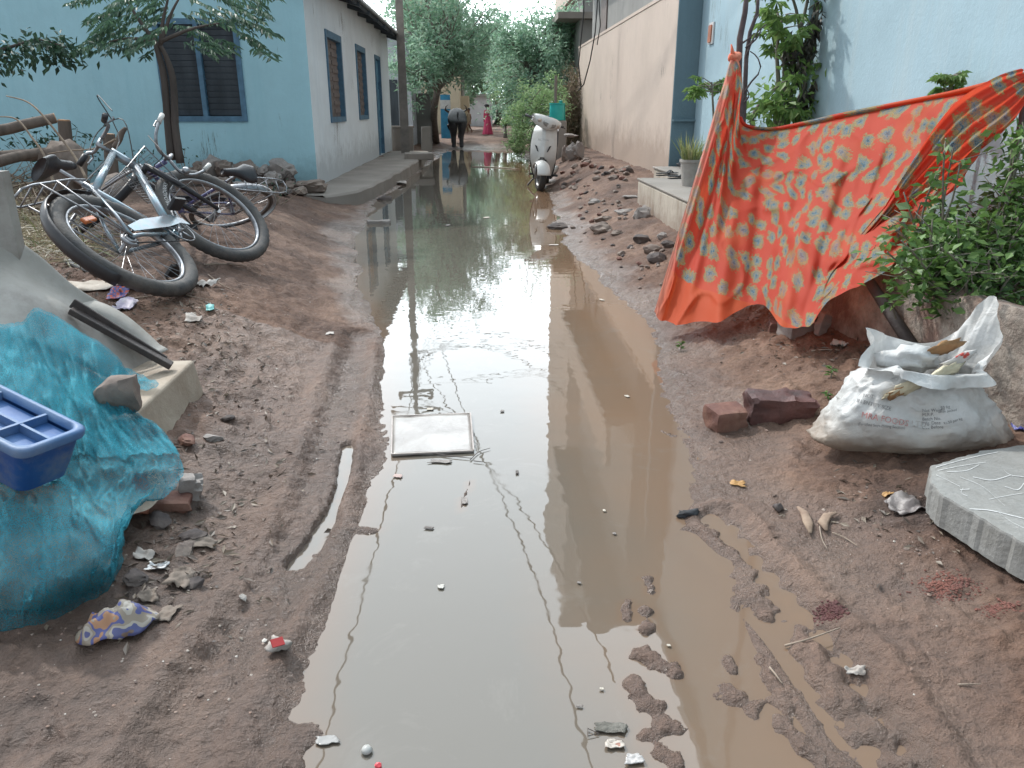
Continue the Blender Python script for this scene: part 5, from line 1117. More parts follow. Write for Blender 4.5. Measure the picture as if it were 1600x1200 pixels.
# slabs stacked at the far end of the pink wall
for k,(px,py,wp,hp,rot,lab) in enumerate(((876,245,14,30,(0,.1,.3),'tall pale stone leaning left in the heap behind the scooter'),(884,252,14,24,(0,-.1,0),'grey block in the middle of the heap behind the scooter'),(893,250,16,26,(.1,.0,.4),'rounded grey stone at the right of the heap behind the scooter'),(905,250,18,30,(0,-.35,.6),'flat grey slab propped against the foot of the pink wall'),(890,228,26,5,(0,.05,.2),'thin slab lying across the top of the stone heap'))):
    p=G(px,py if k<4 else 246); sc=p.y/1250; w=MB(); w.rock((0,0,0),(wp*sc,.22,hp*sc),k+90,rot,.5,3); o=w.build('stone',stone_g if k!=1 else stone,smooth=True,auto=30); o.location=p+Vector((0,0,hp*sc*.4 if k<4 else .42)); tag(o,lab,'stone','stones heaped at the end of the pink wall')
# ---- concrete slab with chalk scribbles
pts=[(1452,728),(1490,716),(1532,704),(1600,694),(1700,690),(1760,760),(1700,905),(1600,850),(1530,808),(1467,771),(1452,752)]
zt=.2; w=MB(); ring=[atZ(a,b,zt) for a,b in pts]; n=len(ring); rn=random.Random(3); dense=[]
for i in range(n):
    a,b=ring[i],ring[(i+1)%n]
    for k in range(8): q=a.lerp(b,k/8); dense.append(q+Vector((rn.gauss(0,.0025),rn.gauss(0,.0025),0)))
c=sum(dense,Vector())/len(dense); n=len(dense)
dn2=[c.lerp(q,.985+.008*float(vnoise(i*.25,3,4))) for i,q in enumerate(dense)]; dn3=[c.lerp(q,.975+.012*float(vnoise(i*.13,7,4))) for i,q in enumerate(dense)]
w.v=[tuple(c)]+[tuple(c.lerp(q,.992)) for q in dn2]+[(q.x,q.y,q.z-.006) for q in dn2]+[(q.x-.0,q.y-.0,q.z-.10) for q in dn3]
w.f=[(0,1+(i+1)%n,1+i) for i in range(n)]+[(1+i,1+(i+1)%n,1+n+(i+1)%n,1+n+i) for i in range(n)]+[(1+n+i,1+n+(i+1)%n,1+2*n+(i+1)%n,1+2*n+i) for i in range(n)]
w.f=[f[::-1] for f in w.f]
t=thing('concrete_slab','broken grey concrete slab with white chalk scribbles at the right','slab',c); w.build('slab_body',M('slab_concrete',(.33,.33,.32),(.22,.22,.21),5,.85,.5,60,dirt=(.14,.13,.11),dirtamt=.7,dirtscale=4),t)
w=MB(); lines=[[(1462,730),(1490,722),(1530,712),(1560,706)],[(1465,735),(1500,728),(1540,722)],[(1463,742),(1480,750),(1500,760)],[(1480,737),(1510,735),(1530,726)],[(1505,762),(1502,770),(1512,775)],[(1500,765),(1515,764)],[(1515,795),(1545,797),(1580,805),(1600,810)],[(1560,800),(1580,815),(1600,825)],[(1545,780),(1570,775),(1600,770)],[(1560,720),(1575,740),(1600,745)],[(1520,745),(1550,750),(1580,742)],[(1570,760),(1590,765),(1600,755)],[(1500,745),(1535,760),(1570,790)]]
for l in lines:
    P_=catmull(np.array([atZ(a,b,zt+.0015) for a,b in l]),14); r=rn.uniform(.0012,.0025); side=np.array([.35,.93,0])*r; g_=np.stack([P_-side,P_+side],1); w.grid(g_)
w.build('chalk_lines',M('chalk',(.7,.7,.7),(.5,.5,.5),60,.95,0),t)
# ================================================================== white sack of rubbish
def sack():
    c=G(1420,684); sk_=thing('rubbish_sack','white woven plastic sack of rubbish slumped open by the garden wall','sack',c)
    m,nt,b=nodes('woven_plastic'); L=nt.links.new
    tc=N(nt,'ShaderNodeTexCoord'); n1=N(nt,'ShaderNodeTexNoise',i_Scale=7,i_Detail=8,i_Roughness=.65); L(tc.outputs['Object'],n1.inputs[0])
    sx=N(nt,'ShaderNodeSeparateXYZ'); L(tc.outputs['Object'],sx.inputs[0]); q=N(nt,'ShaderNodeMath',operation='MULTIPLY_ADD'); L(n1.outputs[0],q.inputs[0]); q.inputs[1].default_value=.22; 
    ng=N(nt,'ShaderNodeMath',operation='MULTIPLY'); L(sx.outputs[2],ng.inputs[0]); ng.inputs[1].default_value=-1; L(ng.outputs[0],q.inputs[2])
    col=ramp(nt,q.outputs[0],[(0,(.66,.67,.67)),(.03,(.6,.59,.57)),(.1,(.36,.3,.25))]); col_=ramp(nt,n1.outputs[0],[(.35,(.8,.78,.75)),(.6,(1,1,1))])
    mx=N(nt,'ShaderNodeMix',data_type='RGBA',blend_type='MULTIPLY'); mx.inputs[0].default_value=1; L(col,mx.inputs[6]); L(col_,mx.inputs[7]); L(mx.outputs[2],b.inputs['Base Color']); b.inputs['Roughness'].default_value=.4
    n2=N(nt,'ShaderNodeTexNoise',i_Scale=24,i_Detail=6,i_Roughness=.6,i_Distortion=.6); L(tc.outputs['Object'],n2.inputs[0]); bp=N(nt,'ShaderNodeBump',i_Strength=.55,i_Distance=.012); L(n2.outputs[0],bp.inputs['Height']); L(bp.outputs[0],b.inputs['Normal'])
    tr=N(nt,'ShaderNodeBsdfTranslucent'); L(mx.outputs[2],tr.inputs[0]); ms=N(nt,'ShaderNodeMixShader'); ms.inputs[0].default_value=.2; L(b.outputs[0],ms.inputs[1]); L(tr.outputs[0],ms.inputs[2]); L(ms.outputs[0],nt.nodes['Material Output'].inputs[0])
    rings=[(-.02,.32,.10,.0),(.0,.345,.12,.0),(.035,.33,.15,.005),(.08,.302,.155,.0),(.13,.268,.15,-.005),(.18,.232,.135,-.01),(.22,.2,.12,-.01),(.25,.175,.105,0),(.275,.175,.105,.01)]
    na=96; P=[]
    def surf(a,k):
        z,rx,ry,ox=rings_i[k]; ca,sa=math.cos(a),math.sin(a)
        fx=abs(ca)**.8*(1 if ca>0 else -1); fy=abs(sa)**.85*(1 if sa>0 else -1)
        x=rx*fx+ox; y=ry*fy*1.0
        rd=lambda q,s_:(1-abs(float(vnoise(q[0],q[1],s_)))*2)
        wr=.006*math.sin(a*7+z*30)+.012*float(vnoise(a*3.3,z*14,5))+.010*max(0,rd((a*5+z*22,z*9-a*3),7))**2*1.3-.004+.007*max(0,rd((a*11-z*30,z*20+a*4),8))**2
        if z>.2: wr+=.018*math.sin(a*6+1)*(z-.2)/.08
        s=1+wr/max(.08,math.hypot(x,y)); return [x*s,y*s,z+.008*math.sin(a*5)*min(1,z/.1)]
    rings_i=catmull(np.array(rings),44); P=[[surf(a,k) for a in np.linspace(0,2*math.pi,na,endpoint=False)] for k in range(44)]
    # open collar, peak on the right/back
    last=P[-1]
    for q in range(1,15):
        t=q/14; row=[]
        for i,a in enumerate(np.linspace(0,2*math.pi,na,endpoint=False)):
            ca,sa=math.cos(a),math.sin(a); pk_=math.exp(-((math.atan2(math.sin(a-.55),math.cos(a-.55)))/.55)**2); lo=math.exp(-((math.atan2(math.sin(a+1.7),math.cos(a+1.7)))/.9)**2)
            hgt=(.05+.16*pk_+.03*math.sin(a*3+1)-.045*lo+.035*math.exp(-((math.atan2(math.sin(a-2.6),math.cos(a-2.6)))/.5)**2)); fl=.025+.04*pk_+.035*lo
            x,y,z=last[i]; r=math.hypot(x,y)
            fold=.012*math.sin(a*9+t*4)*t
            row.append([x*(1+(fl*t+fold)/max(r,.06)),y*(1+(fl*t+fold)/max(r,.06)),z+hgt*t-(.05*lo*max(0,t-.5)*2)])
        P.append(row)
    P=np.array(P)+np.array(c); P=P[:, :, :]
    rot=Matrix.Rotation(R(-6),3,'Z'); P=np.array([[tuple(rot@(Vector(p)-c)+c) for p in r_] for r_ in P])
    w=MB(); w.grid(P,closeu=True); w.build('sack_body',m,sk_,smooth=True)
    # rubbish showing in the mouth
    def toloc(x,y,z): return rot@Vector((x,y,z))+c
    card=M('brown_card',(.38,.22,.1),(.25,.14,.07),8,.8,.3); yel=M('yellowish_film',(.62,.56,.4),(.5,.45,.33),12,.4,.4); redp=M('red_print_film',(.6,.58,.56),(.55,.08,.06),14,.4,.3,lo=.42,hi=.45)
    for nm,mt,(x,y,z),d,rt in (('card_scrap',card,(.055,.0,.335),(.12,.004,.075),(.5,-.25,.1)),('film_scrap',yel,(.035,-.085,.275),(.13,.03,.05),(.3,-.4,.2)),('film_scrap',redp,(.09,-.06,.315),(.12,.02,.04),(.2,-.4,0)),('film_scrap',yel,(-.1,-.12,.225),(.12,.02,.05),(.5,-.35,0)),('film_scrap',card,(-.13,-.125,.215),(.07,.018,.05),(.4,-.3,.2)),('film_scrap',m,(-.02,.02,.29),(.2,.12,.09),(0,0,0))):
        w=MB(); w.rock(toloc(x,y,z),(d[0],max(d[1],.02),d[2]),int(abs(x)*1000)+3,rt,1.2,3); w.build(nm,mt,sk_,smooth=True)
    # printing, laid on the front surface
    ink=M('black_ink',(.12,.12,.13),(.3,.3,.3),60,.7,0); red=M('red_ink',(.5,.16,.15),(.6,.42,.4),40,.7,0)
    Pl=P
    from mathutils.bvhtree import BVHTree
    bv=BVHTree.FromPolygons([Vector(v) for v in P.reshape(-1,3)],w2f(P))
    def prnt(body,px,py,size,mt,rotd,nm='printing'):
        vs,fs=text_pts(body,size); ca,sa=math.cos(R(rotd)),math.sin(R(rotd)); out=[];ok=[]
        for v in vs:
            x=px+(v.x*ca-v.y*sa)*430; y=py-(v.x*sa+v.y*ca)*430
            d=ray(x,y).normalized(); h=bv.ray_cast(CAM,d); ok.append(h[0] is not None); out.append((h[0]-d*.0025) if h[0] else c)
        fs=[f for f in fs if all(ok[i] for i in f)]
        mb=MB(); mb.add(out,fs); mb.build(nm,mt,sk_)
    prnt('NOT',1348,620,.018,ink,-8); prnt('IN ENTITY SIZE',1338,628,.019,ink,-14)
    prnt('MRA FOODS',1345,652,.031,red,-11); prnt('PVT LTD',1398,664,.03,M('faded_ink',(.5,.47,.45),rough=.8,bump=0),-4)
    prnt('(Fortified Soya Milling Section)',1340,664,.014,ink,-5)
    for i,s in enumerate(('Net Weight','M.R.P.','Batch No.','Mfg. Date','Use Before')): prnt(s,1441,644+i*6.6,.017,ink,2)
    prnt('50 kg',1470,640,.016,ink,10); prnt('when packed',1466,646,.013,ink,8); prnt('Rs.50 per kg',1475,664,.014,ink,16)
def w2f(P):
    a,b=P.shape[:2]; return [(i*b+j,i*b+(j+1)%b,(i+1)*b+(j+1)%b,(i+1)*b+j) for i in range(a-1) for j in range(b)]
sack()
# ---- small litter on the right bank
def scrap(name,label,cat,px,py,wp,hp,mt,seed,rise=.01,rz=None,base=None):
    """crumpled thin sheet, wp x hp pixels in the photograph"""
    p=G(px,py) if base is None else base; d=(p-CAM).length/F; el=math.asin(min(.99,(CAM.z-p.z)/(p-CAM).length)); sx_=wp*d; sy_=min(hp*d/max(.25,math.sin(el)),sx_*2.2)
    rn=random.Random(seed); n=12; P=[]; rz=rn.uniform(-.3,.3) if rz is None else rz; m3=Matrix.Rotation(rz,3,'Z')
    for i in range(n):
        row=[]
        for j in range(n):
            u=i/(n-1)-.5; v=j/(n-1)-.5; k=.95-.3*float(vnoise(u*4+seed,v*4,seed))*(abs(u)+abs(v))-.25*max(0,abs(u)+abs(v)-.7)
            q=m3@Vector((u*sx_*k,v*sy_*k,0)); z=.6*rise*(1+float(vnoise(u*5+seed,v*5,seed+1)))*.9+.2*rise*float(vnoise(u*14,v*14+seed,seed+2))
            x,y=p.x+q.x,p.y+q.y; zz=max(p.z-.01,Hs(x,y)) if base is None else p.z
            row.append((x,y,zz+.003+z))
        P.append(row)
    w=MB(); w.grid(np.array(P)); o=w.build(name,mt,smooth=True,solid=.0015); return tag(o,label,cat)
paper=M('dirty_white_paper',(.5,.47,.44),(.3,.26,.23),10,.7,.3)
scrap('paper_scrap','white paper scrap on the dark ground under the orange cloth hem','paper',1219,506,14,10,paper,1,.01)
scrap('paper_scrap','folded white paper scrap standing at the foot of the garden wall','paper',1311,541,12,14,paper,2,.03)
scrap('eggshell_chip','white broken shell chip on the lower right mud','shell',1335,1050,26,10,paper,3,.008)
scrap('leaf_scrap','small orange yellow leaf on the mud below the squared brick','leaf',1152,757,22,6,M('orange_leaf',(.45,.25,.09),rough=.6,bump=0),4,.006)
scrap('leaf_scrap','small orange leaf on the mud left of the concrete slab','leaf',1386,774,14,4,bpy.data.materials['orange_leaf'],5,.006)
scrap('plastic_wrapper','grey crumpled plastic sheet half buried left of the concrete slab','wrapper',1412,795,46,22,M('grey_film',(.2,.18,.17),(.12,.1,.1),9,.3,.4),6,.02)
scrap('blue_scrap','deep blue plastic scrap at the right border beside the sack','scrap',1597,672,16,14,M('blue_film',(.05,.06,.3),rough=.4,bump=0),7,.02)
barkm=M('peeled_bark',(.36,.27,.2),(.22,.15,.11),16,.9,.4,40)
for k,(l,lab) in enumerate((([(1246,797),(1256,806),(1262,822),(1265,838)],'flat peeled bark strip lying straight on the right mud'),([(1306,806),(1292,810),(1285,822),(1290,834)],'curled bark strip right of the straight one'))):
    w=MB(); w.tube([G(a,b,.012) for a,b in l],[.006,.014,.016,.005],8,sq=.35); o=w.build('bark_strip',barkm,smooth=True); tag(o,lab,'bark')
tw=M('dry_twig',(.36,.29,.23),(.24,.19,.15),20,.9,.2)
def twig(label,l,r=.003,mt=None,dz=.006,z=None,cat='twig',name='twig'):
    P_=catmull(np.array([G(a,b,dz) if z is None else atZ(a,b,z) for a,b in l]),max(6,len(l)*4)); w=MB(); w.tube([Vector(p) for p in P_],[r,r*.8,r*.5],6); o=w.build(name,mt or tw,smooth=True); return tag(o,label,cat)
twig('thin pale twig lying across the wet mud ridge at lower right',[(1226,1012),(1262,1002),(1312,984)],.003)
twig('short fine twig on the mud below the curled bark',[(1300,835),(1318,842),(1340,856)],.002)
twig('short white twig standing on a mud ridge in the shallows',[(1202,1046),(1212,1058),(1222,1072)],.003)
twig('dry straw lying on the lower right mud',[(1496,1073),(1532,1072)],.002)
twig('dry twig among the dark litter below the garden wall',[(1268,550),(1290,548),(1312,549)],.004)
twig('forked twig beneath the bark strips on the right mud',[(1280,825),(1284,845),(1292,860)],.002)
# crumbled brick
def crumble(label,px,py,n,spread,seed,mt):
    p=G(px,py); rn=random.Random(seed); w=MB()
    for k in range(n):
        x=p.x+rn.gauss(0,spread); y=p.y+rn.gauss(0,spread*.8); s=rn.uniform(.002,.008); w.rock((x,y,Hs(x,y)+s*.1),(s*1.3,s,s*.6),k,(0,0,rn.uniform(0,6)),.5,1)
    o=w.build('brick_rubble',mt); tag(o,label,'rubble',kind='stuff')
redb=M('crushed_brick',(.2,.08,.06),(.13,.055,.045),12,.9,.5,60)
crumble('crushed dark red brick crumbs beside the shallow water at lower right',1298,955,420,.017,1,M('dark_crumb',(.13,.045,.04),(.08,.03,.03),12,.8,.4))
crumble('crushed bright red brick crumbs below the concrete slab',1480,915,500,.035,2,redb)
crumble('crushed red brick crumbs at the right border',1560,950,220,.02,3,redb)
p=G(1076,803); w=MB(); w.rock((0,0,0),(.075,.04,.035),4,(0,0,.4),.8,3); o=w.build('black_pouch',dk,smooth=True); o.location=(p.x,p.y,.006); tag(o,'small black plastic pouch floating at the tip of a mud ridge','pouch')
p=G(1215,797); w=MB(); w.rock((0,0,0),(.035,.03,.03),6,(0,0,.4),.8,2); o=w.build('stone',stone_d,smooth=True); o.location=p+Vector((0,0,.01)); tag(o,'single small dark pebble on the mud left of the bark strips','stone')
p=atY(1607,121,3.98); w=MB(); w.tube([Vector((p.x+.01,p.y,.42)),Vector((p.x+.015,p.y,1.0)),Vector((p.x,p.y,p.z+.12))],[.02,.017,.014],8); o=w.build('wooden_stake',bpy.data.materials['dark_bark'],smooth=True); tag(o,'rough wooden stake in the garden bed holding the far end of the orange cloth','stake')
# ================================================================== bicycles
rubt=M('bicycle_rubber',(.05,.052,.055),(.09,.085,.08),16,.75,.4,80,dirt=(.2,.17,.15),dirtamt=.5,dirtscale=6)
silv=M('silver_frame_paint',(.33,.35,.38),(.2,.22,.25),7,.25,0,metal=.5,dirt=(.1,.3,.38),dirtamt=.8,dirtscale=14)
steel=M('bicycle_steel',(.35,.36,.38),(.2,.2,.21),20,.35,.1,metal=.8)
blk=M('bicycle_black',(.02,.02,.024),(.035,.035,.04),9,.4,.1)
purp=M('purple_frame_paint',(.13,.13,.3),(.08,.08,.2),7,.3,0,coat=.4)
whp=M('tyre_print_white',(.6,.6,.6),rough=.7,bump=0)
def camdir(v,at=None):
    if at is None: return (CR*v[0]+CU*v[1]-CF*v[2]).normalized()
    fw=ray(*at).normalized(); rt_=fw.cross(CU).normalized(); up_=rt_.cross(fw).normalized()
    return (rt_*v[0]+up_*v[1]-fw*v[2]).normalized()
def bike(name,label,px,py,depth,f,u,frame,fat,scale=1.0,steer=0,basket=False,swept=False,rack=True,fsteer=0):
    o=CAM+ray(px,py)*(depth/F)
    f=camdir(f,(px,py)); u=camdir(u,(px,py)); u=(u-f*u.dot(f)).normalized(); l=u.cross(f).normalized()
    m=Matrix((f,l,u)).transposed()
    t=thing(name,label,'bicycle',o,m); t['_w']=1; t.scale=(scale,)*3
    Rw=.325 if fat else .33; rt=.036 if fat else .017; WB=1.06
    X90=Matrix.Rotation(R(90),3,'X')
    hx=Vector((WB-.16,0,.55)); ax_=Vector((-.33,0,1)).normalized()     # steering axis
    S=Matrix.Rotation(R(steer),3,ax_)
    def st(v): return S@(Vector(v)-hx)+hx
    def wheel(c,nm,fr):
        w=MB(); w.torus(Rw,rt,(0,0,0),X90,96,12,fn=(lambda i,j:1+.13*((i%2)*(j in(10,11,0,1,2))) ) if fat else None)
        vv=[Vector(v)+c for v in w.v]; w.v=[tuple(st(v) if fr else v) for v in vv]; ty=w.build(nm,rubt,t,smooth=True)
        w=MB(); w.torus(Rw-rt*1.15,.011 if fat else .008,(0,0,0),X90,64,8,sq=1.6); vv=[Vector(v)+c for v in w.v]; w.v=[tuple(st(v) if fr else v) for v in vv]; w.build('rim',steel if fat else steel,ty,smooth=True)
        w=MB()
        for k in range(28):
            a=2*math.pi*k/28; q=1 if k%2 else -1; a2=a+q*.35
            w.tube([Vector((.022*math.cos(a2),q*.028,.022*math.sin(a2)))+c,Vector(((Rw-rt)*math.cos(a),0,(Rw-rt)*math.sin(a)))+c],.0013,4)
        w.tube([c+Vector((0,-.045,0)),c+Vector((0,.045,0))],[.02,.014,.02],10)
        if fr: w.v=[tuple(st(v)) for v in w.v]
        w.build('spokes',steel,ty); return ty
    rc=Vector((0,0,0)); fc=Vector((WB,0,0))
    rw=wheel(rc,'rear_wheel',False); fw=wheel(fc,'front_wheel',True)
    if fat:
        s_='REXO  ♦  BROADWAY'; s_='REXO • BROADWAY'
        vs,fs=text_pts(s_,.036); w=MB(); out=[]
        for v in vs:
            a=R(172)-v.x/(Rw-.004)*1.0; r_=Rw-.014+v.y; out.append(st(Vector((WB+r_*math.cos(a),-rt*1.06,r_*math.sin(a)))))
        sgn=-1
        w.add(out,fs); w.build('tyre_print',whp,fw)
        w=MB(); w.box((-.02,.0,.2),(.1,.02,.035)); w.build('spoke_reflector',M('orange_reflector',(.6,.17,.05),rough=.25,bump=0),rw,bevel=.008)
    w=MB(); w.torus(.035,.012,(0,-.03,0),X90,24,6); w.torus(.022,.01,(0,-.04,0),X90,20,6); w.build('freewheel',steel,rw,smooth=True)
    bb=Vector((.43,0,-.05)); sc=Vector((.27,0,.42)); ht=Vector((WB-.2,0,.62)); hb=Vector((WB-.155,0,.48))
    r1=.02 if fat else .014
    w=MB(); w.tube([sc,bb],r1*.9,10); w.tube([bb,hb],r1*1.15,12); w.tube([sc+Vector((.01,0,-.06)),ht+Vector((0,0,-.02))] if fat else [bb.lerp(sc,.35),hb+Vector((-.02,0,.04))],r1,12); w.tube([hb+(hb-ht)*.15,ht],r1*1.25,12)
    for q in(-1,1):
        w.tube([bb+Vector((0,q*.02,0)),Vector((.1,q*.05,-.005)),Vector((0,q*.055,0))],r1*.55,8); w.tube([sc+Vector((0,q*.012,-.04)),Vector((.1,q*.05,.15)),Vector((0,q*.055,0))],r1*.45,8)
    w.tube([bb-Vector((0,.035,0)),bb+Vector((0,.035,0))],.026,12); w.build('frame',frame,t,smooth=True)
    w=MB()
    for q in(-1,1):
        w.tube([st(hb+Vector((.01,q*.05,-.05))),st(Vector((WB-.08,q*.06,.25))),st(Vector((WB,q*.055,0)))],[.02,.018,.011] if fat else [.01,.01,.008],10)
    w.tube([st(hb+Vector((.01,-.06,-.05))),st(hb+Vector((.01,.06,-.05)))],.018,8); w.tube([st(hb+Vector((.01,0,-.05))),st(hb)],.02,8); w.build('fork',blk if fat else steel,t,smooth=True)
    stem=ht+Vector((-.02,0,.07))
    w=MB(); w.tube([st(ht),st(stem),st(stem+Vector((.06,0,.02)))],.013,8)
    hc=stem+Vector((.06,0,.02))
    if swept: bars=[[hc,hc+Vector((.02,.1*q,.02)),hc+Vector((-.02,.17*q,.05)),hc+Vector((-.12,.21*q,.05)),hc+Vector((-.2,.22*q,.03))] for q in(-1,1)]
    else: bars=[[hc,hc+Vector((0,.1*q,.0)),hc+Vector((-.03,.13*q,.02)),hc+Vector((-.07,.19*q,.01))] for q in(-1,1)]
    for b in bars: w.tube([st(Vector(p)) for p in catmull(np.array(b),14)],.011,8)
    w.build('handlebar',steel,t,smooth=True)
    for b in bars:
        w=MB(); e0=Vector(b[-1]); e1=Vector(b[-2]); w.tube([st(e0.lerp(e1,1.0 if swept else .9)),st(e0+(e0-e1)*.1)],.017,10); w.build('grip',M('grip_grey',(.5,.5,.48),rough=.6) if swept else blk,t,smooth=True)
        w=MB(); w.tube([st(e0.lerp(e1,1.1)+Vector((.03,0,-.01))),st(e0.lerp(e1,.6)+Vector((.06,0,-.02))),st(e0.lerp(e1,.1)+Vector((.045,0,-.02)))],.006,6); w.build('brake_lever',steel,t)
    sb=Vector((.235,0,.53)); w=MB(); w.tube([sc,sb],.012,8); w.build('seat_post',steel,t)
    P=[]
    for q,x in enumerate(np.linspace(-.13,.15,12)):
        hw_=float(np.interp(x,[-.13,-.06,.02,.15],[.07,.085,.04,.018])); zz=.02*math.cos((x+.02)*8)
        P.append([tuple(sb+Vector((x,hw_*math.cos(a),.02+zz*.5+.03*math.sin(a)*(1 if math.sin(a)>0 else .7)))) for a in np.linspace(0,2*math.pi,14,endpoint=False)])
    w=MB(); w.grid(np.array(P),closeu=True); w.f+=[tuple(range(14)),tuple(range(len(w.v)-1,len(w.v)-15,-1))]; w.build('saddle',blk,t,smooth=True)
    # mudguards
    w=MB(); P=[]
    for a in np.linspace(R(60),R(205),26): P.append([((Rw+rt+.018+.01*(1-u*u))*math.cos(a),u*.032,(Rw+rt+.018+.01*(1-u*u))*math.sin(a)) for u in np.linspace(-1,1,7)])
    w.grid(np.array(P)); w.build('rear_mudguard',blk if fat else steel,t,smooth=True,solid=.003)
    if not fat:
        w=MB(); P=[]
        for a in np.linspace(R(-10),R(150),26): P.append([tuple(st((WB+(Rw+rt+.018+.01*(1-u*u))*math.cos(a),u*.03,(Rw+rt+.018+.01*(1-u*u))*math.sin(a)))) for u in np.linspace(-1,1,7)])
        w.grid(np.array(P)); w.build('front_mudguard',blk,t,smooth=True,solid=.003)
    if rack:
        w=MB()
        for q in(-1,1): w.tube([(.22,q*.05,.4),(.1,q*.06,.41),(-.2,q*.065,.41),(-.27,q*.05,.41)],.006,7); w.tube([(-.15,q*.065,.41),(0,q*.06,0)],.005,7); w.tube([(-.02,q*.065,.41),(0,q*.06,0)],.005,7)
        w.tube([(-.27,-.05,.41),(-.29,0,.41),(-.27,.05,.41)],.006,7)
        for x in(-.2,-.1,0,.1): w.tube([(x,-.06,.41),(x,.06,.41)],.004,6)
        w.build('rear_rack',steel,t,smooth=True)
    # cranks, chainguard
    w=MB(); w.torus(.085,.004,bb+Vector((0,-.045,0)),X90,36,6,sq=1); 
    for k in range(5): a=k*1.2566; w.tube([bb+Vector((0,-.045,0)),bb+Vector((.085*math.cos(a),-.045,.085*math.sin(a)))],.006,5)
    w.tube([bb+Vector((0,-.05,0)),bb+Vector((.12,-.06,.12))],[.012,.009],8); w.tube([bb+Vector((0,.05,0)),bb+Vector((-.12,.06,-.12))],[.012,.009],8); w.tube([bb+Vector((0,-.06,0)),bb+Vector((0,.06,0))],.014,8)
    w.build('crank',steel,t,smooth=True)
    for q,s1 in((-1,1),(1,-1)):
        w=MB(); w.box(bb+Vector((s1*.12,q*.11,s1*.12)),(.09,.08,.022),rot=(0,.3,0)); w.build('pedal',blk,t,bevel=.004)
    w=MB(); w.tube([(0,-.045,.035),bb+Vector((0,-.045,.085))],.004,5); w.tube([(0,-.045,-.035),bb+Vector((0,-.045,-.085))],.004,5); w.build('chain',blk,t)
    w=MB(); P=[[(x,-.062,z0),(x,-.062,z1)] for x,z0,z1 in ((.05,.02,.06),(.2,.0,.075),(.35,-.02,.06),(.48,-.02,.05),(.54,-.05,.0))]; w.grid(np.array(P)); w.build('chain_guard',silv if fat else blk,t,solid=.006)
    # brake cables
    w=MB(); w.tube([Vector(p) for p in catmull(np.array([tuple(st(hc+Vector((0,.2,.02)))),tuple(st(hc+Vector((.2,.12,.12)))),tuple(st(hc+Vector((.18,-.08,.02)))),tuple(hb)]),16)],.0035,5); w.tube([Vector(p) for p in catmull(np.array([tuple(st(hc+Vector((0,-.2,.02)))),tuple(st(hc+Vector((.16,-.1,.2)))),tuple(st(hc+Vector((.1,0,-.05)))),tuple(sc)]),16)],.0035,5); w.build('brake_cable',MT['cable'],t)
    if basket:
        # wire basket hung on the handlebar
        def bk(u_,v_,z_): k=.75+.25*z_; return st(hc+Vector((.05+.22*u_*k+.02,(v_-.5)*.34*k,-.22+.22*z_)))
        w=MB()
        for z_ in (0,.5,1): w.tube([bk(0,0,z_),bk(1,0,z_),bk(1,1,z_),bk(0,1,z_),bk(0,0,z_)],.0045 if z_==1 else .003,5)
        for k in range(13):
            v_=k/12
            for u_ in(0,1): w.tube([bk(u_,v_,0),bk(u_,v_,1)],.0022,4)
        for k in range(1,9):
            u_=k/9
            for v_ in(0,1): w.tube([bk(u_,v_,0),bk(u_,v_,1)],.0022,4)
        for k in range(10): w.tube([bk(k/9,0,0),bk(k/9,1,0)],.0022,4)
        w.build('basket',steel,t)
        w=MB(); w.lathe([(0,0),(.02,0),(.028,.02),(.022,.035),(0,.04)],tuple(st(hc+Vector((.0,.12,.03)))),12); w.build('bell',steel,t,smooth=True)
    return t
n1=(.46,.21,-.86); u1=(-.77,.56,-.28)
bike('mountain_bicycle','fat tyred silver and black mountain bicycle lying flat on its side with a rear rack',198,383,3.98,n1,u1,silv,True,1.04,steer=-14)
bike('city_bicycle','purple city bicycle with a wire basket leaning behind the silver mountain bicycle',362,326,5.9,(-.84,-.02,.54),(.45,.5,.74),purp,False,.9,steer=48,basket=True,swept=True,rack=True)
# ================================================================== wood, brush and rocks by the blue house
wood=M('cut_log_bark',(.19,.15,.125),(.08,.065,.055),7,.9,.5,30,streak=True); cutw=M('cut_wood_end',(.5,.3,.17),(.36,.2,.11),12,.85,.2)
def log(label,a,b,r0,r1,name='log',cat='log',cap=True):
    a=Vector(a);b=Vector(b); t=thing(name,label,cat,a); rn=random.Random(int(a.x*100)); w=MB(); pts=[a.lerp(b,k/6)+Vector((0,0,rn.uniform(-.1,.1)*r0)) for k in range(7)]; w.tube(pts,[r0*(1+rn.uniform(-.06,.06))*(1-k/6)+r1*k/6 for k in range(7)],12); w.build('trunk',wood,t,smooth=True,auto=50)
    if cap:
        d=(b-a).normalized(); w=MB(); w.tube([b-d*.004,b+d*.006],[r1*.93,r1*.9],12); w.build('cut_end',cutw,t)
    return t
log('pale cut log lying raised over the brush pile in front of the blue wall',atY(-60,218,6.6),atY(86,184,6.9),.045,.04)
log('thick brown log lying low behind the brush at the left border',atY(-60,250,7.3),atY(75,240,7.6),.06,.05)
log('short barky log lying between the two bicycles',atY(135,318,5.3),atY(185,290,6.2),.10,.09)
log('long thin pole lying low across the brush pile',atY(-40,262,6.6),atY(60,238,7.3),.05,.04)
def stump(label,px,py0,py1,y,r):
    a=atY(px,py0,y); a.z=min(a.z,Hs(a.x,a.y)); b=atY(px,py1,y); return log(label,a,b,r*1.2,r,'tree_stump','stump')
stump('upright brown stump with a freshly cut top behind the fallen logs',100,250,188,7.8,.055)
stump('shorter stump with an orange cut top beside the bicycle handlebar',170,262,210,7.2,.05)
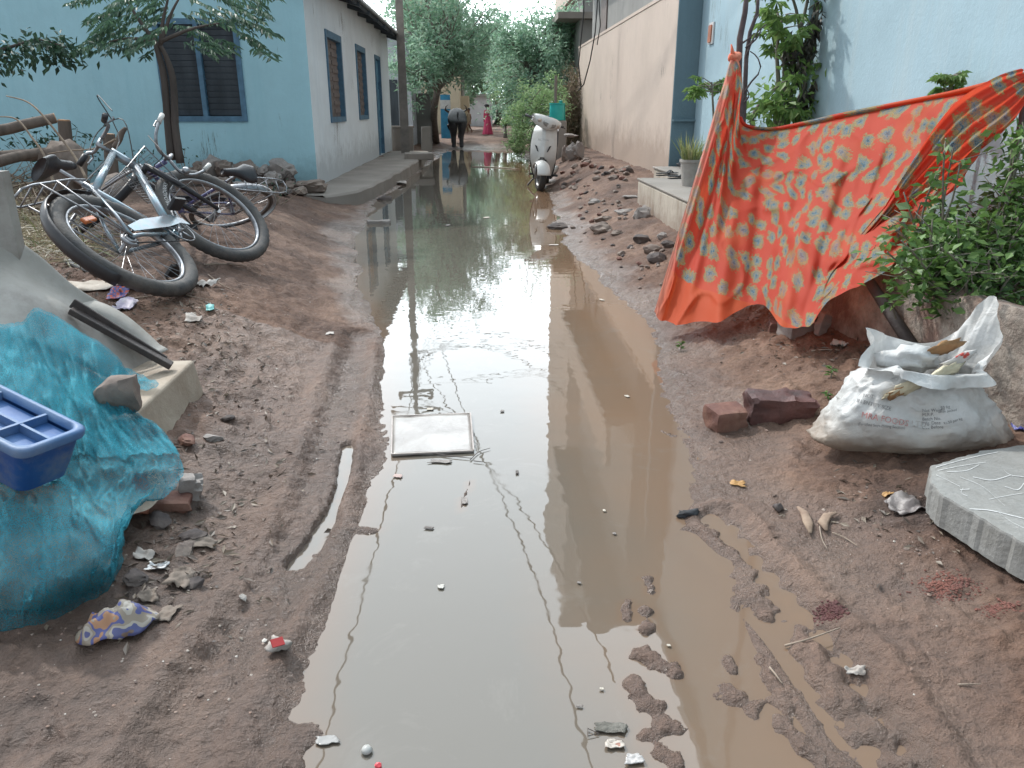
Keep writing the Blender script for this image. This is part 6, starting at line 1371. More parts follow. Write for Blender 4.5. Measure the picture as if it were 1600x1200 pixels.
p=G(100,300); w=MB(); w.rock((0,0,0),(.42,.3,.36),11,(0,0,0),.8,3); o=w.build('root_lump',wood,smooth=True); o.location=atY(103,268,6.6); tag(o,'big gnarled root lump in the middle of the brush pile','root')
w=MB(); w.tube([Vector(p) for p in catmull(np.array([atY(a,b,7.0) for a,b in ((178,230),(184,222),(190,208),(197,200))]),10)],[.02,.03,.015],8); o=w.build('hooked_branch',wood,smooth=True); tag(o,'dark hooked branch rising right of the orange topped stump','branch')
# brush heap: dead branches as countable limbs, dry grass as stuff
rn=random.Random(33); w=MB()
for k in range(120):
    px,py=rn.uniform(-20,110),rn.uniform(255,330); a=G(px,py+20); a.z+=rn.uniform(0,.15); d=Vector((rn.gauss(.2,.5),rn.gauss(0,.5),rn.uniform(.0,.45))); limb(w,a,a+d*rn.uniform(.3,.8),rn.uniform(.004,.014),.002,rn,seg=5,n=4,wob=.1)
o=w.build('brushwood',DRY); tag(o,'heap of tangled dry brushwood at the left border','brushwood',kind='stuff')
for l,lab,r in (([(10,150),(40,158),(62,175),(95,215),(120,250),(135,280)],'long arching bare twig bending over the brush pile in front of the wall',.008),([(-10,182),(25,186),(50,215),(70,245),(85,290)],'second arching twig bending from the left border to the bicycle saddle',.008),([(75,240),(110,235),(150,232),(180,218)],'thin pale twig running level to the orange topped stump',.006)):
    w=MB(); P_=catmull(np.array([atY(a,b,6.2-.1*i) for i,(a,b) in enumerate(l)]),24); w.tube([Vector(p) for p in P_],[r*.5,r,r*1.3],6); o=w.build('bare_twig',DRY,smooth=True); tag(o,lab,'twig')
rg=np.random.default_rng(14); lf=MB(); dm=leafmat('dry_grass',[(.3,.25,.16),(.22,.18,.12),(.4,.34,.22),(.13,.12,.07),(.16,.19,.08)],.3)
C=[];
for k in range(3400):
    px,py=rg.uniform(-40,125),rg.uniform(285,415); 
    if px>20+ (py-285)*1.3+30: continue
    p=G(px,py) if k%8==0 else Vector(C[-1])+Vector((rg.normal(0,.06),rg.normal(0,.06),0)); C.append((p.x,p.y,Hs(p.x,p.y)+.01+abs(rg.normal(0,.03))))
C=np.array(C); n=len(C); D=rg.normal(0,1,(n,3)); D[:,2]=np.abs(D[:,2])*.5; leaves(lf,C,D,rg.uniform(.08,.26,n),rg.uniform(.004,.012,n),rg,bend=.3)
o=lf.build('dry_grass',dm); tag(o,'tangle of dry grass and straw beside the lying bicycle','grass',kind='stuff')
rg=np.random.default_rng(15); rn=random.Random(15)
for k,(px,py,lab,s) in enumerate(((75,232,'dark leafed weed growing between the lying logs and the blue wall',.1),(125,228,'dark weed clump behind the shorter stump',.09),(50,222,'dark broad leaved weed behind the pale raised log',.09),(208,240,'thin weed growing up beside the bicycle basket',.06),(290,235,'small reddish weed at the foot of the blue wall beside the rocks',.05),(430,292,'small dark weed among the rocks at the house corner',.05))):
    p=G(px,py+25); yy=min(p.y,10.6); b=atY(px,py,yy); t=thing('weed',lab,'weed',(b.x,b.y,Hs(b.x,b.y))); lf=MB(); n=70 if s>.06 else 35; C=rg.normal(0,1,(n,3))*np.array([s*2.6,s*2,s*1.6])+np.array([b.x,b.y,b.z-.03]); C[:,2]=np.maximum(C[:,2],Hs(b.x,b.y)); leaves(lf,C,rg.normal(0,1,(n,3))+np.array([0,0,.3]),rg.uniform(.5,1.1,n)*s,rg.uniform(.3,.6,n)*s,rg); lf.build('foliage',LF_dark,t)
    w=MB(); 
    for q in range(5): limb(w,(b.x,b.y,Hs(b.x,b.y)-.03),tuple(C[q*5]),.006,.003,rn,seg=4,n=4)
    w.build('stem',DRY,t)
# small dark-leaved tree before the house front
base=atY(272,262,8.6); base.z=Hs(base.x,base.y); t=thing('slender_tree','slender tree with a forked dark trunk and drooping leaves before the big window','tree',base)
w=MB(); rn=random.Random(8); rg=np.random.default_rng(8); tk=M('dark_trunk',(.12,.1,.09),(.07,.06,.055),10,.9,.4,40,streak=True)
for s in ([(282,255),(274,200),(271,130),(262,95),(250,70)],[(268,250),(262,190),(256,120),(245,75),(240,60)],[(250,72),(255,30),(262,0),(270,-50)],[(246,70),(215,28),(200,0),(190,-30)],[(250,72),(268,20),(290,-20)],[(250,65),(300,45),(350,35)],[(250,70),(210,60),(170,65)]):
    P_=catmull(np.array([atY(a,b,8.6) for a,b in s]),12); w.tube([Vector(p) for p in P_],[.045,.035,.02] if s[0][1]>200 else [.022,.014,.006],8)
w.build('trunk',tk,t,smooth=True); lf=MB()
fr=[]
for k in range(95):
    px=rn.uniform(150,400); py=rn.uniform(-40,60)+ (8 if 200<px<330 else 0)-abs(px-275)*.02
    fr.append((px,py))
fr+=[(165,60),(158,66),(175,50),(395,75),(388,65),(375,50),(380,30),(170,72),(300,62),(320,66),(340,60),(250,72),(230,66),(210,58)]
for px,py in fr:
    b=atY(px,py,8.6+rn.uniform(-.7,.6)); dr=Vector((1 if px>275 else -1,rn.gauss(0,.6),-.35)).normalized(); L_=rn.uniform(.2,.38); sd_=dr.cross(Vector((0,0,1))).normalized()
    nn=11; C=[];D=[]
    for q in range(nn):
        c=b+dr*L_*q/nn+Vector((0,0,-.12*(q/nn)**2*L_))
        for s_ in(-1,1): C.append(c); D.append(sd_*s_+dr*.6-Vector((0,0,.3)))
    C=np.array([tuple(c) for c in C]); D=np.array([tuple(c) for c in D])+rg.normal(0,.15,(len(C),3)); leaves(lf,C,D,rg.uniform(.07,.12,len(C)),rg.uniform(.022,.036,len(C)),rg)
lf.build('crown',leafmat('drooping_leaf',[(.05,.11,.08),(.08,.16,.10),(.11,.2,.12),(.06,.12,.09)],.35),t)
# branch with leaves at far left
b0=atY(-60,85,8.0); t=thing('leafy_branch','dark leafy branch reaching in from the left border across the blue wall','branch',b0); w=MB(); P_=catmull(np.array([atY(a,b,8.0) for a,b in ((-120,60),(-40,85),(10,75),(60,62),(105,75))]),14); w.tube([Vector(p) for p in P_],[.03,.015,.006],7); w.build('stem',tk,t,smooth=True); lf=MB()
for k in range(60):
    q=P_[rn.randint(4,13)]; n=9; C=rg.normal(0,1,(n,3))*np.array([.1,.12,.07])+q-np.array([0,0,.05]); leaves(lf,C,rg.normal(0,1,(n,3))+np.array([.3,0,-.5]),rg.uniform(.05,.1,n),rg.uniform(.025,.05,n),rg)
lf.build('foliage',LF_dark,t)
# its parent tree stands outside the frame on the left
b1=atY(-120,60,8.0); w=MB(); w.tube([(b1.x-.05,8.0,.2),(b1.x,8.0,b1.z),(b1.x-.2,8.0,b1.z+2)],[.08,.06,.03],9); w.build('trunk',tk,t,smooth=True)
# ---- rock pile at the house corner
rn=random.Random(5)
RK=[(330,250,34,30),(312,258,22,26),(350,262,28,26),(370,252,30,20),(395,250,18,18),(385,268,40,30),(360,272,20,18),(438,265,42,30),(410,262,24,20),(418,272,22,16),(425,280,26,20),(400,285,26,18),(375,290,28,16),(350,285,26,18),(335,280,18,14),(450,278,26,18),(485,292,44,22),(468,298,26,14),(440,298,30,14),(455,290,20,14),(410,295,22,12),(345,245,18,12),(322,276,18,18),(300,262,16,20),(395,300,16,10),(365,300,14,8),(430,302,14,8),(498,300,18,12),(388,243,12,10),(308,282,14,12)]
special={0:'large tan rock at the left of the pile under the window',6:None,7:'big squared pale rock topping the right of the rock pile',16:'long flat rock ending the pile at the corner of the blue house',5:'big dark rock in the centre of the rock pile'}
for k,(px,py,wp,hp) in enumerate(RK):
    p=G(px,py+hp*.5); p.y=min(p.y,10.8); yy=p.y; c=atY(px,py,yy); s=yy/1240; w=MB(); w.rock((0,0,0),(wp*s,wp*s*.8,hp*s),k+130,(rn.uniform(-.2,.2),rn.uniform(-.2,.2),rn.uniform(0,6)) if k not in(7,16) else (0,0,.2),.6,3)
    o=w.build('rock',rn.choice([stone,stone_g,stone,stone_d]) if not special.get(k) else (stone_g if k in(7,0) else stone),smooth=True,auto=35); g0=Hs(c.x,c.y); c.z=min(c.z,g0+hp*s*.9) if hp*s>0 else c.z; o.location=c
    tag(o,special.get(k) or 'grey brown rock in the pile at the foot of the blue house wall','rock','rocks piled against the blue house')
for k in range(16):
    px,py=rn.uniform(400,560),rn.uniform(292,312); p=G(px,py)
    if p.z<.02: continue
    w=MB(); s=rn.uniform(.03,.07); w.rock((0,0,0),(s,s*.8,s*.6),k+160,None,.6,2); o=w.build('rock',stone,smooth=True,auto=35); o.location=p; tag(o,'small loose stone scattered in front of the rock pile','rock','loose stones in front of the rock pile')
# ================================================================== leaning sheet, block, net and crate
shm=M('weathered_fibre_sheet',(.37,.36,.34),(.27,.26,.235),2.5,.7,.2,60,dirt=(.12,.095,.08),dirtamt=.85,dirtscale=3.2)
t=thing('fibre_sheet','large weathered grey fibre sheet leaning over the low stone block','sheet',atY(120,480,2.9))
ctrl=[[(-140,300,3.1),(0,363,3.0),(58,398,3.02),(112,445,3.05),(165,478,3.08),(212,505,3.1),(243,548,3.1)],
      [(-140,360,2.9),(0,410,2.9),(60,440,2.95),(112,470,3.0),(160,500,3.04),(210,530,3.07),(238,562,3.09)],
      [(-140,430,2.75),(0,455,2.75),(60,475,2.8),(108,490,2.9),(150,520,2.96),(200,555,3.0),(232,582,3.02)],
      [(-140,520,2.6),(0,520,2.6),(60,540,2.65),(110,560,2.7),(150,580,2.78),(190,598,2.85),(214,603,2.9)]]
P=patch(np.array([[tuple(atY(*q)) for q in r_] for r_ in ctrl]),26,40); w=MB(); w.grid(P); w.build('sheet_panel',shm,t,smooth=True,solid=.01)
b=[atY(110,484,2.88),atY(268,572,2.93)]; w=MB(); d=(b[1]-b[0]).normalized(); up=Vector((0,0,1)); sd_=d.cross(up).normalized(); up=sd_.cross(d).normalized()
def bar(w,a,b,hw_,hh):
    d=(b-a).normalized(); s=d.cross(Vector((0,0,1))).normalized(); u=s.cross(d); vs=[]
    for p in(a,b): vs+=[p-s*hw_-u*hh,p+s*hw_-u*hh,p+s*hw_+u*hh,p-s*hw_+u*hh]
    w.add(vs,[(0,1,2,3),(7,6,5,4),(0,4,5,1),(1,5,6,2),(2,6,7,3),(3,7,4,0)])
bar(w,b[0],b[1],.022,.012); bar(w,b[0]+Vector((0,.02,.022)),b[1]+Vector((-.03,.02,.015)),.006,.02); w.build('metal_strip',M('rusty_dark_steel',(.07,.055,.05),(.035,.03,.03),12,.6,.4,50),t,bevel=.004)
w=MB(); L0,L1=atY(112,486,2.98),atY(243,556,3.0); P=[]
for k in range(20):
    q=L0.lerp(L1,k/19); h=.055*math.sin(math.pi*min(1,(k+3)/19*.95)); P.append([tuple(q+Vector((0,.0,0))),tuple(q+Vector((.008,.03,h*.7))),tuple(q+Vector((.02,.08,h)))])
w.grid(np.array(P)); w.build('curled_lip',shm,t,smooth=True,solid=.007)
pn=atY(4,330,2.95); w=MB(); w.b2((pn.x-.5,2.95,.1),(atY(15,330,2.95).x,3.0,atY(5,268,2.95).z)); o=w.build('side_panel',shm); tag(o,'pale upright panel cut off by the left border behind the fibre sheet','panel')
# low cream stone block
A=atZ(303,562,.285); Bp=atZ(216,640,.285); dv=(Bp-A); pv=Vector((dv.y,-dv.x,0)).normalized(); 
if pv.x>0: pv=-pv
Wd=.34; C_=A+pv*Wd; D_=Bp+pv*Wd+dv*.1; Bq=Bp+dv*.18
w=MB(); low=.05; off=.03
w.add([(A.x+.03,A.y+.02,low),(Bq.x+.05,Bq.y,low),(D_.x,D_.y,low),(C_.x,C_.y,low),tuple(A),tuple(Bq),(D_.x,D_.y,.285),(C_.x,C_.y,.285)],[(0,1,5,4),(1,2,6,5),(2,3,7,6),(3,0,4,7),(4,5,6,7)])
o=w.build('stone_block',M('cream_stone',(.42,.36,.29),(.33,.27,.21),6,.75,.35,60,dirt=(.2,.14,.1),dirtamt=.5,dirtscale=4),bevel=.012,seg=3); tag(o,'smooth cream stone block under the end of the leaning fibre sheet','block')
# net over a heap
def netmat():
    m,nt,b=nodes('blue_net'); L=nt.links.new; tc=N(nt,'ShaderNodeTexCoord')
    n1=N(nt,'ShaderNodeTexNoise',i_Scale=3,i_Detail=3,i_Roughness=.5); L(tc.outputs['Object'],n1.inputs[0])
    col=ramp(nt,n1.outputs[0],[(.35,(.018,.15,.2)),(.52,(.03,.25,.33)),(.7,(.06,.4,.5))]); L(col,b.inputs['Base Color']); b.inputs['Roughness'].default_value=.75; b.inputs['Specular IOR Level'].default_value=.2
    lw=N(nt,'ShaderNodeLayerWeight'); lw.inputs[0].default_value=.35
    n2=N(nt,'ShaderNodeTexNoise',i_Scale=420,i_Detail=1); L(tc.outputs['Object'],n2.inputs[0]); th=ramp(nt,n2.outputs[0],[(.4,(.1,)*3),(.55,(1,)*3)])
    mu=N(nt,'ShaderNodeMath',operation='MULTIPLY_ADD'); L(lw.outputs['Facing'],mu.inputs[0]); mu.inputs[1].default_value=.5; mu.inputs[2].default_value=.75
    mm_=N(nt,'ShaderNodeMath',operation='MULTIPLY'); mm_.use_clamp=True; L(mu.outputs[0],mm_.inputs[0]); L(th,mm_.inputs[1])
    n3=N(nt,'ShaderNodeTexNoise',i_Scale=14,i_Detail=7,i_Roughness=.6,i_Distortion=.8); L(tc.outputs['Object'],n3.inputs[0]); bp=N(nt,'ShaderNodeBump',i_Strength=.15,i_Distance=.01); L(n3.outputs[0],bp.inputs['Height']); L(bp.outputs[0],b.inputs['Normal'])
    tp=N(nt,'ShaderNodeBsdfTransparent'); ms=N(nt,'ShaderNodeMixShader'); L(mm_.outputs[0],ms.inputs[0]); L(tp.outputs[0],ms.inputs[1]); L(b.outputs[0],ms.inputs[2]); L(ms.outputs[0],nt.nodes['Material Output'].inputs[0]); return m
def gp(px,py): p=G(px,py); return tuple(p)
rows=[[atY(-150,500,2.6),atY(-40,508,2.6),atY(30,512,2.6),atY(62,488,2.62),atY(125,520,2.62),atY(180,560,2.62),atY(205,595,2.6)],
 [atY(-150,580,2.35),atY(-40,580,2.35),atY(40,585,2.36),atY(90,590,2.4),atY(135,605,2.42),atY(180,630,2.44),atY(215,650,2.44)],
 [atY(-150,650,2.12),atY(-40,650,2.12),atY(40,655,2.15),atY(100,660,2.2),atY(150,670,2.25),atY(210,690,2.28),atY(255,680,2.33)],
 [atY(-150,730,1.95),atY(-40,735,1.95),atY(40,735,1.95),atY(100,730,2.0),atY(160,735,2.08),atY(225,730,2.13),atY(288,735,2.18)],
 [atY(-150,790,1.83),atY(-40,790,1.83),atY(40,790,1.83),atY(100,785,1.87),atY(150,795,1.93),atY(200,775,2.02),atY(262,778,2.05)],
 [atY(-150,860,1.7),atY(-40,860,1.68),atY(40,860,1.68),atY(100,855,1.7),atY(160,850,1.76),atY(192,850,1.83),atY(200,800,1.93)],
 [atY(-150,930,1.58),atY(-40,930,1.58),atY(40,935,1.58),atY(90,925,1.6),atY(145,905,1.67),atY(180,895,1.72),atY(198,850,1.83)],
 [Vector(gp(-150,1000)),Vector(gp(-40,1000)),Vector(gp(15,990)),Vector(gp(80,975)),Vector(gp(130,948)),Vector(gp(170,925)),Vector(gp(195,880))]]
P=patch(np.array([[tuple(q) for q in r_] for r_ in rows]),120,100)
P0=P.copy()
a,b_=P.shape[:2]; I,J=np.meshgrid(np.arange(a),np.arange(b_),indexing='ij')
def wr(P,s,amp): 
    n=fbm(P[...,0]*5+P[...,2]*3,P[...,1]*5-P[...,2]*4,3,s); rd=1-np.abs(fbm(P[...,0]*7-P[...,2]*6+P[...,1]*3,P[...,1]*4+P[...,2]*5,3,s+9))*2.2
    return amp*n+amp*.9*np.clip(rd,0,1)**3+amp*.5*np.clip(1-np.abs(fbm(P[...,0]*13+P[...,2]*9,P[...,1]*12-P[...,2]*11,3,s+20))*2.6,0,1)**3
fj=fbm(J*.16+I*.02,I*.035,4,17); f2=1-np.abs(fbm(J*.22-I*.06,I*.05+J*.03,3,27))*2.4; dz=wr(P,3,.008)+.022*fj+.02*np.clip(f2,0,1)**2; edge=sstep(0,8,I)*sstep(0,6,a-1-I)
P[...,2]+=dz*(.25+.75*edge); P[...,1]-=dz*.5*edge; P[...,2]=np.maximum(P[...,2],H(P[...,0],P[...,1])+.012)
nt_=thing('blue_net','turquoise blue mesh netting draped over a rubbish heap at the left','netting',tuple(P[60,50]))
w=MB(); w.grid(P); w.build('net_sheet',netmat(),nt_,smooth=True)
w=MB(); P2=P.copy(); P2[...,2]+=.012+.012*fbm(P[...,0]*11,P[...,1]*11,2,71); w.grid(P2[:48,:][:, 20:]); w.build('net_fold',bpy.data.materials['blue_net'],nt_,smooth=True)
# loose tail of net on the block
tlc=[[atZ(180,575,.34),atZ(215,585,.30),atZ(240,597,.30),atZ(249,603,.295)],[atZ(176,590,.34),atZ(210,597,.30),atZ(236,603,.30),atZ(247,606,.295)],[atZ(175,605,.33),atZ(205,610,.30),atZ(230,612,.298),atZ(243,609,.295)]]
Pt=patch(np.array([[tuple(q) for q in r_] for r_ in tlc]),14,24); Pt[...,2]+=.012*(fbm(Pt[...,0]*40,Pt[...,1]*40,2,5)+.6); w=MB(); w.grid(Pt); w.build('net_tail',bpy.data.materials['blue_net'],nt_,smooth=True)
Ph=P0.copy(); lump=fbm(Ph[...,0]*8,Ph[...,1]*8+Ph[...,2]*6,4,55)
cen=np.array([float(P0[...,0].mean())-.2,float(P0[...,1].mean())+.25,.0]); Ph=cen+(Ph-cen)*(.87+.03*lump)[...,None]; Ph[...,2]-=.02
hp=MB(); hp.grid(Ph); o=hp.build('rubbish_heap',M('rubbish_heap_mix',(.3,.26,.21),(.05,.042,.038),4,.9,.7,30,dirt=(.5,.45,.38),dirtamt=.7,dirtscale=3,lo=.4,hi=.6),smooth=True); tag(o,'heap of dark rubbish and pale sacking under the blue netting','rubbish heap')
# blue crate
def crate():
    c=atY(-8,640,1.92); ex=(atY(118,655,1.93)-atY(0,598,2.05)).normalized(); 
    n=camdir((.22,.9,.38)); ex=(ex-n*ex.dot(n)).normalized(); ey=n.cross(ex); m=Matrix((ex,ey,n)).transposed()
    t=thing('blue_crate','blue plastic crate with a ribbed underside lying upside down on the netting','crate',c,m); t['_w']=1
    bl=M('blue_crate_plastic',(.015,.075,.27),(.01,.055,.21),4,.45,.08,dirt=(.2,.19,.19),dirtamt=.8,dirtscale=9); rimm=M('faded_blue_rim',(.1,.19,.34),(.05,.13,.3),10,.5,.15,dirt=(.3,.28,.25),dirtamt=.5)
    lx,ly,h=.42,.17,.14
    w=MB(); ow=[(lx/2*k,ly/2*kk,z) for z,k,kk in ((.0,1,1),(-.02,1.0,1.0),(-h,.86,.8))]
    def ring(hx,hy,z,r=.03): 
        out=[]
        for cx,cy,a0 in ((1,1,0),(-1,1,90),(-1,-1,180),(1,-1,270)):
            for q in range(5): a=R(a0+q*22.5); out.append((cx*(hx-r)+r*math.cos(a),cy*(hy-r)+r*math.sin(a),z))
        return out
    w.grid(np.array([ring(lx/2,ly/2,-.005),ring(lx/2*.995,ly/2*.99,-.03),ring(lx/2*.93,ly/2*.88,-.10),ring(lx/2*.88,ly/2*.8,-h)]),closeu=True); k=len(w.v); w.f.append(tuple(range(k-20,k))); w.build('crate_body',bl,t,smooth=True,auto=40)
    w=MB(); w.grid(np.array([ring(lx/2+.01,ly/2+.01,-.02),ring(lx/2+.012,ly/2+.012,-.002),ring(lx/2+.006,ly/2+.006,.004),ring(lx/2-.006,ly/2-.006,.004),ring(lx/2-.01,ly/2-.01,-.018)]),closeu=True); w.build('rim',rimm,t,smooth=True)
    w=MB(); w.box((0,0,-.03),(lx-.02,ly-.02,.006)); w.build('base_panel',M('crate_panel',(.05,.16,.4),(.035,.11,.3),6,.45,.1,dirt=(.3,.35,.4),dirtamt=.5),t)
    for x in(-.08,.09):
        w=MB(); w.box((x,0,-.014),(.008,ly-.022,.024)); w.build('rib',rimm,t)
    w=MB(); w.box((0,0,-.0145),(lx-.022,.008,.023)); w.build('rib',rimm,t)
crate()
o=put('stone','brown angular stone holding down the blue netting on the cream block','stone',MB().rock((0,0,0),(.15,.1,.14),21,(0,.5,.3),.3,3),stone,190,640); o.location=atY(190,612,2.42)
# objects around the heap
put('brick','pale dusty brick end sticking out under the netting','brick',brickmesh((.07,.06,.1),2,.01),stone_g,298,776,(0,.2,.4),.02)
put('brick','flat dark red brick under the netting beside the bottle neck','brick',brickmesh((.14,.09,.05),4,.01),brick,262,788,(0,.1,.2),.0)
t=thing('clay_bottle','reddish clay bottle lying half hidden under the blue netting','bottle',G(215,795)); p=G(215,800); m3=Matrix.Rotation(R(-35),3,'X')@Matrix.Rotation(R(10),3,'Z'); w=MB(); w.lathe([(0,-.06),(.036,-.06),(.04,-.02),(.036,.02),(.02,.05),(.022,.06),(.0,.06)],p+Vector((0,.02,.05)),16,m3); w.build('bottle_body',M('terracotta',(.35,.13,.08),(.22,.09,.06),8,.6,.3),t,smooth=True,auto=45)
for k,(px,py,wp,lab,mt) in enumerate(((332,686,26,'pale flat stone chip on the dark ground right of the cream block',stone_g),(305,838,36,'muddy clod near the edge of the blue netting',stone_d),(250,815,34,'dark clod between the clay bottle and the litter',stone_d),(290,860,34,'dark stone among the litter below the netting',stone),(300,915,30,'flat dark stone right of the silver scrap',stone_d),(215,905,40,'dark wet clod under the edge of the netting',stone_d),(290,690,30,'brown broken tile chip beside the pale flat stone',brick),(355,655,20,'dark clod on the mud right of the cream block',stone_d))):
    p=G(px,py); s=wp*(p-CAM).length/F; w=MB(); w.rock((0,0,0),(s,s*.7,s*.4),k+210,None,.5,3); o=w.build('stone',mt,smooth=True,auto=35); o.location=p+Vector((0,0,s*.08)); tag(o,lab,'stone')
def multi(name,cols,scale):
    m,nt,b=nodes(name); L=nt.links.new; tc=N(nt,'ShaderNodeTexCoord'); n=N(nt,'ShaderNodeTexNoise',i_Scale=scale,i_Detail=2); L(tc.outputs['Object'],n.inputs[0]); k=len(cols); c=ramp(nt,n.outputs[0],[(.3+.4*i/k,q) for i,q in enumerate(cols)],'CONSTANT'); L(c,b.inputs['Base Color']); b.inputs['Roughness'].default_value=.45; return m
# crushed printed bowl
c=G(186,985); t=thing('crushed_tub','crushed printed tub lid in blue orange and white below the netting','tub',c)
P=[];rn=random.Random(4)
for i,rr in enumerate(np.linspace(.0,1,12)):
    row=[]
    for a in np.linspace(0,2*math.pi,40,endpoint=False):
        x=.092*rr*math.cos(a); y=.062*rr*math.sin(a)*(1 if math.sin(a)>0 else .9); z=.055*(1-rr**2.2)+.008*math.sin(a*5+rr*4)*rr+.012*float(vnoise(x*60,y*60,3)); row.append((c.x+x*math.cos(.5)-y*math.sin(.5),c.y+.0+x*math.sin(.5)+y*math.cos(.5),c.z+.008+max(z,0)))
    P.append(row)
w=MB(); w.grid(np.array(P),closeu=True); w.build('printed_lid',multi('printed_tub',[(.3,.26,.21),(.38,.2,.11),(.09,.1,.26),(.3,.25,.2),(.42,.38,.33),(.1,.11,.25),(.2,.14,.11)],16),t,smooth=True,solid=.002)
# wrappers and paper
c=G(437,1015); t=thing('snack_packet','crumpled cream packet with a red label at the left puddle edge','packet',c); w=MB(); w.rock(c+Vector((-.003,0,.018)),(.05,.055,.032),7,(0,.3,.9),1.1,3); w.build('packet_body',paper,t,smooth=True); w=MB(); a_=c+Vector((.004,-.022,.038)); w.box(a_,(.03,.02,.004),rot=(.6,.2,.7)); w.build('red_label',M('red_label',(.5,.05,.05),rough=.5,bump=0),t)
scrap('foil_scrap','small silver white foil strip on the dark litter near the netting',' foil'.strip(),247,889,30,8,M('foil',(.7,.7,.7),rough=.3,metal=.4),11,.01)
scrap('paper_scrap','dirty pale paper scrap left of the foil strip','paper',226,872,26,12,paper,12,.01)
scrap('leaf_scrap','crumpled dry leaf litter right of the foil strip','leaf',285,905,34,26,M('dead_leaf',(.2,.16,.13),(.12,.1,.085),8,.8,.3),13,.02)
scrap('leaf_scrap','flat grey dead leaf on the mud right of the crushed tub','leaf',262,962,26,18,bpy.data.materials['dead_leaf'],14,.008)
scrap('leaf_scrap','curled dead leaf above the crushed tub','leaf',232,935,26,12,bpy.data.materials['dead_leaf'],15,.015)
scrap('leaf_scrap','brown dead leaf by the clay bottle','leaf',318,850,40,14,bpy.data.materials['dead_leaf'],16,.012)
scrap('paper_scrap','tiny white fleck of plastic on the left mud','scrap',380,935,9,5,paper,17,.004)
scrap('cardboard_sheet','dirty white cardboard sheet lying in front of the bicycle wheel','cardboard',170,447,122,16,M('dirty_cardboard',(.58,.54,.48),(.35,.28,.22),9,.8,.3),18,.02,.15)
scrap('purple_wrapper','crumpled pale purple wrapper on the ground below the cardboard sheet','wrapper',198,482,30,12,M('lilac_film',(.35,.3,.45),(.5,.48,.55),30,.4,.3),19,.02)
scrap('red_wrapper','small red and blue wrapper under the cardboard sheet','wrapper',186,461,24,10,multi('red_blue_print',[(.5,.08,.05),(.08,.1,.3),(.5,.1,.06)],40),20,.012)
scrap('plastic_scrap','crumpled white plastic lump right of the cardboard sheet','plastic',321,446,22,16,paper,21,.03)
scrap('teal_scrap','tiny teal plastic scrap on the trodden mud','scrap',328,481,11,5,M('teal_film',(.15,.5,.48),rough=.4,bump=0),22,.006)
scrap('paper_scrap','small dirty paper scrap near the teal fragment','paper',303,497,20,9,paper,23,.01)
scrap('paper_scrap','white paper fleck close to the puddle edge','paper',516,522,12,5,paper,24,.004)
scrap('cloth_scrap','white rag lying on the brush pile at the left border','rag',14,268,34,12,paper,25,.05)
scrap('foam_chunk','torn yellowish foam chunk wedged beside the bicycle rack','foam',100,335,34,24,M('yellow_foam',(.52,.42,.25),(.4,.3,.17),10,.95,.5),26,.09)
w=MB(); a=G(108,412); b=G(158,432); bar(w,a+Vector((0,0,.02)),b+Vector((0,0,.015)),.03,.006); o=w.build('plank',M('grey_plank',(.25,.25,.25),(.15,.15,.15),9,.8,.3)); tag(o,'narrow grey plank lying in the litter before the bicycle wheel','plank')
twig('pale stick lying in the litter under the cardboard sheet',[(195,470),(220,467),(245,463)],.005)
twig('thin stick lying under the bicycle wheel on the trodden mud',[(320,415),(350,414),(385,417)],.005)
twig('short thin dry stick on the mud right of the white plastic lump',[(325,430),(345,445),(365,455)],.003)
twig('slender dry stem on the trodden mud left of the teal scrap',[(270,455),(300,465),(330,470)],.003)
scrap('white_sheet','folded white plastic sheet propped on the mud beside the house plinth','sheet',621,287,26,14,paper,27,.06)
o=put('brick','pale brick half sunk in the mud at the puddle edge beside the plinth','brick',brickmesh((.26,.12,.07),9,.012),stone_g,592,349,(0,0,.05),.0)
p=G(603,312); w=MB(); w.rock((0,0,0),(.22,.15,.1),31,(0,0,.3),.4,3); o=w.build('stone',stone_d,smooth=True,auto=35); o.location=p; tag(o,'dark stone at the near end of the house plinth','stone')
# gravel and grit on both banks
rn=random.Random(77); w=MB()
base_=[]
for v in range(4):
    q=MB(); q.rock((0,0,0),(1,.85,.6),v+300,(0,0,0),.6,1); base_.append(q)
nG=0
while nG<2600:
    yy=1.3*math.exp(rn.uniform(0,2.35)); xx=rn.uniform(-.62,.62)*yy*1.15
    s0=float(max(np.interp(yy,LY,LX)-xx,xx-np.interp(yy,RY,RX)))
    if s0<.05: continue
    dn=float(vnoise(np.array([xx*2.5]),np.array([yy*2.5]),99)[0])
    if rn.random()>.3+.6*dn: continue
    s=rn.uniform(.0025,.008)*(1+yy*.12)*(2.0 if rn.random()<.06 else 1); a=rn.uniform(0,6.28); ca,sa=math.cos(a)*s,math.sin(a)*s; z=Hs(xx,yy); b_=rn.choice(base_); k=len(w.v)
    w.v+=[(xx+v[0]*ca-v[1]*sa,yy+v[0]*sa+v[1]*ca,z+v[2]*s) for v in b_.v]; w.f+=[tuple(i+k for i in f) for f in b_.f]; nG+=1
gm,nt,b=nodes('grit'); g=N(nt,'ShaderNodeNewGeometry'); c_=ramp(nt,g.outputs['Random Per Island'],[(0,(.11,.08,.07)),(.45,(.2,.15,.125)),(.75,(.28,.19,.15)),(.93,(.38,.33,.29)),(1,(.55,.52,.48))]); nt.links.new(c_,b.inputs['Base Color']); b.inputs['Roughness'].default_value=.85
o=w.build('gravel',gm); tag(o,'fine gravel and grit scattered over the muddy banks','gravel',kind='stuff')
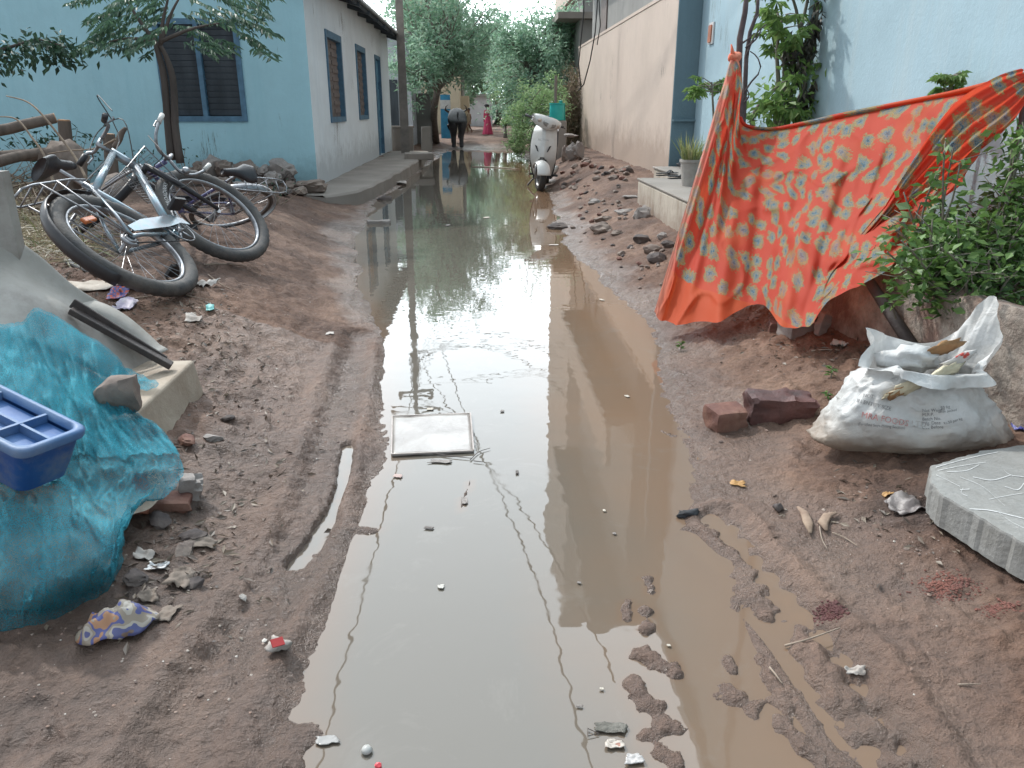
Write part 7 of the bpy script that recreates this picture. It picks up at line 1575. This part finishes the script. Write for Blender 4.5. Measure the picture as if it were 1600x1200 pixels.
# leaf litter on the left
rg=np.random.default_rng(44); n=1700; lf=MB(); C=[]
ctr=[G(*q) for q in ((300,480),(250,470),(330,620),(330,720),(290,840),(250,900),(340,560),(120,430),(60,420),(290,520),(1290,545),(1400,790),(1240,500))]
for k in range(n):
    c=ctr[rg.integers(len(ctr))]; x=c.x+rg.normal(0,.16); y=c.y+rg.normal(0,.16)
    C.append((x,y,Hs(x,y)+.002))
D=rg.normal(0,1,(n,3)); D[:,2]=np.abs(D[:,2])*.25; leaves(lf,np.array(C),D,rg.uniform(.012,.045,n),rg.uniform(.004,.016,n),rg,bend=.2)
o=lf.build('leaf_litter',leafmat('litter',[(.09,.07,.055),(.17,.13,.1),(.06,.05,.045),(.26,.21,.16),(.12,.09,.07)],.1)); tag(o,'dead leaf litter and straw trodden into the dark mud','litter',kind='stuff')
# ================================================================== things in the puddle
t=thing('floating_board','square pale board with raised edges floating in the middle of the puddle','board',atZ(675,680,.0))
cs=[atZ(613,651,.006),atZ(735,647,.008),atZ(740,706,.004),(atZ(612,712,.006))]; c=sum(cs,Vector())/4
w=MB(); P=[]
for i in range(16):
    a=cs[0].lerp(cs[3],i/15); b=cs[1].lerp(cs[2],i/15); P.append([tuple(a.lerp(b,j/19)+Vector((0,0,.0015*float(vnoise(i*.5,j*.5,3))+.003*float(vnoise(i*.2,j*.2,8))))) for j in range(20)])
w.grid(np.array(P)); w.build('board_panel',M('wet_board',(.36,.335,.31),(.25,.225,.21),5,.22,.3,30,dirt=(.5,.47,.45),dirtamt=.5,dirtscale=8),t,smooth=True,solid=.006)
w=MB()
for a,b,z0,z1 in ((0,1,.009,.011),(1,2,.012,.011),(3,2,.012,.009),(0,3,.009,.012)):
    A_=cs[a].copy();B_=cs[b].copy();A_.z=z0;B_.z=z1; bar(w,A_,B_,.0028,.0025)
w.build('raised_edge',M('board_edge',(.5,.45,.42),(.38,.33,.3),30,.6,.3),t)
def stick(label,l,r,z=.006,mt=None,name='twig',cat='twig'):
    P_=catmull(np.array([atZ(a,b,z) for a,b in l]),len(l)*4); w=MB(); w.tube([Vector(p) for p in P_],[r,r*.8,r*.5],6); o=w.build(name,mt or tw,smooth=True); tag(o,label,cat)
dkt=M('dark_wet_twig',(.12,.1,.09),(.08,.065,.06),20,.6,.2)
stick('curved thin twig afloat along the near edge of the board',[(668,707),(700,712),(738,716)],.0025,mt=dkt)
stick('fine twig floating off the right corner of the board',[(735,718),(748,706),(766,700)],.002,mt=dkt)
stick('tiny forked twig floating right of the board corner',[(740,720),(757,722)],.002,mt=dkt)
stick('pale bamboo cane floating level in the water beside the scooter',[(738,260),(770,261),(812,264)],.014,.012,M('bamboo',(.42,.37,.28),(.3,.26,.2),8,.5,.1),'bamboo_cane','cane')
sm=M('soaked_scrap',(.25,.22,.2),(.14,.12,.11),12,.5,.3)
def fl(label,px,py,wp,hp,mt,seed,name='floating_scrap',cat='scrap',rise=.004):
    p=atZ(px,py,.001); return scrap(name,label,cat,px,py,wp*.85,hp*.8,mt,seed,rise*.35,None,p)
fl('small pinkish leaf floating left of the near end of the board',622,745,16,6,M('pink_leaf',(.45,.33,.3),rough=.6),31,'floating_leaf','leaf')
fl('dark oblong leaf floating in the open middle of the puddle',670,826,16,4,dkt,32,'floating_leaf','leaf')
fl('dark curled leaf floating right of the board',808,739,6,13,dkt,33,'floating_leaf','leaf')
fl('pale fleck of foam floating alone in mid puddle',689,918,11,7,M('foam_white',(.5,.48,.44),rough=.6),34)
fl('long muddy scum streak floating below the board',726,784,12,46,sm,35,'mud_streak','mud')
fl('brown scum patch floating just below the board edge',688,722,40,6,sm,36,'mud_streak','mud')
fl('grey plastic film afloat at the bottom left of the puddle',512,1158,38,14,M('grey_wet_film',(.28,.27,.26),rough=.3,bump=0),37)
fl('reddish brown wrapper scrap at the bottom of the puddle',960,1165,30,14,multi('old_wrapper',[(.3,.14,.1),(.45,.4,.35),(.25,.2,.17)],40),38,'wrapper','wrapper',.012)
fl('dark rotten weed clump floating at the bottom right of the puddle',955,1140,52,16,M('rotten_weed',(.09,.085,.07),(.16,.15,.13),20,.6,.5),39,'weed_clump','weed',.012)
fl('clear crumpled film beside the dark weed clump',990,1188,30,16,M('clear_film',(.45,.43,.42),rough=.15,bump=0),40,rise=.01)
fl('small white leaf floating below the scooter reflection',866,383,18,3,paper,41,'floating_leaf','leaf')
fl('tiny pale fleck near the wall reflection',944,799,5,4,M('pale_fleck',(.5,.45,.38),rough=.6,bump=0),42)
for k,(px,py) in enumerate(((672,640),(785,643),(940,469),(1006,398),(980,620),(700,352),(760,340),(905,912),(940,1078),(905,1105),(1045,1010),(960,835))):
    fl('tiny fleck floating on the puddle',px,py,7 if k%3 else 12,3.5,sm if k%2 else bpy.data.materials['pale_fleck'],50+k,'floating_fleck','fleck',.003)['group']='flecks floating on the puddle'
p=atZ(573,1172,.006); w=MB(); w.lathe([(0,-.008),(.008,-.006),(.012,0),(.008,.007),(0,.009)],p,16); o=w.build('floating_ball',M('pale_ball',(.5,.5,.48),rough=.3,bump=0),smooth=True); tag(o,'small pale ball floating at the bottom of the puddle','ball')
p=atZ(592,1197,.004); w=MB(); w.rock(p,(.016,.012,.014),3,(0,0,0),.5,2); o=w.build('red_scrap',M('red_plastic',(.7,.08,.1),rough=.4,bump=0)); tag(o,'bright red plastic fragment at the bottom border of the picture','scrap')
w=MB(); q=[atZ(918,1138,.005),atZ(936,1146,.005),atZ(919,1150,.005),atZ(918,1138,.005)]; w.tube(q,.0012,5); o=w.build('bent_wire',dkt); tag(o,'small triangle of bent wire floating near the bottom','wire')
# ================================================================== overhead wires
def wire(pts,r=.015,sag=.0):
    P_=catmull(np.array([(lambda v:(v.x,v.y,-v.z))(atZ(a,b,-z)) for a,b,z in pts]),40); w=MB(); w.tube([Vector(p) for p in P_],r,5); o=w.build('overhead_wire',MT['cable']); tag(o,'dark electric wire strung overhead across the lane','wire','overhead electric wires')
wire([(648,590,5.9),(622,720,5.6),(560,950,5.4),(500,1195,5.3),(440,1500,5.3)])
wire([(690,545,5.9),(725,640,5.7),(755,715,5.6),(830,880,5.5),(880,1040,5.4),(925,1210,5.4),(1010,1500,5.4)])
wire([(650,560,5.9),(755,715,5.5),(820,800,5.4),(885,905,5.3),(960,1060,5.4)])
wire([(655,560,5.9),(700,543,5.8),(770,545,5.6),(830,572,5.4),(890,622,5.3)])
wire([(655,560,5.9),(720,525,5.9),(800,528,5.8),(880,560,5.7)])
wire([(655,560,6),(690,541,6),(890,540,6.3)],.011)
wire([(650,602,5.6),(720,594,5.6),(880,577,6)],.011)
wire([(652,620,5.2),(690,640,5.1),(745,690,5)],.011)
for k in range(4): wire([(652,560+k*12,6),(690,500+k*14,5.9),(775,425+k*22,5.8)],.009)
